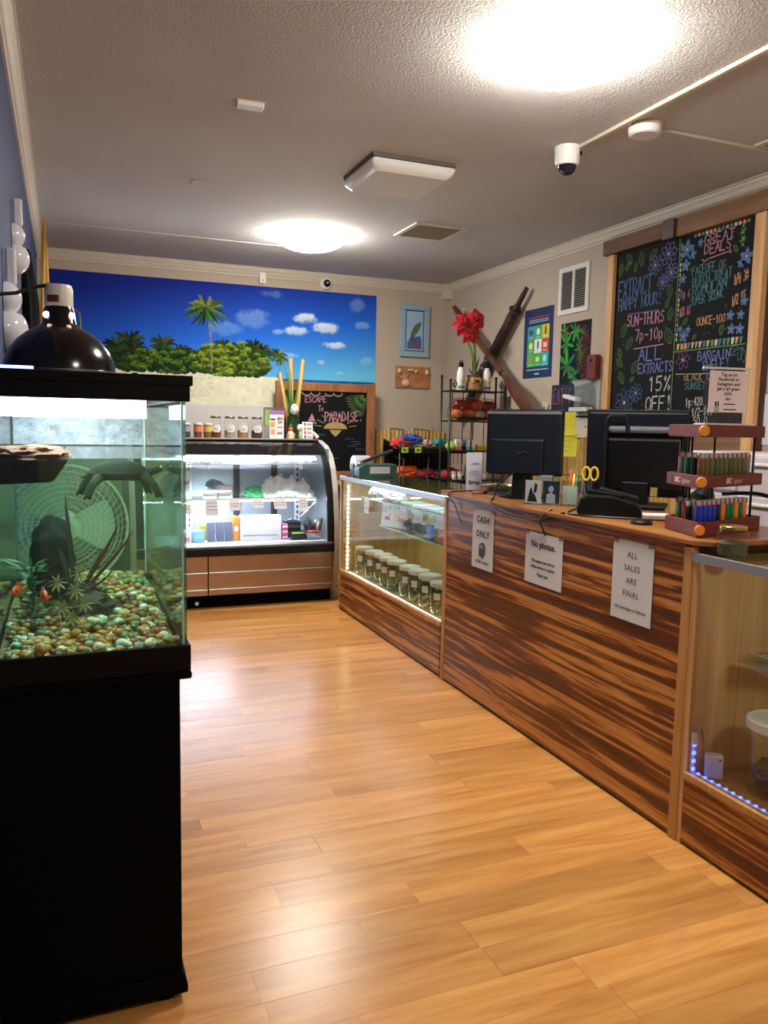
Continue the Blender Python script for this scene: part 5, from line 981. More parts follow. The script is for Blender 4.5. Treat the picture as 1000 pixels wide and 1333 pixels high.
for k, (x_, y_, c_, nm) in enumerate(((2.04, 3.72, (190, 90, 70), 'coral'), (2.10, 3.66, (120, 60, 110), 'plum'), (2.16, 3.68, (60, 130, 170), 'blue'))):
    q = thing('marker_pen', '%s marker pen lying on the counter in front of the left monitor' % nm, 'pen', (x_, y_, 1.0525), .3 + k); MB().cyl((-.05, 0, 0), (.03, 0, 0), .0075, n=10).build('barrel', mat('marker_%d' % k, c_, .4), q); MB().cyl((.03, 0, 0), (.055, 0, 0), .0082, n=10).build('cap', M_black, q)
def cable(name, label, pts, r=.0035, m_=None, end=None):
    P = []; pts = [Vector(p) for p in pts]
    for i in range(len(pts) - 1):
        a, b_, c_, d_ = pts[max(0, i - 1)], pts[i], pts[i + 1], pts[min(len(pts) - 1, i + 2)]
        for s_ in np.linspace(0, 1, 7)[:-1]:
            P.append(.5 * ((2 * b_) + (-a + c_) * s_ + (2 * a - 5 * b_ + 4 * c_ - d_) * s_ ** 2 + (-a + 3 * b_ - 3 * c_ + d_) * s_ ** 3))
    P.append(pts[-1]); o = MB().tube(P, r, 7).build(name, m_ or M_black); tag(o, label, 'cable'); return o
cable('black_cable', 'thin black cord drooping over the counter edge left of the cash sign', [(2.08, 3.87, 1.049), (1.95, 3.84, 1.049), (1.898, 3.80, 1.035), (1.905, 3.74, .99), (1.908, 3.69, .93), (1.908, 3.66, .905)])
cable('black_cable', 'grey black cable looping along the counter edge below the left monitor', [(2.10, 3.46, 1.18), (1.99, 3.44, 1.12), (1.945, 3.40, 1.06), (1.90, 3.34, 1.035), (1.897, 3.20, 1.005), (1.90, 3.02, 1.0), (1.90, 2.90, 1.005), (1.93, 2.78, 1.049)], .0055)
cable('black_cable', 'short black cord end hanging by the no photos sign', [(1.95, 2.90, 1.05), (1.897, 2.88, 1.03), (1.905, 2.92, .995), (1.91, 2.895, .955), (1.91, 2.885, .94)])
cable('black_cable', 'black cord lying between the card terminal and the counter edge', [(2.10, 2.92, 1.05), (2.0, 2.84, 1.05), (1.94, 2.76, 1.049), (1.96, 2.66, 1.05), (2.06, 2.56, 1.05), (2.2, 2.45, 1.05)], .004)
q = thing('computer_mouse', 'small black mouse puck beside the lighter rack', 'mouse', (2.03, 2.42, 1.045), .4); MB().lathe([(.040, 0), (.042, .008), (.030, .018), (.002, .022)], 20).build('shell', M_black, q); MB().cyl((0, -.02, .018), (0, .0, .0225), .004, n=8).build('wheel', M_edge, q)
# ---- three tier lighter rack
q0 = thing('lighter_rack', 'three tier dark red wooden lighter rack with orange discs and metal rods', 'display rack', (1.965, 2.06, 1.045), math.radians(17))
M_disc = mat('orange_disc', (226, 140, 30), .4)
RWd, RDp = .41, .196
SD = Vector((.128, .196)).normalized(); SLEN = .234       # the left wing slants back from the corner
def wing(dx, s_, out=0.0): return (dx + SD.x * s_ - SD.y * out, SD.y * s_ + SD.x * out)
for k, (z_, dx) in enumerate(((0, 0.0), (.165, -.005), (.335, -.008))):
    hgt = .05 if k == 0 else .042
    P_ = [(dx, 0), (RWd + dx, 0), (RWd + dx + .03, RDp), wing(dx, SLEN)]
    tr = MB().prism(P_, z_, z_ + .012, 'XY').build('tray', M_redwood, q0)
    for i in range(4):
        A_, B_ = Vector(P_[i]), Vector(P_[(i + 1) % 4]); d_ = (B_ - A_).normalized(); n_ = Vector((d_.y, -d_.x)) * .006
        MB().prism([tuple(A_ + n_ - d_ * .004), tuple(B_ + n_ + d_ * .004), tuple(B_ - n_ + d_ * .004), tuple(A_ - n_ - d_ * .004)], z_, z_ + hgt, 'XY').build('lip', M_redwood, tr, bevel=.002)
    if k < 2: MB().prism([(dx + .008, .008), (RWd + dx - .008, .008), (RWd + dx + .02, RDp - .01), wing(dx, SLEN - .012, -.008)], z_ + .012, z_ + (.0355 if k == 0 else .0375), 'XY').build('raised_floor', M_redwood, tr)
    MB().lathe([(.0165, -.004), (.018, -.002), (.018, .003), (.0165, .005)], 22, (dx - .004, -.006, z_ + hgt * .5), Matrix.Rotation(-.62, 3, 'Z') @ Matrix.Rotation(PI/2, 3, 'X')).build('disc_badge', M_disc, tr)
    if k == 1:
        m_ = mat('pale_pink_ink', (224, 190, 176), .5); put_text(MB(), 'BIC', .17, z_ + .012, .026, -.0072, bold=.0012, shear=.1).build('lettering', m_, tr); put_text(MB(), 'lighter', .232, z_ + .012, .024, -.0072, shear=.3).build('lettering', m_, tr)
        vs, fs = text_mb('BIC', .026, 'CENTER', .0012); v2, f2 = text_mb('lighter', .024, 'CENTER', 0, 1, .3)
        mb = MB(); mb.add([wing(dx, .15 - v[0], .0072) + (z_ + .012 + v[1],) for v in vs], fs); mb.build('lettering', m_, tr); mb = MB(); mb.add([wing(dx, .09 - v[0], .0072) + (z_ + .012 + v[1],) for v in v2], f2); mb.build('lettering', mat('pale_pink_ink', 0), tr)
        MB().prism([wing(dx, .195, .0075), wing(dx, .215, .0075), wing(dx, .215, .006), wing(dx, .195, .006)], z_ + .010, z_ + .034, 'XY').build('violet_patch', mat('violet_patch', (90, 60, 120), .5), tr)
for (x_, y_) in ((.15, .17), (.24, .18), (.385, .02), (.40, .18)): MB().cyl((x_, y_, .012), (x_, y_, .36), .0045, n=8).build('rod', M_blackm, q0)
def lighter_proto(nm, col):
    e = thing('lighter', '', 'lighter', (0, 0, 0)); MB().lathe([(.0108, 0), (.0118, .003), (.0118, .058), (.0112, .060)], 10).build('body', mat('lighter_' + nm, col, .3, var=.15, scale=60), e); MB().box((-.0085, -.006, .060), (.0055, .006, .078)).build('hood', mat('bright_hood', (206, 204, 202), .3, metal=.3), e, bevel=.002); MB().box((.0030, -.0085, .060), (.0112, .0065, .071)).build('button', mat('red_button', (190, 36, 40), .35), e); MB().cyl((.004, -.006, .074), (.004, .006, .074), .004, n=8).build('spark_wheel', mat('dull_steel', (110, 110, 112), .4, metal=.6), e); return e
LC = dict(green=(24, 110, 50), orange=(236, 130, 40), blue=(24, 50, 180), black=(24, 24, 26), white=(206, 210, 206), brown=(120, 70, 44), red=(170, 50, 40), olive=(96, 96, 44), camo=(70, 80, 60), grey=(120, 120, 116), mint=(90, 140, 110))
protos = {k: lighter_proto(k, c_) for k, c_ in LC.items()}; used = set()
ang = math.radians(17); ca, sa = math.cos(ang), math.sin(ang)
def place_lighter(col, lx, ly, lz, label, rz=0):
    p = (1.965 + lx * ca - ly * sa, 2.06 + lx * sa + ly * ca, 1.045 + lz)
    if col in used: o = dup(protos[col], p, ang + rz, label)
    else: used.add(col); o = protos[col]; o.location = p; o.rotation_euler = (0, 0, ang + rz); o['label'] = label
    o['group'] = 'lighters in the rack'
seqb = ['blue', 'blue', 'blue', 'blue', 'black', 'orange', 'green', 'green', 'orange', 'green', 'orange']
cnt = {}
def where(col, tier, side):
    cnt[(col, tier, side)] = cnt.get((col, tier, side), 0) + 1; n = cnt[(col, tier, side)]
    return '%s %s lighter along the %s of the %s rack tier' % (('first', 'second', 'third', 'fourth', 'fifth', 'sixth', 'seventh', 'eighth', 'ninth', 'tenth', 'eleventh')[n - 1], col, side, tier)
for k, c_ in enumerate(seqb): place_lighter(c_, .045 + k * .0305, .028, .042, where(c_, 'bottom', 'front row'), 0)
for k, c_ in enumerate(['brown', 'white', 'red', 'mint']): place_lighter(c_, *wing(0, .055 + k * .046, -.024), .042, where(c_, 'bottom', 'left side'), PI / 2)
for k, c_ in enumerate(['olive', 'olive', 'camo', 'olive', 'olive', 'camo', 'olive', 'olive', 'olive', 'grey']): place_lighter(c_, .07 + k * .0315, .028, .203, where(c_, 'middle', 'front row'))
for k, c_ in enumerate(['brown', 'black', 'green', 'grey']): place_lighter(c_, *wing(0, .05 + k * .047, -.022), .203, where(c_, 'middle', 'left side'), PI / 2)
for k in range(10): place_lighter('black', .06 + k * .031, .075, .036, where('black', 'bottom', 'second row'))
for k_ in list(protos):
    if k_ not in used:
        for ch in list(protos[k_].children): bpy.data.objects.remove(ch)
        bpy.data.objects.remove(protos[k_])
# ---- sign on top of the rack
q = thing('acrylic_sign', 'clear standing sign with a pink sheet of social media lettering on the lighter rack', 'sign', (2.185, 2.20, 1.4225), math.radians(-8))
MB().box((-.092, -.003, .0), (.092, .003, .20)).build('acrylic_sheet', M_acr, q); MB().box((-.098, -.004, .196), (.098, .004, .203)).build('top_edge', M_white, q); MB().box((-.10, -.03, 0), (.105, .03, .006)).build('foot', M_white, q)
pg = MB().box((-.072, -.0055, .045), (.082, -.0035, .19)).build('sheet', mat('pale_pink_paper', (244, 226, 226), .6), q); mb = MB()
for k, s_ in enumerate(('Tag us on', 'Facebook or', 'Instagram and', 'get a $3 gram', 'joint')): put_text(MB(), s_, .005, .172 - .0165 * k, .0165, -.0062, bold=.0004).build('lettering', M_ink, pg)
mb.flat([(-.046, .066), (-.030, .066), (-.030, .082), (-.046, .082)], -.0062); mb.flat([(-.010, .072), (.036, .072), (.036, .076), (-.010, .076)], -.0062); mb.flat([(-.010, .053), (.040, .053), (.040, .057), (-.010, .057)], -.0062)
mb.ribbon([(-.046, .048), (-.030, .048), (-.030, .062), (-.046, .062), (-.046, .048)], .0018, -.0062); mb.ribbon([(-.038 + .004 * math.cos(a), .055 + .004 * math.sin(a)) for a in np.linspace(0, 2*PI, 9)], .0014, -.0062)
for k in range(5): mb.ribbon([(.005, .088), (.005 + .014 * math.cos(PI * (k + .5) / 5), .088 + .012 * math.sin(PI * (k + .5) / 5))], .002, -.0062)
mb.build('icon_print', M_ink, pg)['kind'] = 'stuff'; mb = MB(); put_text(mb, 'f', -.038, .068, .016, -.0066, bold=.0006); mb.build('icon_letter', mat('pale_pink_paper', 0), pg)
# ================================================================== RIGHT GLASS CASE
t = glass_case('wooden glass display case with a blue light strip at the right edge', .55, 2.028, .245, 1.0, None, None, M_maple, wood('deck_wood', (140, 86, 46), (170, 112, 64), scale=(3, 16, 16), rough=.35))
st = MB().box((CX0 + .024, .60, .2455), (CX0 + .034, 2.00, .256)).build('led_strip', M_white, t); mb = MB()
for k in range(46): mb.box((CX0 + .0245, .62 + k * .030, .256), (CX0 + .0335, .628 + k * .030, .260))
mb.build('led', E_ledb, st)
st = MB().box((CX0 + .018, 1.996, .25), (CX0 + .030, 2.004, .39)).build('led_strip', M_white, t); mb = MB()
for k in range(4): mb.box((CX0 + .018, 1.991, .262 + k * .028), (CX0 + .030, 1.996, .272 + k * .028))
mb.build('led', E_ledb, st); MB().box((CX0 + .016, 1.988, .355), (CX0 + .032, 1.997, .395)).build('strip_connector', M_white, st)
MB().tube([(CX0 + .06, 2.003, .40), (CX0 + .07, 2.0, .36), (CX0 + .066, 1.995, .29), (CX0 + .075, 1.985, .256)], .002, 5).build('strip_wire', mat('copper_wire', (130, 80, 50), .5), t)
sh = MB().box((2.03, .62, .652), (2.47, 1.92, .660)).build('glass_shelf', M_glassg, t)
q = thing('battery_box', 'small white battery box standing in the corner of the right glass case', 'battery box', (1.995, 1.955, .2465), -.6); MB().box((-.028, -.018, 0), (.028, .018, .082)).build('box', mat('aged_white_plastic', (206, 200, 190), .4), q, bevel=.006); MB().box((.012, -.0192, .066), (.020, -.0178, .070)).build('switch', M_ink, q)
q = thing('lidded_tub', 'clear plastic tub with a white lid and a dark clump inside the right glass case', 'tub', (2.095, 1.80, .2465)); MB().lathe([(.078, .001), (.082, .008), (.088, .215), (.088, .225)], 28, cap1=False).build('tub', M_acr, q); MB().lathe([(.091, .212), (.095, .216), (.095, .242), (.088, .246), (.082, .238), (.002, .236)], 28).build('lid', M_white, q)
lump((.062, .062, .055), 8, .3, 3, 3, -.05).build('dark_clump', mat('dark_herb', (46, 34, 26), .9, var=.4, scale=60, bump=.7, bscale=60), q).location = (0, 0, .058); MB().obox((-.02, -.091, .19), (.06, .002, .035), .2, 'Y').build('label_sticker', M_paper, q)
q = thing('card_tray', 'tan printed cards on a clear tray on the shelf of the right glass case', 'cards', (2.15, 1.86, .6605), -.25); MB().box((-.11, -.06, 0), (.16, .05, .010)).build('tray', M_acr, q); MB().obox((.03, -.005, .020), (.24, .10, .003), -.12, 'X').build('card', mat('tan_card', (196, 176, 150), .6), q)
for k in range(4): MB().obox((.0 + .02 * (k % 2), -.03 + .02 * k, .0198 + .003 - .0024 * (k - 1.5) * .9 - .0008), (.15, .004, .001), -.12, 'X').build('text_line', mat('brown_line', (120, 100, 84), .7), q)
q = mason_jar('glass_jar', 'short glass jar of herb with a gold lid on the right glass case', 1.985, 1.93, 1.0005, .048, .10, mat('olive_herb', (84, 80, 52), .9, var=.4, scale=60, bump=.7, bscale=60), mat('gold_lid', (196, 170, 100), .25, metal=.8), None, None, .5)
q = thing('wood_block', 'small tan wooden box on top of the right glass case', 'box', (2.29, 1.86, 1.0005), .2); MB().box((-.05, -.04, 0), (.05, .04, .06)).build('box', M_oak, q, bevel=.003); MB().box((-.051, -.041, .04), (.051, .041, .062)).build('lid', M_oak, q, bevel=.003)
cable('black_cable', 'thick black cable curling behind the lighter rack', [(2.36, 2.36, 1.16), (2.41, 2.22, 1.17), (2.43, 2.12, 1.12), (2.42, 2.05, 1.06), (2.36, 2.03, 1.05), (2.30, 1.99, 1.05)], .007)
# ================================================================== BACK COUNTER ON THE RIGHT WALL
t = thing('back_counter', 'low wooden back counter along the right wall behind the till', 'counter', (0, 0, 0)); MB().box((2.98, 2.3, 0), (XR - .005, 3.56, .86)).build('carcass', M_maple, t); MB().box((2.95, 2.28, .86), (XR - .005, 3.58, .90)).build('worktop', M_ctop, t, bevel=.004)
q = thing('drawer_unit', 'white plastic drawer unit with frosted drawers on the back counter', 'drawer unit', (3.03, 3.28, .9005), -PI / 2)
MB().box((0, .02, 0), (.66, .34, .40)).build('shell', mat('off_white_plastic', (206, 204, 204), .45), q, bevel=.01)
for i in range(2):
    for j in range(2):
        o = MB().box((.015 + .325 * j, -.0, .02 + .19 * i), (.325 + .325 * j, .03, .195 + .19 * i)).build('drawer', mat('frosted_drawer', (196, 184, 188), .3, var=.15, scale=12), q, bevel=.008); MB().box((.10 + .325 * j, -.016, .15 + .19 * i), (.24 + .325 * j, .002, .165 + .19 * i)).build('pull', M_white, o, bevel=.004)
q = thing('receipt_printer', 'white printer with grey lettering standing by the right edge of the back counter', 'printer', (2.98, 2.62, .9005), -PI / 2); MB().prism([(0, 0), (.30, 0), (.30, .13), (.27, .16), (.03, .16), (0, .13)], 0, .28, 'XZ').build('body', M_white, q, bevel=.012); MB().box((.05, -.002, .09), (.25, .004, .10)).build('paper_slot', M_g1, q); MB().box((.06, -.002, .05), (.18, .002, .06)).build('maker_print', M_g1, q)
q = thing('clip_lamp', 'small black clip lamp head between the lighter rack tiers', 'lamp', (2.36, 2.46, 1.045)); MB().tube([(0, 0, 0), (0, .01, .05), (-.01, 0, .09)], .008, 8).build('stem', M_black, q); MB().lathe([(.045, 0), (.05, .02), (.035, .05), (.018, .075)], 18, (-.01, 0, .07), Matrix.Rotation(.5, 3, 'Y')).build('head', M_black, q); MB().lathe([(.035, 0), (.035, .008)], 14).build('foot', M_black, q)
# ================================================================== AQUARIUM
TX0, TX1, TY0, TY1 = -.160, .256, 1.83, 2.77
t = thing('tank_stand', 'tall black cabinet stand under the aquarium', 'cabinet', (0, 0, 0))
MB().box((TX0, TY0 + .012, .06), (.238, TY1 - .01, .812)).build('body', M_tankblack, t, bevel=.003)
MB().prism([(TX0, .022), (.250, .022), (.250, .04), (.240, .075), (TX0, .075)], TY0 + .002, TY1, 'XZ').build('base_moulding', M_tankblack, t, bevel=.003)
for (x_, y_) in ((.20, TY0 + .05), (-.11, TY0 + .05), (.20, TY1 - .06), (-.11, TY1 - .06)): MB().lathe([(.028, 0), (.032, .01), (.022, .024)], 14, (x_, y_, 0)).build('foot', M_tankblack, t)
MB().box((TX0, TY0 - .004, .806), (.264, TY1 + .004, .824)).build('top_moulding', M_tankblack, t, bevel=.005)
t = thing('aquarium', 'glass aquarium with greenish water and a black rim', 'aquarium', (0, 0, 0))
def rim(name, z0, z1, x1, m_, inner=.012, yo=0.0):
    mb = MB(); mb.box((TX0, TY0 - yo, z0), (x1, TY0 + inner, z1)); mb.box((TX0, TY1 - inner, z0), (x1, TY1 + yo, z1)); mb.box((TX0, TY0 + inner, z0), (TX0 + inner, TY1 - inner, z1)); mb.box((x1 - inner - .006, TY0 + inner, z0), (x1, TY1 - inner, z1))
    return mb.build(name, m_, t, bevel=.002)
M_rim = mat('black_rim_plastic', (4, 4, 5), .5, var=.1, spec=.15)
rim('bottom_rim', .8245, .886, .262, M_rim); rim('top_rim', 1.443, 1.492, .264, M_rim, .02)
rim('lid_edge', 1.478, 1.500, .270, M_rim, .03, .003)
M_tglass = glass('aquarium_glass', '#f2faf6', .01); M_seal = mat('silicone_seal', (150, 160, 156), .4)
MB().box((TX0 + .002, TY0 + .003, .886), (TX1 - .002, TY0 + .009, 1.443)).build('front_pane', M_tglass, t)
MB().box((TX0 + .002, TY1 - .009, .886), (TX1 - .002, TY1 - .003, 1.443)).build('rear_pane', M_tglass, t)
MB().box((TX0 + .002, TY0 + .010, .886), (TX0 + .008, TY1 - .010, 1.443)).build('side_pane', M_tglass, t)
MB().box((TX1 - .008, TY0 + .010, .886), (TX1 - .002, TY1 - .010, 1.443)).build('side_pane', glass('green_edge_glass', '#cfe8dc', .01), t)
for (x_, y_) in ((TX1 - .011, TY0 + .010), (TX1 - .011, TY1 - .014)): MB().box((x_, y_, .886), (x_ + .004, y_ + .004, 1.443)).build('seal', mat('pale_seal', (206, 214, 208), .4), t)
MB().box((TX0 + .01, TY0 + .01, .828), (TX1 - .008, TY1 - .01, .838)).build('bottom_pane', M_rim, t)
def film_mat():
    m = bpy.data.materials.new('condensation_haze'); m.use_nodes = True; nt = m.node_tree; nt.nodes.clear()
    o = nt.nodes.new('ShaderNodeOutputMaterial'); mx = nt.nodes.new('ShaderNodeMixShader'); tr = nt.nodes.new('ShaderNodeBsdfTransparent'); df = nt.nodes.new('ShaderNodeBsdfTranslucent'); d2 = nt.nodes.new('ShaderNodeBsdfDiffuse'); ad = nt.nodes.new('ShaderNodeMixShader')
    df.inputs[0].default_value = (.80, .88, .95, 1); d2.inputs[0].default_value = (.80, .88, .95, 1); tc = nt.nodes.new('ShaderNodeTexCoord'); mp = nt.nodes.new('ShaderNodeMapping'); mp.inputs['Scale'].default_value = (22, 22, 30); no = nt.nodes.new('ShaderNodeTexNoise'); no.inputs['Scale'].default_value = 1; no.inputs['Detail'].default_value = 8; no.inputs['Roughness'].default_value = .75
    mr = nt.nodes.new('ShaderNodeMapRange'); mr.inputs['From Min'].default_value = .35; mr.inputs['From Max'].default_value = .75; mr.inputs['To Min'].default_value = .18; mr.inputs['To Max'].default_value = .75
    nt.links.new(tc.outputs['Object'], mp.inputs[0]); nt.links.new(mp.outputs[0], no.inputs['Vector']); nt.links.new(no.outputs['Fac'], mr.inputs['Value']); nt.links.new(mr.outputs[0], mx.inputs[0]); nt.links.new(df.outputs[0], ad.inputs[1]); nt.links.new(d2.outputs[0], ad.inputs[2]); nt.links.new(tr.outputs[0], mx.inputs[1]); nt.links.new(ad.outputs[0], mx.inputs[2]); nt.links.new(mx.outputs[0], o.inputs['Surface']); return m
MB().box((TX0 + .012, TY1 - .0105, 1.318), (TX1 - .012, TY1 - .0098, 1.440)).build('condensation_haze', film_mat(), t)  # whitish film paints condensation and the bright hood-light haze together
# lid with the light hood
MB().box((TX0 + .012, TY0 + .03, 1.482), (.250, TY1 - .03, 1.490)).build('lid', M_rim, t)
hd = MB().box((TX0 + .02, TY0 + .05, 1.446), (.185, TY1 - .06, 1.480)).build('light_hood', M_white, t)
MB().box((TX0 + .03, TY0 + .06, 1.404), (.175, TY1 - .08, 1.446)).build('light_panel', emit('aquarium_light', (236, 242, 255), TANK_TUBE), hd)
# water
def water():
    m = bpy.data.materials.new('tank_water'); m.use_nodes = True; nt = m.node_tree; nt.nodes.clear()
    o = nt.nodes.new('ShaderNodeOutputMaterial'); mx = nt.nodes.new('ShaderNodeMixShader'); tr = nt.nodes.new('ShaderNodeBsdfTransparent'); g = nt.nodes.new('ShaderNodeBsdfGlossy')
    g.inputs['Roughness'].default_value = .03
    tc = nt.nodes.new('ShaderNodeTexCoord'); no = nt.nodes.new('ShaderNodeTexNoise'); no.inputs['Scale'].default_value = 26; bp = nt.nodes.new('ShaderNodeBump'); bp.inputs['Strength'].default_value = .12; bp.inputs['Distance'].default_value = .004
    nt.links.new(tc.outputs['Object'], no.inputs['Vector']); nt.links.new(no.outputs['Fac'], bp.inputs['Height']); nt.links.new(bp.outputs[0], g.inputs['Normal'])
    nt.links.new(schlick(nt, 1.33), mx.inputs[0]); nt.links.new(tr.outputs[0], mx.inputs[1]); nt.links.new(g.outputs[0], mx.inputs[2]); nt.links.new(mx.outputs[0], o.inputs['Surface'])
    ad = nt.nodes.new('ShaderNodeAddShader'); ab = nt.nodes.new('ShaderNodeVolumeAbsorption'); sc_ = nt.nodes.new('ShaderNodeVolumeScatter')
    ab.inputs['Color'].default_value = (.42, .82, .54, 1); ab.inputs['Density'].default_value = 1.2; sc_.inputs['Color'].default_value = (.50, .86, .60, 1); sc_.inputs['Density'].default_value = .075; sc_.inputs['Anisotropy'].default_value = .25
    nt.links.new(ab.outputs[0], ad.inputs[0]); nt.links.new(sc_.outputs[0], ad.inputs[1]); nt.links.new(ad.outputs[0], o.inputs['Volume']); return m
MB().box((TX0 + .0095, TY0 + .0105, .8395), (TX1 - .0095, TY1 - .0105, 1.315)).build('water', water(), t)
# gravel
PC = dict(tan=(196, 158, 96), cream=(222, 210, 178), ochre=(186, 124, 54), brown=(118, 76, 44), white=(230, 226, 214), olive=(112, 116, 62), green=(44, 120, 78), grey=(140, 138, 126), rust=(150, 84, 48))
pmesh = {}; rp = random.Random(31)
for nm, c_ in PC.items():
    m_ = glass('teal_glass_gem', '#5fc0a0', .05) if False else mat('pebble_' + nm, c_, .3 if nm != 'green' else .1, var=.35, scale=50)
    for v in range(3):
        o = lump((1.0, .78 + .1 * v, .62), v + len(nm), .22, 1.6, 2).build('pebble', m_); pmesh[(nm, v)] = o.data; bpy.data.objects.remove(o)
def gz(x, y_): return .872 + .022 * math.sin(x * 9 + 1) * math.cos(y_ * 5) + .030 * max(0, min(1, (y_ - 1.9) / .5)) - .02 * max(0, (y_ - 2.45) / .3)
cand = []
for k in range(1500):
    x_ = rp.uniform(TX0 + .03, TX1 - .028); y_ = TY0 + .03 + (TY1 - TY0 - .06) * rp.random() ** 1.35; s_ = rp.uniform(.008, .0165); nm = rp.choices(list(PC), [24, 9, 24, 12, 4, 10, 6, 4, 12])[0]
    cand.append((x_, y_, gz(x_, y_) + rp.uniform(-.012, .010), s_, nm))
for k in range(75):      # the row pressed against the front pane
    x_ = rp.uniform(TX0 + .03, TX1 - .026); s_ = rp.uniform(.009, .016); cand.append((x_, TY0 + .011 + s_ * 1.15, .846 + rp.uniform(.0, .045) + s_ * .4, s_, rp.choices(list(PC), [22, 12, 18, 12, 8, 9, 8, 5, 10])[0]))
cand.sort(key=lambda c_: -(c_[3] / (c_[1] - 0.2)) + (0 if c_[2] > .862 else 1))
for k, (x_, y_, z_, s_, nm) in enumerate(cand[:290]):
    o = bpy.data.objects.new('pebble', pmesh[(nm, k % 3)]); COL.objects.link(o); o.location = (x_, y_, z_); o.scale = (s_, s_, s_); o.rotation_euler = (rp.uniform(-.5, .5), rp.uniform(-.5, .5), rp.uniform(0, 6.28)); tag(o, '%s river pebble in the aquarium gravel' % ('dark ' + nm if nm in ('green', 'brown') else nm), 'pebble', '%s pebbles in the aquarium gravel' % nm)
for nm in PC:
    mb = MB()
    for (x_, y_, z_, s_, n2) in cand[290:]:
        if n2 != nm: continue
        me = pmesh[(nm, rp.randrange(3))]; E_ = Matrix.Rotation(rp.uniform(0, 6.28), 3, 'Z') @ Matrix.Rotation(rp.uniform(-.5, .5), 3, 'X')
        mb.add([Vector((x_, y_, z_)) + E_ @ (v.co * s_) for v in me.vertices], [tuple(p.vertices) for p in me.polygons], True)
    tag(mb.build('gravel', MATS['pebble_' + nm], fix=False, sharp=180), 'deeper %s gravel filling the bottom of the aquarium' % nm, 'gravel', kind='stuff')
tag(MB().grid(lambda a, b_: (TX0 + .012 + (TX1 - TX0 - .024) * a, TY0 + .012 + (TY1 - TY0 - .024) * b_, gz(TX0 + .4 * a, TY0 + .9 * b_) - .020), 20, 30).build('gravel', mat('gravel_base', (140, 112, 66), .6, var=.5, scale=60, bump=.8, bscale=60)), 'fine sandy base below the aquarium pebbles', 'gravel', kind='stuff')
# turtle
q = thing('turtle', 'dark swimming turtle with a domed shell just under the water surface', 'turtle', (.130, 2.16, 1.262), .12)
me = bpy.data.meshes.new('body'); bm = bmesh.new(); sk = bm.verts.layers.skin.verify()
def V(co, r): v = bm.verts.new(co); v[sk].radius = r if hasattr(r, '__len__') else (r, r); return v
a0 = V((0, 0, 0), (.046, .018)); a1 = V((.045, 0, .002), (.036, .016)); a2 = V((.078, 0, .006), (.014, .013)); a3 = V((.098, 0, .012), (.015, .013)); a4 = V((.112, 0, .010), (.009, .008)); b1 = V((-.045, 0, 0), (.034, .014)); b2 = V((-.075, 0, -.004), (.008, .007)); b3 = V((-.095, 0, -.010), (.003, .003))
for p, r_ in ((a0, a1), (a1, a2), (a2, a3), (a3, a4), (a0, b1), (b1, b2), (b2, b3)): bm.edges.new((p, r_))
for root, s_, f_ in ((a1, -1, 1), (a1, 1, 1), (b1, -1, -1), (b1, 1, -1)):
    x_ = root.co.x; l1 = V((x_ + .012 * f_, s_ * .038, -.008), .013); l2 = V((x_ + .030 * f_, s_ * .056, -.024), (.011, .008)); l3 = V((x_ + .040 * f_, s_ * .062, -.046), (.014, .006)); bm.edges.new((root, l1)); bm.edges.new((l1, l2)); bm.edges.new((l2, l3))
    for d in (-1, 1): l4 = V((x_ + .044 * f_ + .008 * d, s_ * .064, -.060), (.004, .003)); bm.edges.new((l3, l4))
a0[sk].use_root = True
bm.to_mesh(me); bm.free(); o = bpy.data.objects.new('body', me); COL.objects.link(o); o.parent = q
me.materials.append(mat('turtle_skin', (34, 46, 26), .85, spec=.1, var=.5, scale=90)); sm_ = o.modifiers.new('Skin', 'SKIN'); sm_.use_smooth_shade = True; ss = o.modifiers.new('Subdivision', 'SUBSURF'); ss.levels = 2; ss.render_levels = 2
sp = [(.066, -.004), (.070, .002), (.062, .014), (.046, .026), (.024, .033), (.001, .035)]
mb = MB(); mb.lathe(sp, 26); mb.v = [(v[0] * 1.12, v[1] * .86, v[2]) for v in mb.v]; sh = mb.build('shell', mat('shell_olive', (20, 24, 14), .8, spec=.1, var=.6, scale=38, bump=.3, bscale=40), q)
for k in range(12): a = 2*PI*k/12; MB().obox((.072 * math.cos(a), .055 * math.sin(a), .003), (.020, .012, .007), a + PI/2).build('scute', mat('scute_edge', (34, 40, 20), .8, spec=.1), sh, bevel=.002)
for k in range(5): MB().obox((-.052 + .026 * k, 0, .031 - .012 * abs(k - 2) * .75), (.022, .024, .006)).build('scute', mat('scute_dark', (14, 18, 10), .8, spec=.1), sh, bevel=.002)
for s_ in (-1, 1): MB().ball((.104, s_ * .011, .017), .003, 8, 6).build('eye', mat('turtle_eye', (200, 180, 60), .2), o)
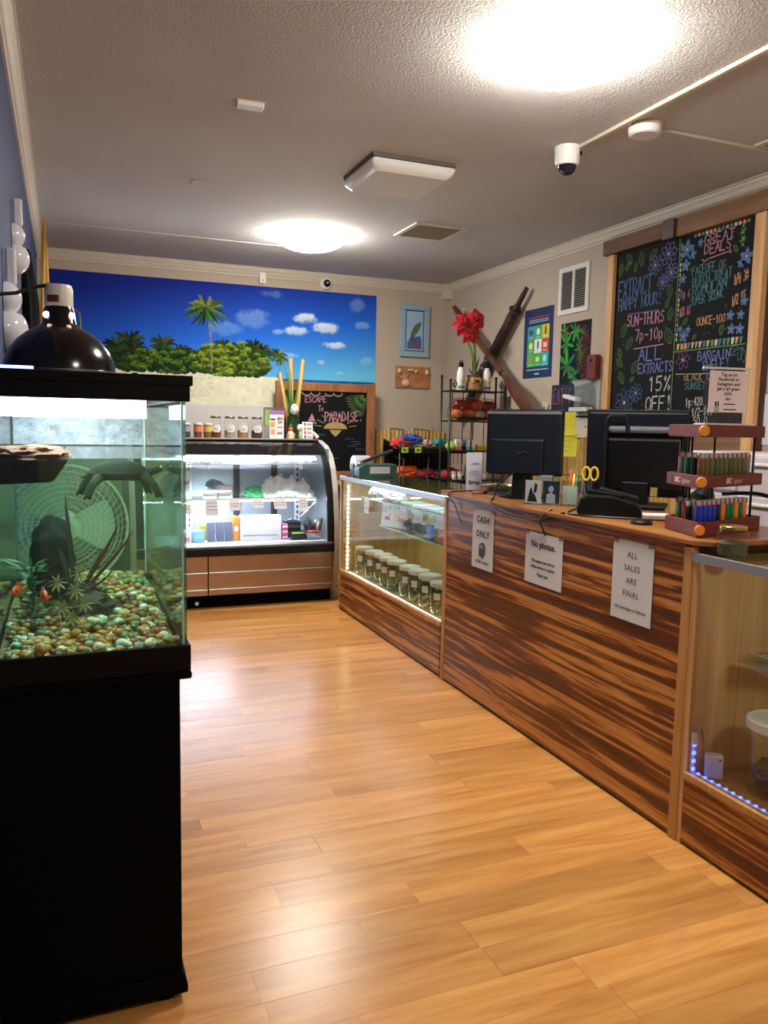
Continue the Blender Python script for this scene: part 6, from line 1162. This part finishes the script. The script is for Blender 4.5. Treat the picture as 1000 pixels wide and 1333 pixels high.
# fish
def fish(label, loc, rz):
    q = thing('goldfish', label, 'fish', loc, rz); n = 10; mb = MB(); vs = []; fs = []; K = 14; L = .055
    for i in range(K):
        s_ = i / (K - 1); hgt = .015 * math.sin(PI * min(1, s_ * 1.02 + .02)) ** .7 * (1.1 - .55 * s_) + .0018; wd = hgt * .62
        if s_ > .8: hgt += (s_ - .8) * .075; wd *= max(.15, 1 - (s_ - .8) * 4)
        for j in range(n): a = 2*PI*j/n; vs.append((.027 - L * s_, wd * math.cos(a), hgt * math.sin(a)))
    for i in range(K - 1):
        for j in range(n): fs.append((i*n+j, i*n+(j+1) % n, (i+1)*n+(j+1) % n, (i+1)*n+j))
    fs += [tuple(reversed(range(n))), tuple((K-1)*n + j for j in range(n))]; mb.add(vs, fs, True); m_ = mat('goldfish_scales', (238, 84, 24), .3, var=.25, scale=60)
    b_ = mb.build('body', m_, q); MB().prism([(.012, .012), (-.014, .011), (-.018, .020), (-.002, .024)], -.0008, .0008, 'XZ').build('dorsal_fin', m_, b_)
    for s_ in (-1, 1): MB().ball((.019, s_ * .0065, .004), .0022, 8, 6).build('eye', M_ink, b_); MB().obox((.004, s_ * .012, -.004), (.014, .010, .001), s_ * .5, 'X').build('pectoral_fin', m_, b_)
fish('orange goldfish facing the glass between the water plants', (-.055, 2.10, .965), -1.35); fish('dark orange goldfish half hidden behind the plant at the left', (-.118, 2.16, .968), -1.9)
# basking dock
q = thing('basking_dock', 'rough brown floating cork dock at the water line of the aquarium', 'dock', (-.075, 2.03, 1.292))
o = lump((.085, .12, .024), 3, .35, 3.5, 4).build('cork_top', mat('cork_bark', (120, 84, 62), .85, var=.6, scale=55, bump=1.0, bscale=70), q); o.location = (0, 0, .026); o.scale = (1, 1, .8)
MB().prism([(-.075, .02), (.085, .018), (.05, -.035), (-.075, -.040)], -.10, .10, 'XZ').build('float', mat('dark_float', (24, 18, 14), .9, spec=.1), q, bevel=.008)
# ornament and plants
q = thing('dark_rock', 'smooth dark teal rock standing on the gravel', 'rock', (-.035, 2.30, .90)); lump((.055, .045, .075), 9, .3, 1.7, 4, -.06).build('rock', mat('dark_teal_rock', (10, 22, 24), .85, spec=.1, var=.3, scale=20, bump=.4, bscale=30), q).location = (0, 0, .155); lump((.05, .04, .05), 13, .3, 2, 3, -.045).build('lower_lobe', mat('dark_teal_rock', 0), q).location = (-.01, 0, .06)
def blade(q, a, b_, bend, wd, m_, name='leaf'):
    A = Vector(a); B = Vector(b_); mb = MB(); n = 10
    def fn(u, v):
        p = A.lerp(B, v) + Vector(bend) * math.sin(PI * v * .5) ** 2 * .5; w2 = wd * (math.sin(PI * (v * .9 + .08)) ** .8); return (p.x + (u - .5) * w2, p.y + (u - .5) * w2 * .5, p.z + abs(u - .5) * w2 * .3)
    return mb.grid(fn, 2, n).build(name, m_, q)
q = thing('red_plant', 'water plant with long dark red strap leaves beside the rock', 'water plant', (.02, 2.25, .90)); m1 = mat('dark_red_leaf', (130, 48, 40), .6, var=.4, scale=30); m2 = mat('dark_brown_leaf', (44, 34, 30), .5, var=.4)
for k, (b_, bd_, wd, m_) in enumerate((((-.01, 0, .30), (-.02, 0, 0), .015, m2), ((-.05, .02, .26), (-.02, 0, 0), .012, m2), ((.085, -.03, .235), (.05, 0, -.02), .014, m1), ((.12, .0, .215), (.06, 0, -.03), .013, m1), ((.05, .03, .16), (.04, 0, -.02), .014, m2), ((.07, -.02, .12), (.05, 0, -.04), .012, m2))): blade(q, (0, 0, 0), b_, bd_, wd, m_)
rt = MB(); lump((.045, .04, .035), 5, .4, 4, 3, -.02).build('root_clump', mat('root_brown', (58, 48, 38), .9, bump=.8, bscale=90), q).location = (.02, -.01, .03)
q = thing('star_leaf_plant', 'pale water plant with star shaped leaf whorls by the goldfish', 'water plant', (-.012, 2.12, .885)); mw = mat('pale_olive_leaf', (168, 160, 110), .6, var=.3, scale=60)
for k, (x_, y_, z_) in enumerate(((.0, -.01, .045), (.03, 0, .085), (-.012, .01, .105), (.04, .02, .125), (.02, -.02, .02), (.05, .0, .05))):
    st_ = MB().tube([(0, 0, 0), (x_ * .6, y_ * .6, z_ * .6), (x_, y_, z_)], .002, 5).build('stem', mat('stem_green', (70, 90, 44), .6), q)
    for j in range(9): a = 2*PI*j/9; blade(q, (x_, y_, z_), (x_ + .024 * math.cos(a), y_ - .012, z_ + .024 * math.sin(a)), (0, 0, 0), .007, mw)
q = thing('green_plant', 'bushy dark green water plant at the left behind the goldfish', 'water plant', (-.085, 2.22, .89)); mg = mat('dark_green_leaf', (40, 92, 44), .5, var=.5, scale=40)
for k in range(44):
    a = rp.uniform(0, 2*PI); z_ = rp.uniform(.02, .15); r_ = rp.uniform(.01, .05); x_, y_ = r_ * math.cos(a), r_ * math.sin(a); blade(q, (x_ * .5, y_ * .5, z_ - .01), (x_ + .028 * math.cos(a), y_ + .02 * math.sin(a), z_ + rp.uniform(-.01, .02)), (0, 0, 0), .012, mg)
MB().tube([(0, 0, 0), (.005, 0, .07), (-.004, 0, .15)], .003, 6).build('stem', mat('stem_green', 0), q)
q = thing('driftwood', 'low dark driftwood lump lying on the gravel', 'driftwood', (.06, 2.20, .885)); lump((.06, .05, .038), 17, .45, 2.6, 3, -.02).build('lump', mat('driftwood_dark', (66, 56, 40), .8, var=.4, scale=30, bump=.6, bscale=50), q).location = (0, 0, .02); MB().tube([(-.05, 0, .02), (-.10, -.03, .012), (-.15, -.05, .016)], [.014, .010, .005], 7).build('twig', mat('driftwood_dark', 0), q)
# ================================================================== ON THE TANK
q = thing('dome_lamp', 'black dome heat lamp with a white socket standing on the aquarium lid', 'lamp', (-.004, 2.05, 1.5005))
M_dome = mat('black_enamel', (10, 9, 10), .16)
MB().lathe([(.118, .006), (.124, .010), (.122, .030), (.112, .056), (.094, .080), (.070, .100), (.046, .112), (.038, .120), (.034, .150), (.031, .158)], 40, cap0=False, cap1=True).build('dome', M_dome, q)
MB().lathe([(.124, .0), (.127, .004), (.127, .010), (.122, .012)], 40, cap0=False, cap1=False).build('rolled_rim', M_steel, q)
MB().lathe([(.031, .157), (.0315, .160), (.0315, .198), (.028, .208), (.002, .210)], 26).build('socket', mat('ceramic_white', (222, 216, 206), .35), q)
MB().ball((0, 0, .07), (.035, .035, .045), 16, 10).build('bulb', emit('warm_bulb', (255, 226, 196), 22.0), q)
E_vent = emit('lit_vent', (255, 214, 190), 9.0)  # glowing beads stand in for bulb light showing through the neck vents
for a in (-2.45, -.72, .9, 2.3): MB().ball((.0352 * math.cos(a), .0352 * math.sin(a), .137), (.008, .008, .0075), 12, 8).build('vent_glow', E_vent, q)
MB().tube([(.036, -.012, .115), (.046, -.016, .11), (.045, -.014, .145), (.034, -.01, .155)], .002, 6).build('wire_clip', M_steel, q)
o = MB().grid(lambda a, b_: (.032 * math.sin((a - .5) * .9 - .45), -.032 * math.cos((a - .5) * .9 - .45), .166 + .016 * b_), 6, 2).build('warning_label', mat('dark_red_label', (96, 40, 24), .5, var=.8, scale=120), q)
pth = [(0, 0, .205), (-.02, -.004, .207), (-.045, -.01, .200), (-.09, -.04, .178), (-.14, -.08, .165)]
MB().tube(pth, .0042, 8).build('cord', M_black, q)
q = thing('led_bar', 'slim aquarium light bar glowing blue at the left of the lid', 'light bar', (-.10, 1.95, 1.5005)); MB().box((-.055, -.05, .004), (.045, .04, .012)).build('housing', M_black, q, bevel=.002); MB().box((-.05, -.0515, .005), (.042, -.0495, .011)).build('glow_edge', emit('blue_glow', (130, 160, 255), 6.0), q)
for s_ in (-1, 1): MB().box((s_ * .04 - .008, -.02, 0), (s_ * .04 + .004, .02, .004)).build('foot', M_black, q)
q = thing('lid_clip', 'black bracket at the edge of the aquarium lid beside the dome lamp', 'bracket', (.155, 2.02, 1.5005)); MB().box((-.035, -.02, 0), (.02, .02, .007)).build('plate', M_black, q, bevel=.002); MB().box((.0, -.012, .007), (.012, .012, .012)).build('tab', M_black, q)
# ================================================================== LEFT WALL
LW = PI / 2
def uke(label, y_, z_, s_):
    q = thing('wall_guitar', label, 'wall decoration', (XL, y_, z_), LW); mb = MB()
    def fn(u, v):      # two domed lobes with a waist, flat against the wall
        a = 2 * PI * u; z2 = v * .27; w2 = (.105 * max(0, 1 - ((z2 - .085) / .0875) ** 2) ** .5 if z2 < .15 else 0); w3 = (.080 * max(0, 1 - ((z2 - .205) / .0655) ** 2) ** .5 if z2 > .12 else 0); w4 = max(w2, w3, .048 if .08 < z2 < .24 else 0.002)
        return (w4 * math.cos(a) * s_, -max(0.0, math.sin(a)) * w4 * .80 * s_ - .002, z2 * s_)
    mb.grid(fn, 28, 34).build('body', mat('glossy_white', (214, 214, 222), .12), q)
    MB().box((-.017 * s_, -.040, .255 * s_), (.017 * s_, -.006, .40 * s_)).build('neck', mat('glossy_white', 0), q, bevel=.008); return q
uke('glossy white guitar shaped wall ornament, the higher one beside the black shirt', 3.50, 1.955, .72); uke('glossy white guitar shaped wall ornament, the lower one nearest the tank', 2.90, 1.615, .82)
q = thing('hanging_shirt', 'black shirt with a small green emblem hanging on the blue wall', 'shirt', (XL, 4.20, 1.40), LW)
def shirt(u, v):
    w2 = .50 * (1 - .55 * max(0, v - .78) / .22); bulge = .062 * (math.sin(PI * min(1, max(0, u))) ** .35) * (1 - .55 * max(0, v - .7) / .3) + .006 * math.sin(u * 26 + v * 3)
    return (.25 + (u - .5) * w2, -bulge - .003, .82 * v)
MB().grid(shirt, 30, 18).build('cloth', mat('black_cloth', (4, 4, 5), .9, spec=.1), q)
MB().flat([(.36 + .045 * math.cos(a) * (1 if k % 2 else .6), .36 + .04 * math.sin(a) * (1 if k % 2 else .6)) for k, a in enumerate(np.linspace(0, 2*PI, 13)[:-1])], -.072).build('emblem', mat('emblem_green', (44, 120, 66), .7), q)
MB().tube([(.14, -.014, .80), (.25, -.014, .835), (.36, -.014, .80)], .005, 6).build('hanger', M_blackm, q)
q = thing('surfboard', 'yellow brown pointed surfboard standing in the far left corner', 'surfboard', (-.092, 5.80, 0.0), PI / 2 - .26)
sw = lambda v: .18 * (max(0, 1 - (abs(v - .42) / .58) ** 1.6) if v > .42 else max(.25, 1 - ((.42 - v) / .42) ** 2.4 * .75))
pts = [(sw(v), v * 2.69) for v in np.linspace(0, .995, 26)] + [(.0, 2.69)] + [(-sw(v), v * 2.69) for v in np.linspace(.995, 0, 26)]
MB().prism(pts, -.010, .010, 'XZ', True).build('board', wood('amber_board', (186, 128, 34), (226, 176, 66), scale=(12, 12, 1), rough=.25, coat=.4), q, bevel=.004); MB().box((-.006, -.0115, .05), (.006, -.0095, 2.6)).build('stringer', mat('olive_stripe', (96, 88, 40), .4), q)
q = thing('wall_speaker', 'grey box speaker mounted on the blue wall behind the heat lamp', 'speaker', (XL, 2.86, 1.44), LW); MB().box((0, -.105, 0), (.26, 0, .215)).build('cabinet', mat('grey_speaker', (120, 118, 112), .5), q, bevel=.012); MB().lathe([(.085, 0), (.088, .006), (.06, .010), (.02, .002)], 24, (.13, -.105, .10), RX).build('cone', M_black, q); MB().ball((.0, -.06, .05), (.03, .03, .035)).build('cable_gland', M_black, q)
# ================================================================== FAN BEHIND THE TANK
q = thing('pedestal_fan', 'white pedestal fan with a round wire grille standing behind the aquarium', 'fan', (-.0, 3.32, 0), .12)
MB().lathe([(.155, 0), (.16, .012), (.13, .03), (.03, .045)], 30).build('base', M_white, q); MB().cyl((0, .03, .04), (0, .03, .80), .014, n=14).build('pole', mat('dark_pole', (70, 74, 76), .4), q); hc = Vector((-.01, -.02, .985)); MB().cyl((0, .03, .80), (0, .03, .97), .02, n=14).build('collar', M_white, q)
M_cream = mat('cream_fan_plastic', (214, 216, 196), .4)
MB().lathe([(.05, -.10), (.06, -.09), (.06, .0), (.04, .03)], 22, hc + Vector((0, .06, 0)), RX).build('motor', M_cream, q)
mb = MB(); Rg = .235
for k in range(11):
    r_ = .045 + (Rg - .045) * k / 10; d = -.075 * math.cos(k / 10 * PI / 2 * .95); mb.tube([(hc.x + r_ * math.cos(a), hc.y + d, hc.z + r_ * math.sin(a)) for a in np.linspace(0, 2*PI, 41)[:-1]], .0016, 5, True)
for j in range(48):
    a = 2*PI*j/48; mb.tube([(hc.x + r_ * math.cos(a + .5 * (r_ / Rg)), hc.y - .075 * math.cos((r_ - .045) / (Rg - .045) * PI / 2 * .95), hc.z + r_ * math.sin(a + .5 * (r_ / Rg))) for r_ in np.linspace(.045, Rg, 6)], .0012, 4)
mb.build('front_grille', M_cream, q)
mb = MB()
for k in range(8):
    r_ = .06 + (Rg - .06) * k / 7; d = .075 * math.cos(k / 7 * PI / 2 * .95); mb.tube([(hc.x + r_ * math.cos(a), hc.y + d, hc.z + r_ * math.sin(a)) for a in np.linspace(0, 2*PI, 41)[:-1]], .0016, 5, True)
mb.build('rear_grille', M_cream, q); MB().lathe([(Rg, -.008), (Rg + .008, -.006), (Rg + .008, .006), (Rg, .008)], 44, hc, RX, False, False).build('rim_band', M_cream, q); MB().lathe([(.044, 0), (.046, .006), (.03, .012)], 24, hc + Vector((0, -.072, 0)), RX).build('centre_cap', M_cream, q)
for k in range(3):
    a0_ = 2*PI*k/3; MB().grid(lambda u, v: (hc.x + (.03 + .16 * v) * math.cos(a0_ + (u - .5) * (1.5 - .4 * v)), hc.y + .02 * (u - .5) * 2, hc.z + (.03 + .16 * v) * math.sin(a0_ + (u - .5) * (1.5 - .4 * v))), 8, 6).build('blade', mat('pale_blade', (190, 200, 186), .35), q)
# ================================================================== BLACK METAL SHELF AND BINS
RX0, RX1, RY0, RY1 = 2.88, 3.385, 5.78, 5.94
t = thing('metal_shelf_rack', 'black scrolled metal shelf rack in the back corner', 'shelf rack', (0, 0, 0))
SZ = (.30, .62, .965, 1.205, 1.447, 1.69)
for x_ in (RX0, RX1):
    for y_ in (RY0, RY1): MB().cyl((x_, y_, 0), (x_, y_, 1.76 if y_ == RY0 else 1.80), .009, n=8).build('post', M_blackm, t); MB().ball((x_, y_, 1.765 if y_ == RY0 else 1.805), .013).build('finial', M_blackm, t)
for z_ in SZ:
    s_ = MB().box((RX0, RY0 - .004, z_ - .012), (RX1, RY0 + .004, z_)).build('shelf_rail', M_blackm, t)
    MB().box((RX0, RY1 - .004, z_ - .012), (RX1, RY1 + .004, z_)).build('shelf_rail', M_blackm, t); MB().box((RX0, RY0, z_ - .006), (RX1, RY1, z_ - .002)).build('shelf_sheet', mat('smoked_sheet', (30, 28, 26), .4), t)
for x_ in (RX0 + .10, RX0 + .20, RX0 + .30, RX0 + .40): MB().cyl((x_, RY1, .3), (x_, RY1, 1.70), .004, n=6).build('back_rod', M_blackm, t)
for sx, x_ in ((1, RX0), (-1, RX1)): MB().tube([(x_ + sx * (.012 + .028 * (1 - k / 16) * math.sin(k * .55) + .02), RY0, 1.735 + .028 * (1 - k / 16) * math.cos(k * .55)) for k in range(17)], .0045, 6).build('scroll', M_blackm, t)
MB().cyl((RX0 + .20, RY0, .97), (RX0 + .20, RY0, 1.447), .007, n=8).build('mid_post', M_blackm, t); MB().cyl((RX0 + .20, RY0, .75), (RX1, RY0, .98), .005, n=6).build('brace', M_blackm, t)
def bottle(label, x, y_, z_):
    q = thing('white_bottle', label, 'bottle', (x, y_, z_), 0, 'white bottles on the rack'); MB().lathe([(.030, 0), (.033, .004), (.033, .13), (.028, .16), (.019, .178), (.018, .19)], 20).build('body', M_white, q); MB().lathe([(.019, .188), (.020, .19), (.020, .222), (.014, .228)], 14).build('cap', M_black, q); MB().tube([(-.012, 0, .226), (-.008, 0, .242), (.008, 0, .242), (.012, 0, .226)], .0035, 6).build('loop', M_black, q)
    for z2, z3, m_ in ((.018, .026, M_black), (.030, .036, M_black), (.055, .085, mat('lemon_logo', (206, 190, 60), .5)), (.105, .112, M_black)):
        a2 = 1.5 if m_ is M_black and z2 < .1 else (.5 if z2 < .1 else .2); MB().grid(lambda a, b_: (.0336 * math.sin((a - .5) * 2 * a2 + .3), -.0336 * math.cos((a - .5) * 2 * a2 + .3), z2 + (z3 - z2) * b_), 8, 1).build('print', m_, q)
bottle('white bottle with a black cap left of the flower pot', 3.01, 5.86, 1.691); bottle('white bottle with a black cap right of the flower pot', 3.25, 5.86, 1.691)
q = thing('flower_pot', 'carved wooden pot with a red amaryllis flower on top of the rack', 'potted plant', (3.13, 5.86, 1.691))
MB().lathe([(.060, 0), (.068, .01), (.062, .06), (.05, .10), (.052, .115), (.046, .118)], 14).build('pot', mat('carved_tan', (150, 112, 66), .7, var=.4, scale=26, bump=.8, bscale=30), q)
MB().box((-.045, -.062, .055), (.045, -.03, .105)).build('carved_face', mat('carved_light', (190, 144, 82), .6), q, bevel=.01); MB().box((-.018, -.066, .066), (.018, -.058, .084)).build('carved_mouth', mat('carved_dark', (50, 30, 20), .7), q); MB().lathe([(.05, .112), (.058, .118), (.05, .128)], 14).build('pot_rim', mat('carved_dark2', (90, 60, 36), .7), q)
MB().tube([(.0, 0, .10), (-.005, 0, .22), (-.05, 0, .36), (-.11, -.01, .50)], [.013, .012, .011, .009], 9).build('flower_stem', mat('stalk_green', (116, 140, 60), .5), q); MB().tube([(.012, .01, .10), (.015, .01, .2), (.0, 0, .35), (-.012, 0, .54)], [.011, .011, .010, .008], 9).build('flower_stem', mat('stalk_green', 0), q)
for k, (a, L) in enumerate(((.9, .10), (1.3, .2), (1.75, .17), (2.2, .12), (.5, .13), (2.7, .10))): blade(q, (0, 0, .11), (L * math.cos(a) * .7, -.01, .11 + L * math.sin(a)), (.02 * math.cos(a), 0, -.05), .022, mat('leaf_dark_green', (50, 72, 36), .45))
M_pet = mat('crimson_petal', (186, 22, 36), .5, var=.35, scale=30)
for fx, fz, face in ((-.125, .525, -.9), (-.015, .565, .5), (-.06, .465, 0)):
    for k in range(6):
        a = 2*PI*k/6 + face; R_ = .098; c_ = Vector((fx, -.03, fz))
        MB().grid(lambda u, v: (c_.x + R_ * v * math.cos(a) - (u - .5) * .078 * math.sin(PI * (v * .86 + .1)) * math.sin(a), c_.y - .018 + .05 * v * v - abs(u - .5) * .014, c_.z + R_ * v * math.sin(a) + (u - .5) * .078 * math.sin(PI * (v * .86 + .1)) * math.cos(a)), 4, 6).build('petal', M_pet, q)
    MB().lathe([(.008, 0), (.012, .03), (.010, .05)], 8, (fx, -.045, fz), RX).build('throat', mat('throat_dark', (96, 10, 20), .5), q)
q = thing('cellophane_hamper', 'red and tan gift hamper wrapped in clear film on the rack', 'gift hamper', (3.13, 5.86, 1.448), 0)
MB().prism([(-.20, 0), (.20, 0), (.215, .05), (.19, .17), (.12, .185), (-.15, .185), (-.195, .15), (-.215, .05)], -.070, .070, 'XZ').build('wrap', glass('crinkled_film', '#f2e6e2', .12), q, bevel=.02)
for k, (x_, z_, rx_, rz_, c_) in enumerate(((-.12, .120, .075, .050, (130, 34, 26)), (.01, .125, .080, .050, (150, 40, 28)), (.13, .115, .065, .050, (110, 30, 26)), (-.15, .055, .050, .045, (206, 130, 90)), (-.05, .060, .055, .035, (190, 110, 70)), (.05, .050, .060, .040, (160, 150, 146)), (.145, .050, .050, .042, (196, 96, 60)), (.0, .022, .17, .018, (70, 60, 60)))):
    lump((rx_, .050, rz_), 70 + k, .28, 2.5, 3, -z_ + .002).build('packet', mat('hamper_%d' % k, c_, .25, var=.4, scale=20, coat=.4, bump=.4, bscale=30), q).location = (x_, -.008, z_)
for k, (x_, c_, nm) in enumerate(((2.985, (214, 120, 116), 'coral'), (3.095, (90, 190, 170), 'mint'))):
    q = thing('label_tub', 'white tub with a %s base on the rack shelf behind the standing sign' % nm, 'tub', (x_, 5.83, 1.206)); MB().box((-.030, -.02, 0), (.030, .02, .030)).build('base', mat('tubbase_%d' % k, c_, .5), q, bevel=.005); MB().box((-.027, -.019, .030), (.027, .019, .088)).build('tub', mat('soft_white', (222, 214, 220), .5), q, bevel=.006); MB().box((-.014, -.0205, .05), (.014, -.019, .06)).build('print', M_g1, q)
carton('yellow_tin', 'low yellow tin at the right of the rack shelf', 'tin', (3.17, 5.82, 1.206), (3.245, 5.88, 1.25), mat('yellow_tin', (214, 170, 40), .4), 0, (.3, .6, mat('yellow_dark', (170, 120, 30), .4)))
lump((.045, .04, .04), 81, .2, 2, 3, -.03).build('lime_ball', mat('lime_rubber', (150, 190, 60), .5)); tag(bpy.context.scene.objects['lime_ball'], 'lime green rubber ball at the left of the rack shelf', 'ball').location = (2.93, 5.85, 1.237)
q = thing('clear_bowl', 'clear glass bowl on the dim middle shelf of the rack', 'bowl', (3.04, 5.90, 1.206)); MB().lathe([(.04, 0), (.07, .03), (.085, .09), (.08, .15), (.06, .17)], 22, cap1=False).build('bowl', M_glass, q); lump((.06, .06, .03), 5, .4, 3, 2).build('grey_stones', mat('blue_grey_stone', (90, 110, 130), .5), q).location = (0, 0, .05)
q = thing('water_jug', 'pale blue plastic jug on a low shelf of the rack', 'jug', (3.13, 5.86, .966)); MB().lathe([(.05, 0), (.055, .006), (.055, .11), (.04, .15), (.022, .165), (.022, .185)], 22).build('jug', mat('pale_blue_plastic', (150, 172, 190), .25), q); MB().lathe([(.024, .183), (.024, .20), (.020, .204)], 14).build('cap', mat('blue_cap', (90, 120, 160), .4), q)
for k, x_ in enumerate((2.96, 3.015, 3.24)):
    q = thing('pill_bottle', 'little white pill bottle on the low rack shelf, %s from the left' % ('first', 'second', 'third')[k], 'bottle', (x_, 5.84, .966)); MB().lathe([(.018, 0), (.020, .003), (.020, .042), (.016, .048)], 14).build('body', M_white, q); MB().lathe([(.018, .047), (.019, .049), (.019, .062), (.017, .064)], 14).build('cap', M_trim, q)
lump((.05, .05, .04), 90, .3, 2, 3, -.03).build('red_pouch', mat('dull_red_cloth', (150, 40, 36), .8)); tag(bpy.context.scene.objects['red_pouch'], 'dull red cloth pouch on the low rack shelf', 'pouch').location = (2.92, 5.88, .997)
# bins left of the rack
t = thing('bin_rack', 'two tier black wire bin rack with clear fronts left of the metal shelf', 'bin rack', (0, 0, 0))
BX0, BX1 = 2.56, 3.20
for z_ in (1.18, .92):
    tr = MB().prism([(6.05, z_), (6.40, z_ + .03), (6.40, z_ + .04), (6.05, z_ + .01)], BX0, BX1, 'YZ').build('tray', M_black, t)
    MB().box((BX0, 6.04, z_ - .01), (BX1, 6.05, z_ + .03)).build('tray_lip', M_black, tr); MB().box((BX0, 6.395, z_ - .02), (BX1, 6.405, z_ + (.07 if z_ > 1.1 else .25))).build('tray_back', M_black, tr)
    for x_ in (BX0, BX1 - .006): MB().prism([(6.05, z_), (6.40, z_), (6.40, z_ + .10), (6.05, z_ + .04)], x_, x_ + .006, 'YZ').build('tray_side', M_black, tr)
    MB().box((BX0 + .005, 6.03, z_ + .03), (BX1 - .005, 6.034, z_ + .12)).build('clear_front', M_acr, tr)
    for k in range(16): MB().cyl((BX0 + .02 + k * .04, 6.045, z_ - .10), (BX0 + .02 + k * .04, 6.045, z_ + .02), .0025, n=5).build('wire', M_blackm, tr)
for x_ in (2.575, 2.80): MB().tube([(x_, 6.02, 1.215), (x_ + .05, 6.10, 1.36), (x_ + .05, 6.40, 1.37)], .006, 6).build('frame_bar', M_steel, t); MB().tube([(x_, 6.02, .955), (x_ + .05, 6.10, 1.12), (x_ + .05, 6.3, 1.13)], .006, 6).build('frame_bar', M_steel, t)
for x_ in (2.565, 3.195):
    for y_ in (6.05, 6.40): MB().cyl((x_, y_, 0), (x_, y_, 1.25), .007, n=6).build('leg', M_blackm, t)
MB().cyl((2.80, 6.02, .955), (2.80 - .0, 6.0, .83), .006, n=6).build('frame_bar', M_steel, t)
M_cl = {}
goods = [(2.62, 1.215, (190, 50, 40), 'red', .055), (2.70, 1.24, (40, 70, 160), 'royal blue', .06), (2.61, 1.20, (226, 180, 60), 'yellow', .04), (2.78, 1.215, (230, 226, 220), 'white', .045), (2.86, 1.205, (214, 150, 120), 'peach', .05), (2.96, 1.205, (60, 150, 140), 'sea green', .06), (3.08, 1.205, (130, 150, 170), 'grey blue', .055), (2.66, .97, (230, 90, 30), 'bright orange', .065), (2.77, .955, (224, 60, 90), 'hot pink', .05), (2.86, .955, (200, 40, 80), 'crimson pink', .055), (2.97, .95, (214, 206, 210), 'pale grey', .045), (3.08, .955, (190, 50, 70), 'rose red', .055)]
for k, (x_, z_, c_, nm, r_) in enumerate(goods):
    r_ *= 1.3
    q = thing('folded_cloth', '%s folded cloth item in the %s wire bin' % (nm, 'upper' if z_ > 1.1 else 'lower'), 'cloth', (x_, 6.14, z_)); lump((r_ * 1.25, r_, r_ * .7), 100 + k, .45, 2.6, 3, -r_ * .3).build('cloth', mat('cloth_%d' % k, c_, .8, var=.2, scale=30, bump=.5, bscale=40), q).location = (0, 0, r_ * .42); MB().tube([(-r_ * .8, -r_ * .8, r_ * .5), (0, -r_ * 1.02, r_ * .62), (r_ * .8, -r_ * .8, r_ * .45)], r_ * .08, 6).build('hem', mat('clothhem_%d' % k, tuple(int(v * .7) for v in c_), .8), q)
for k, (x_, z_) in enumerate(((2.60, 1.175), (2.72, 1.175), (2.585, .925))):
    q = thing('price_clip', 'lime green price clip on the bin front, %s' % ('upper left', 'upper middle', 'lower left')[k], 'price clip', (x_, 6.027, z_)); MB().box((-.03, -.004, 0), (.03, 0, .045)).build('clip', mat('lime_clip', (170, 206, 70), .5), q, bevel=.002); MB().box((-.014, -.005, .015), (.014, -.0042, .03)).build('price_print', mat('dark_lime', (60, 80, 30), .6), q)
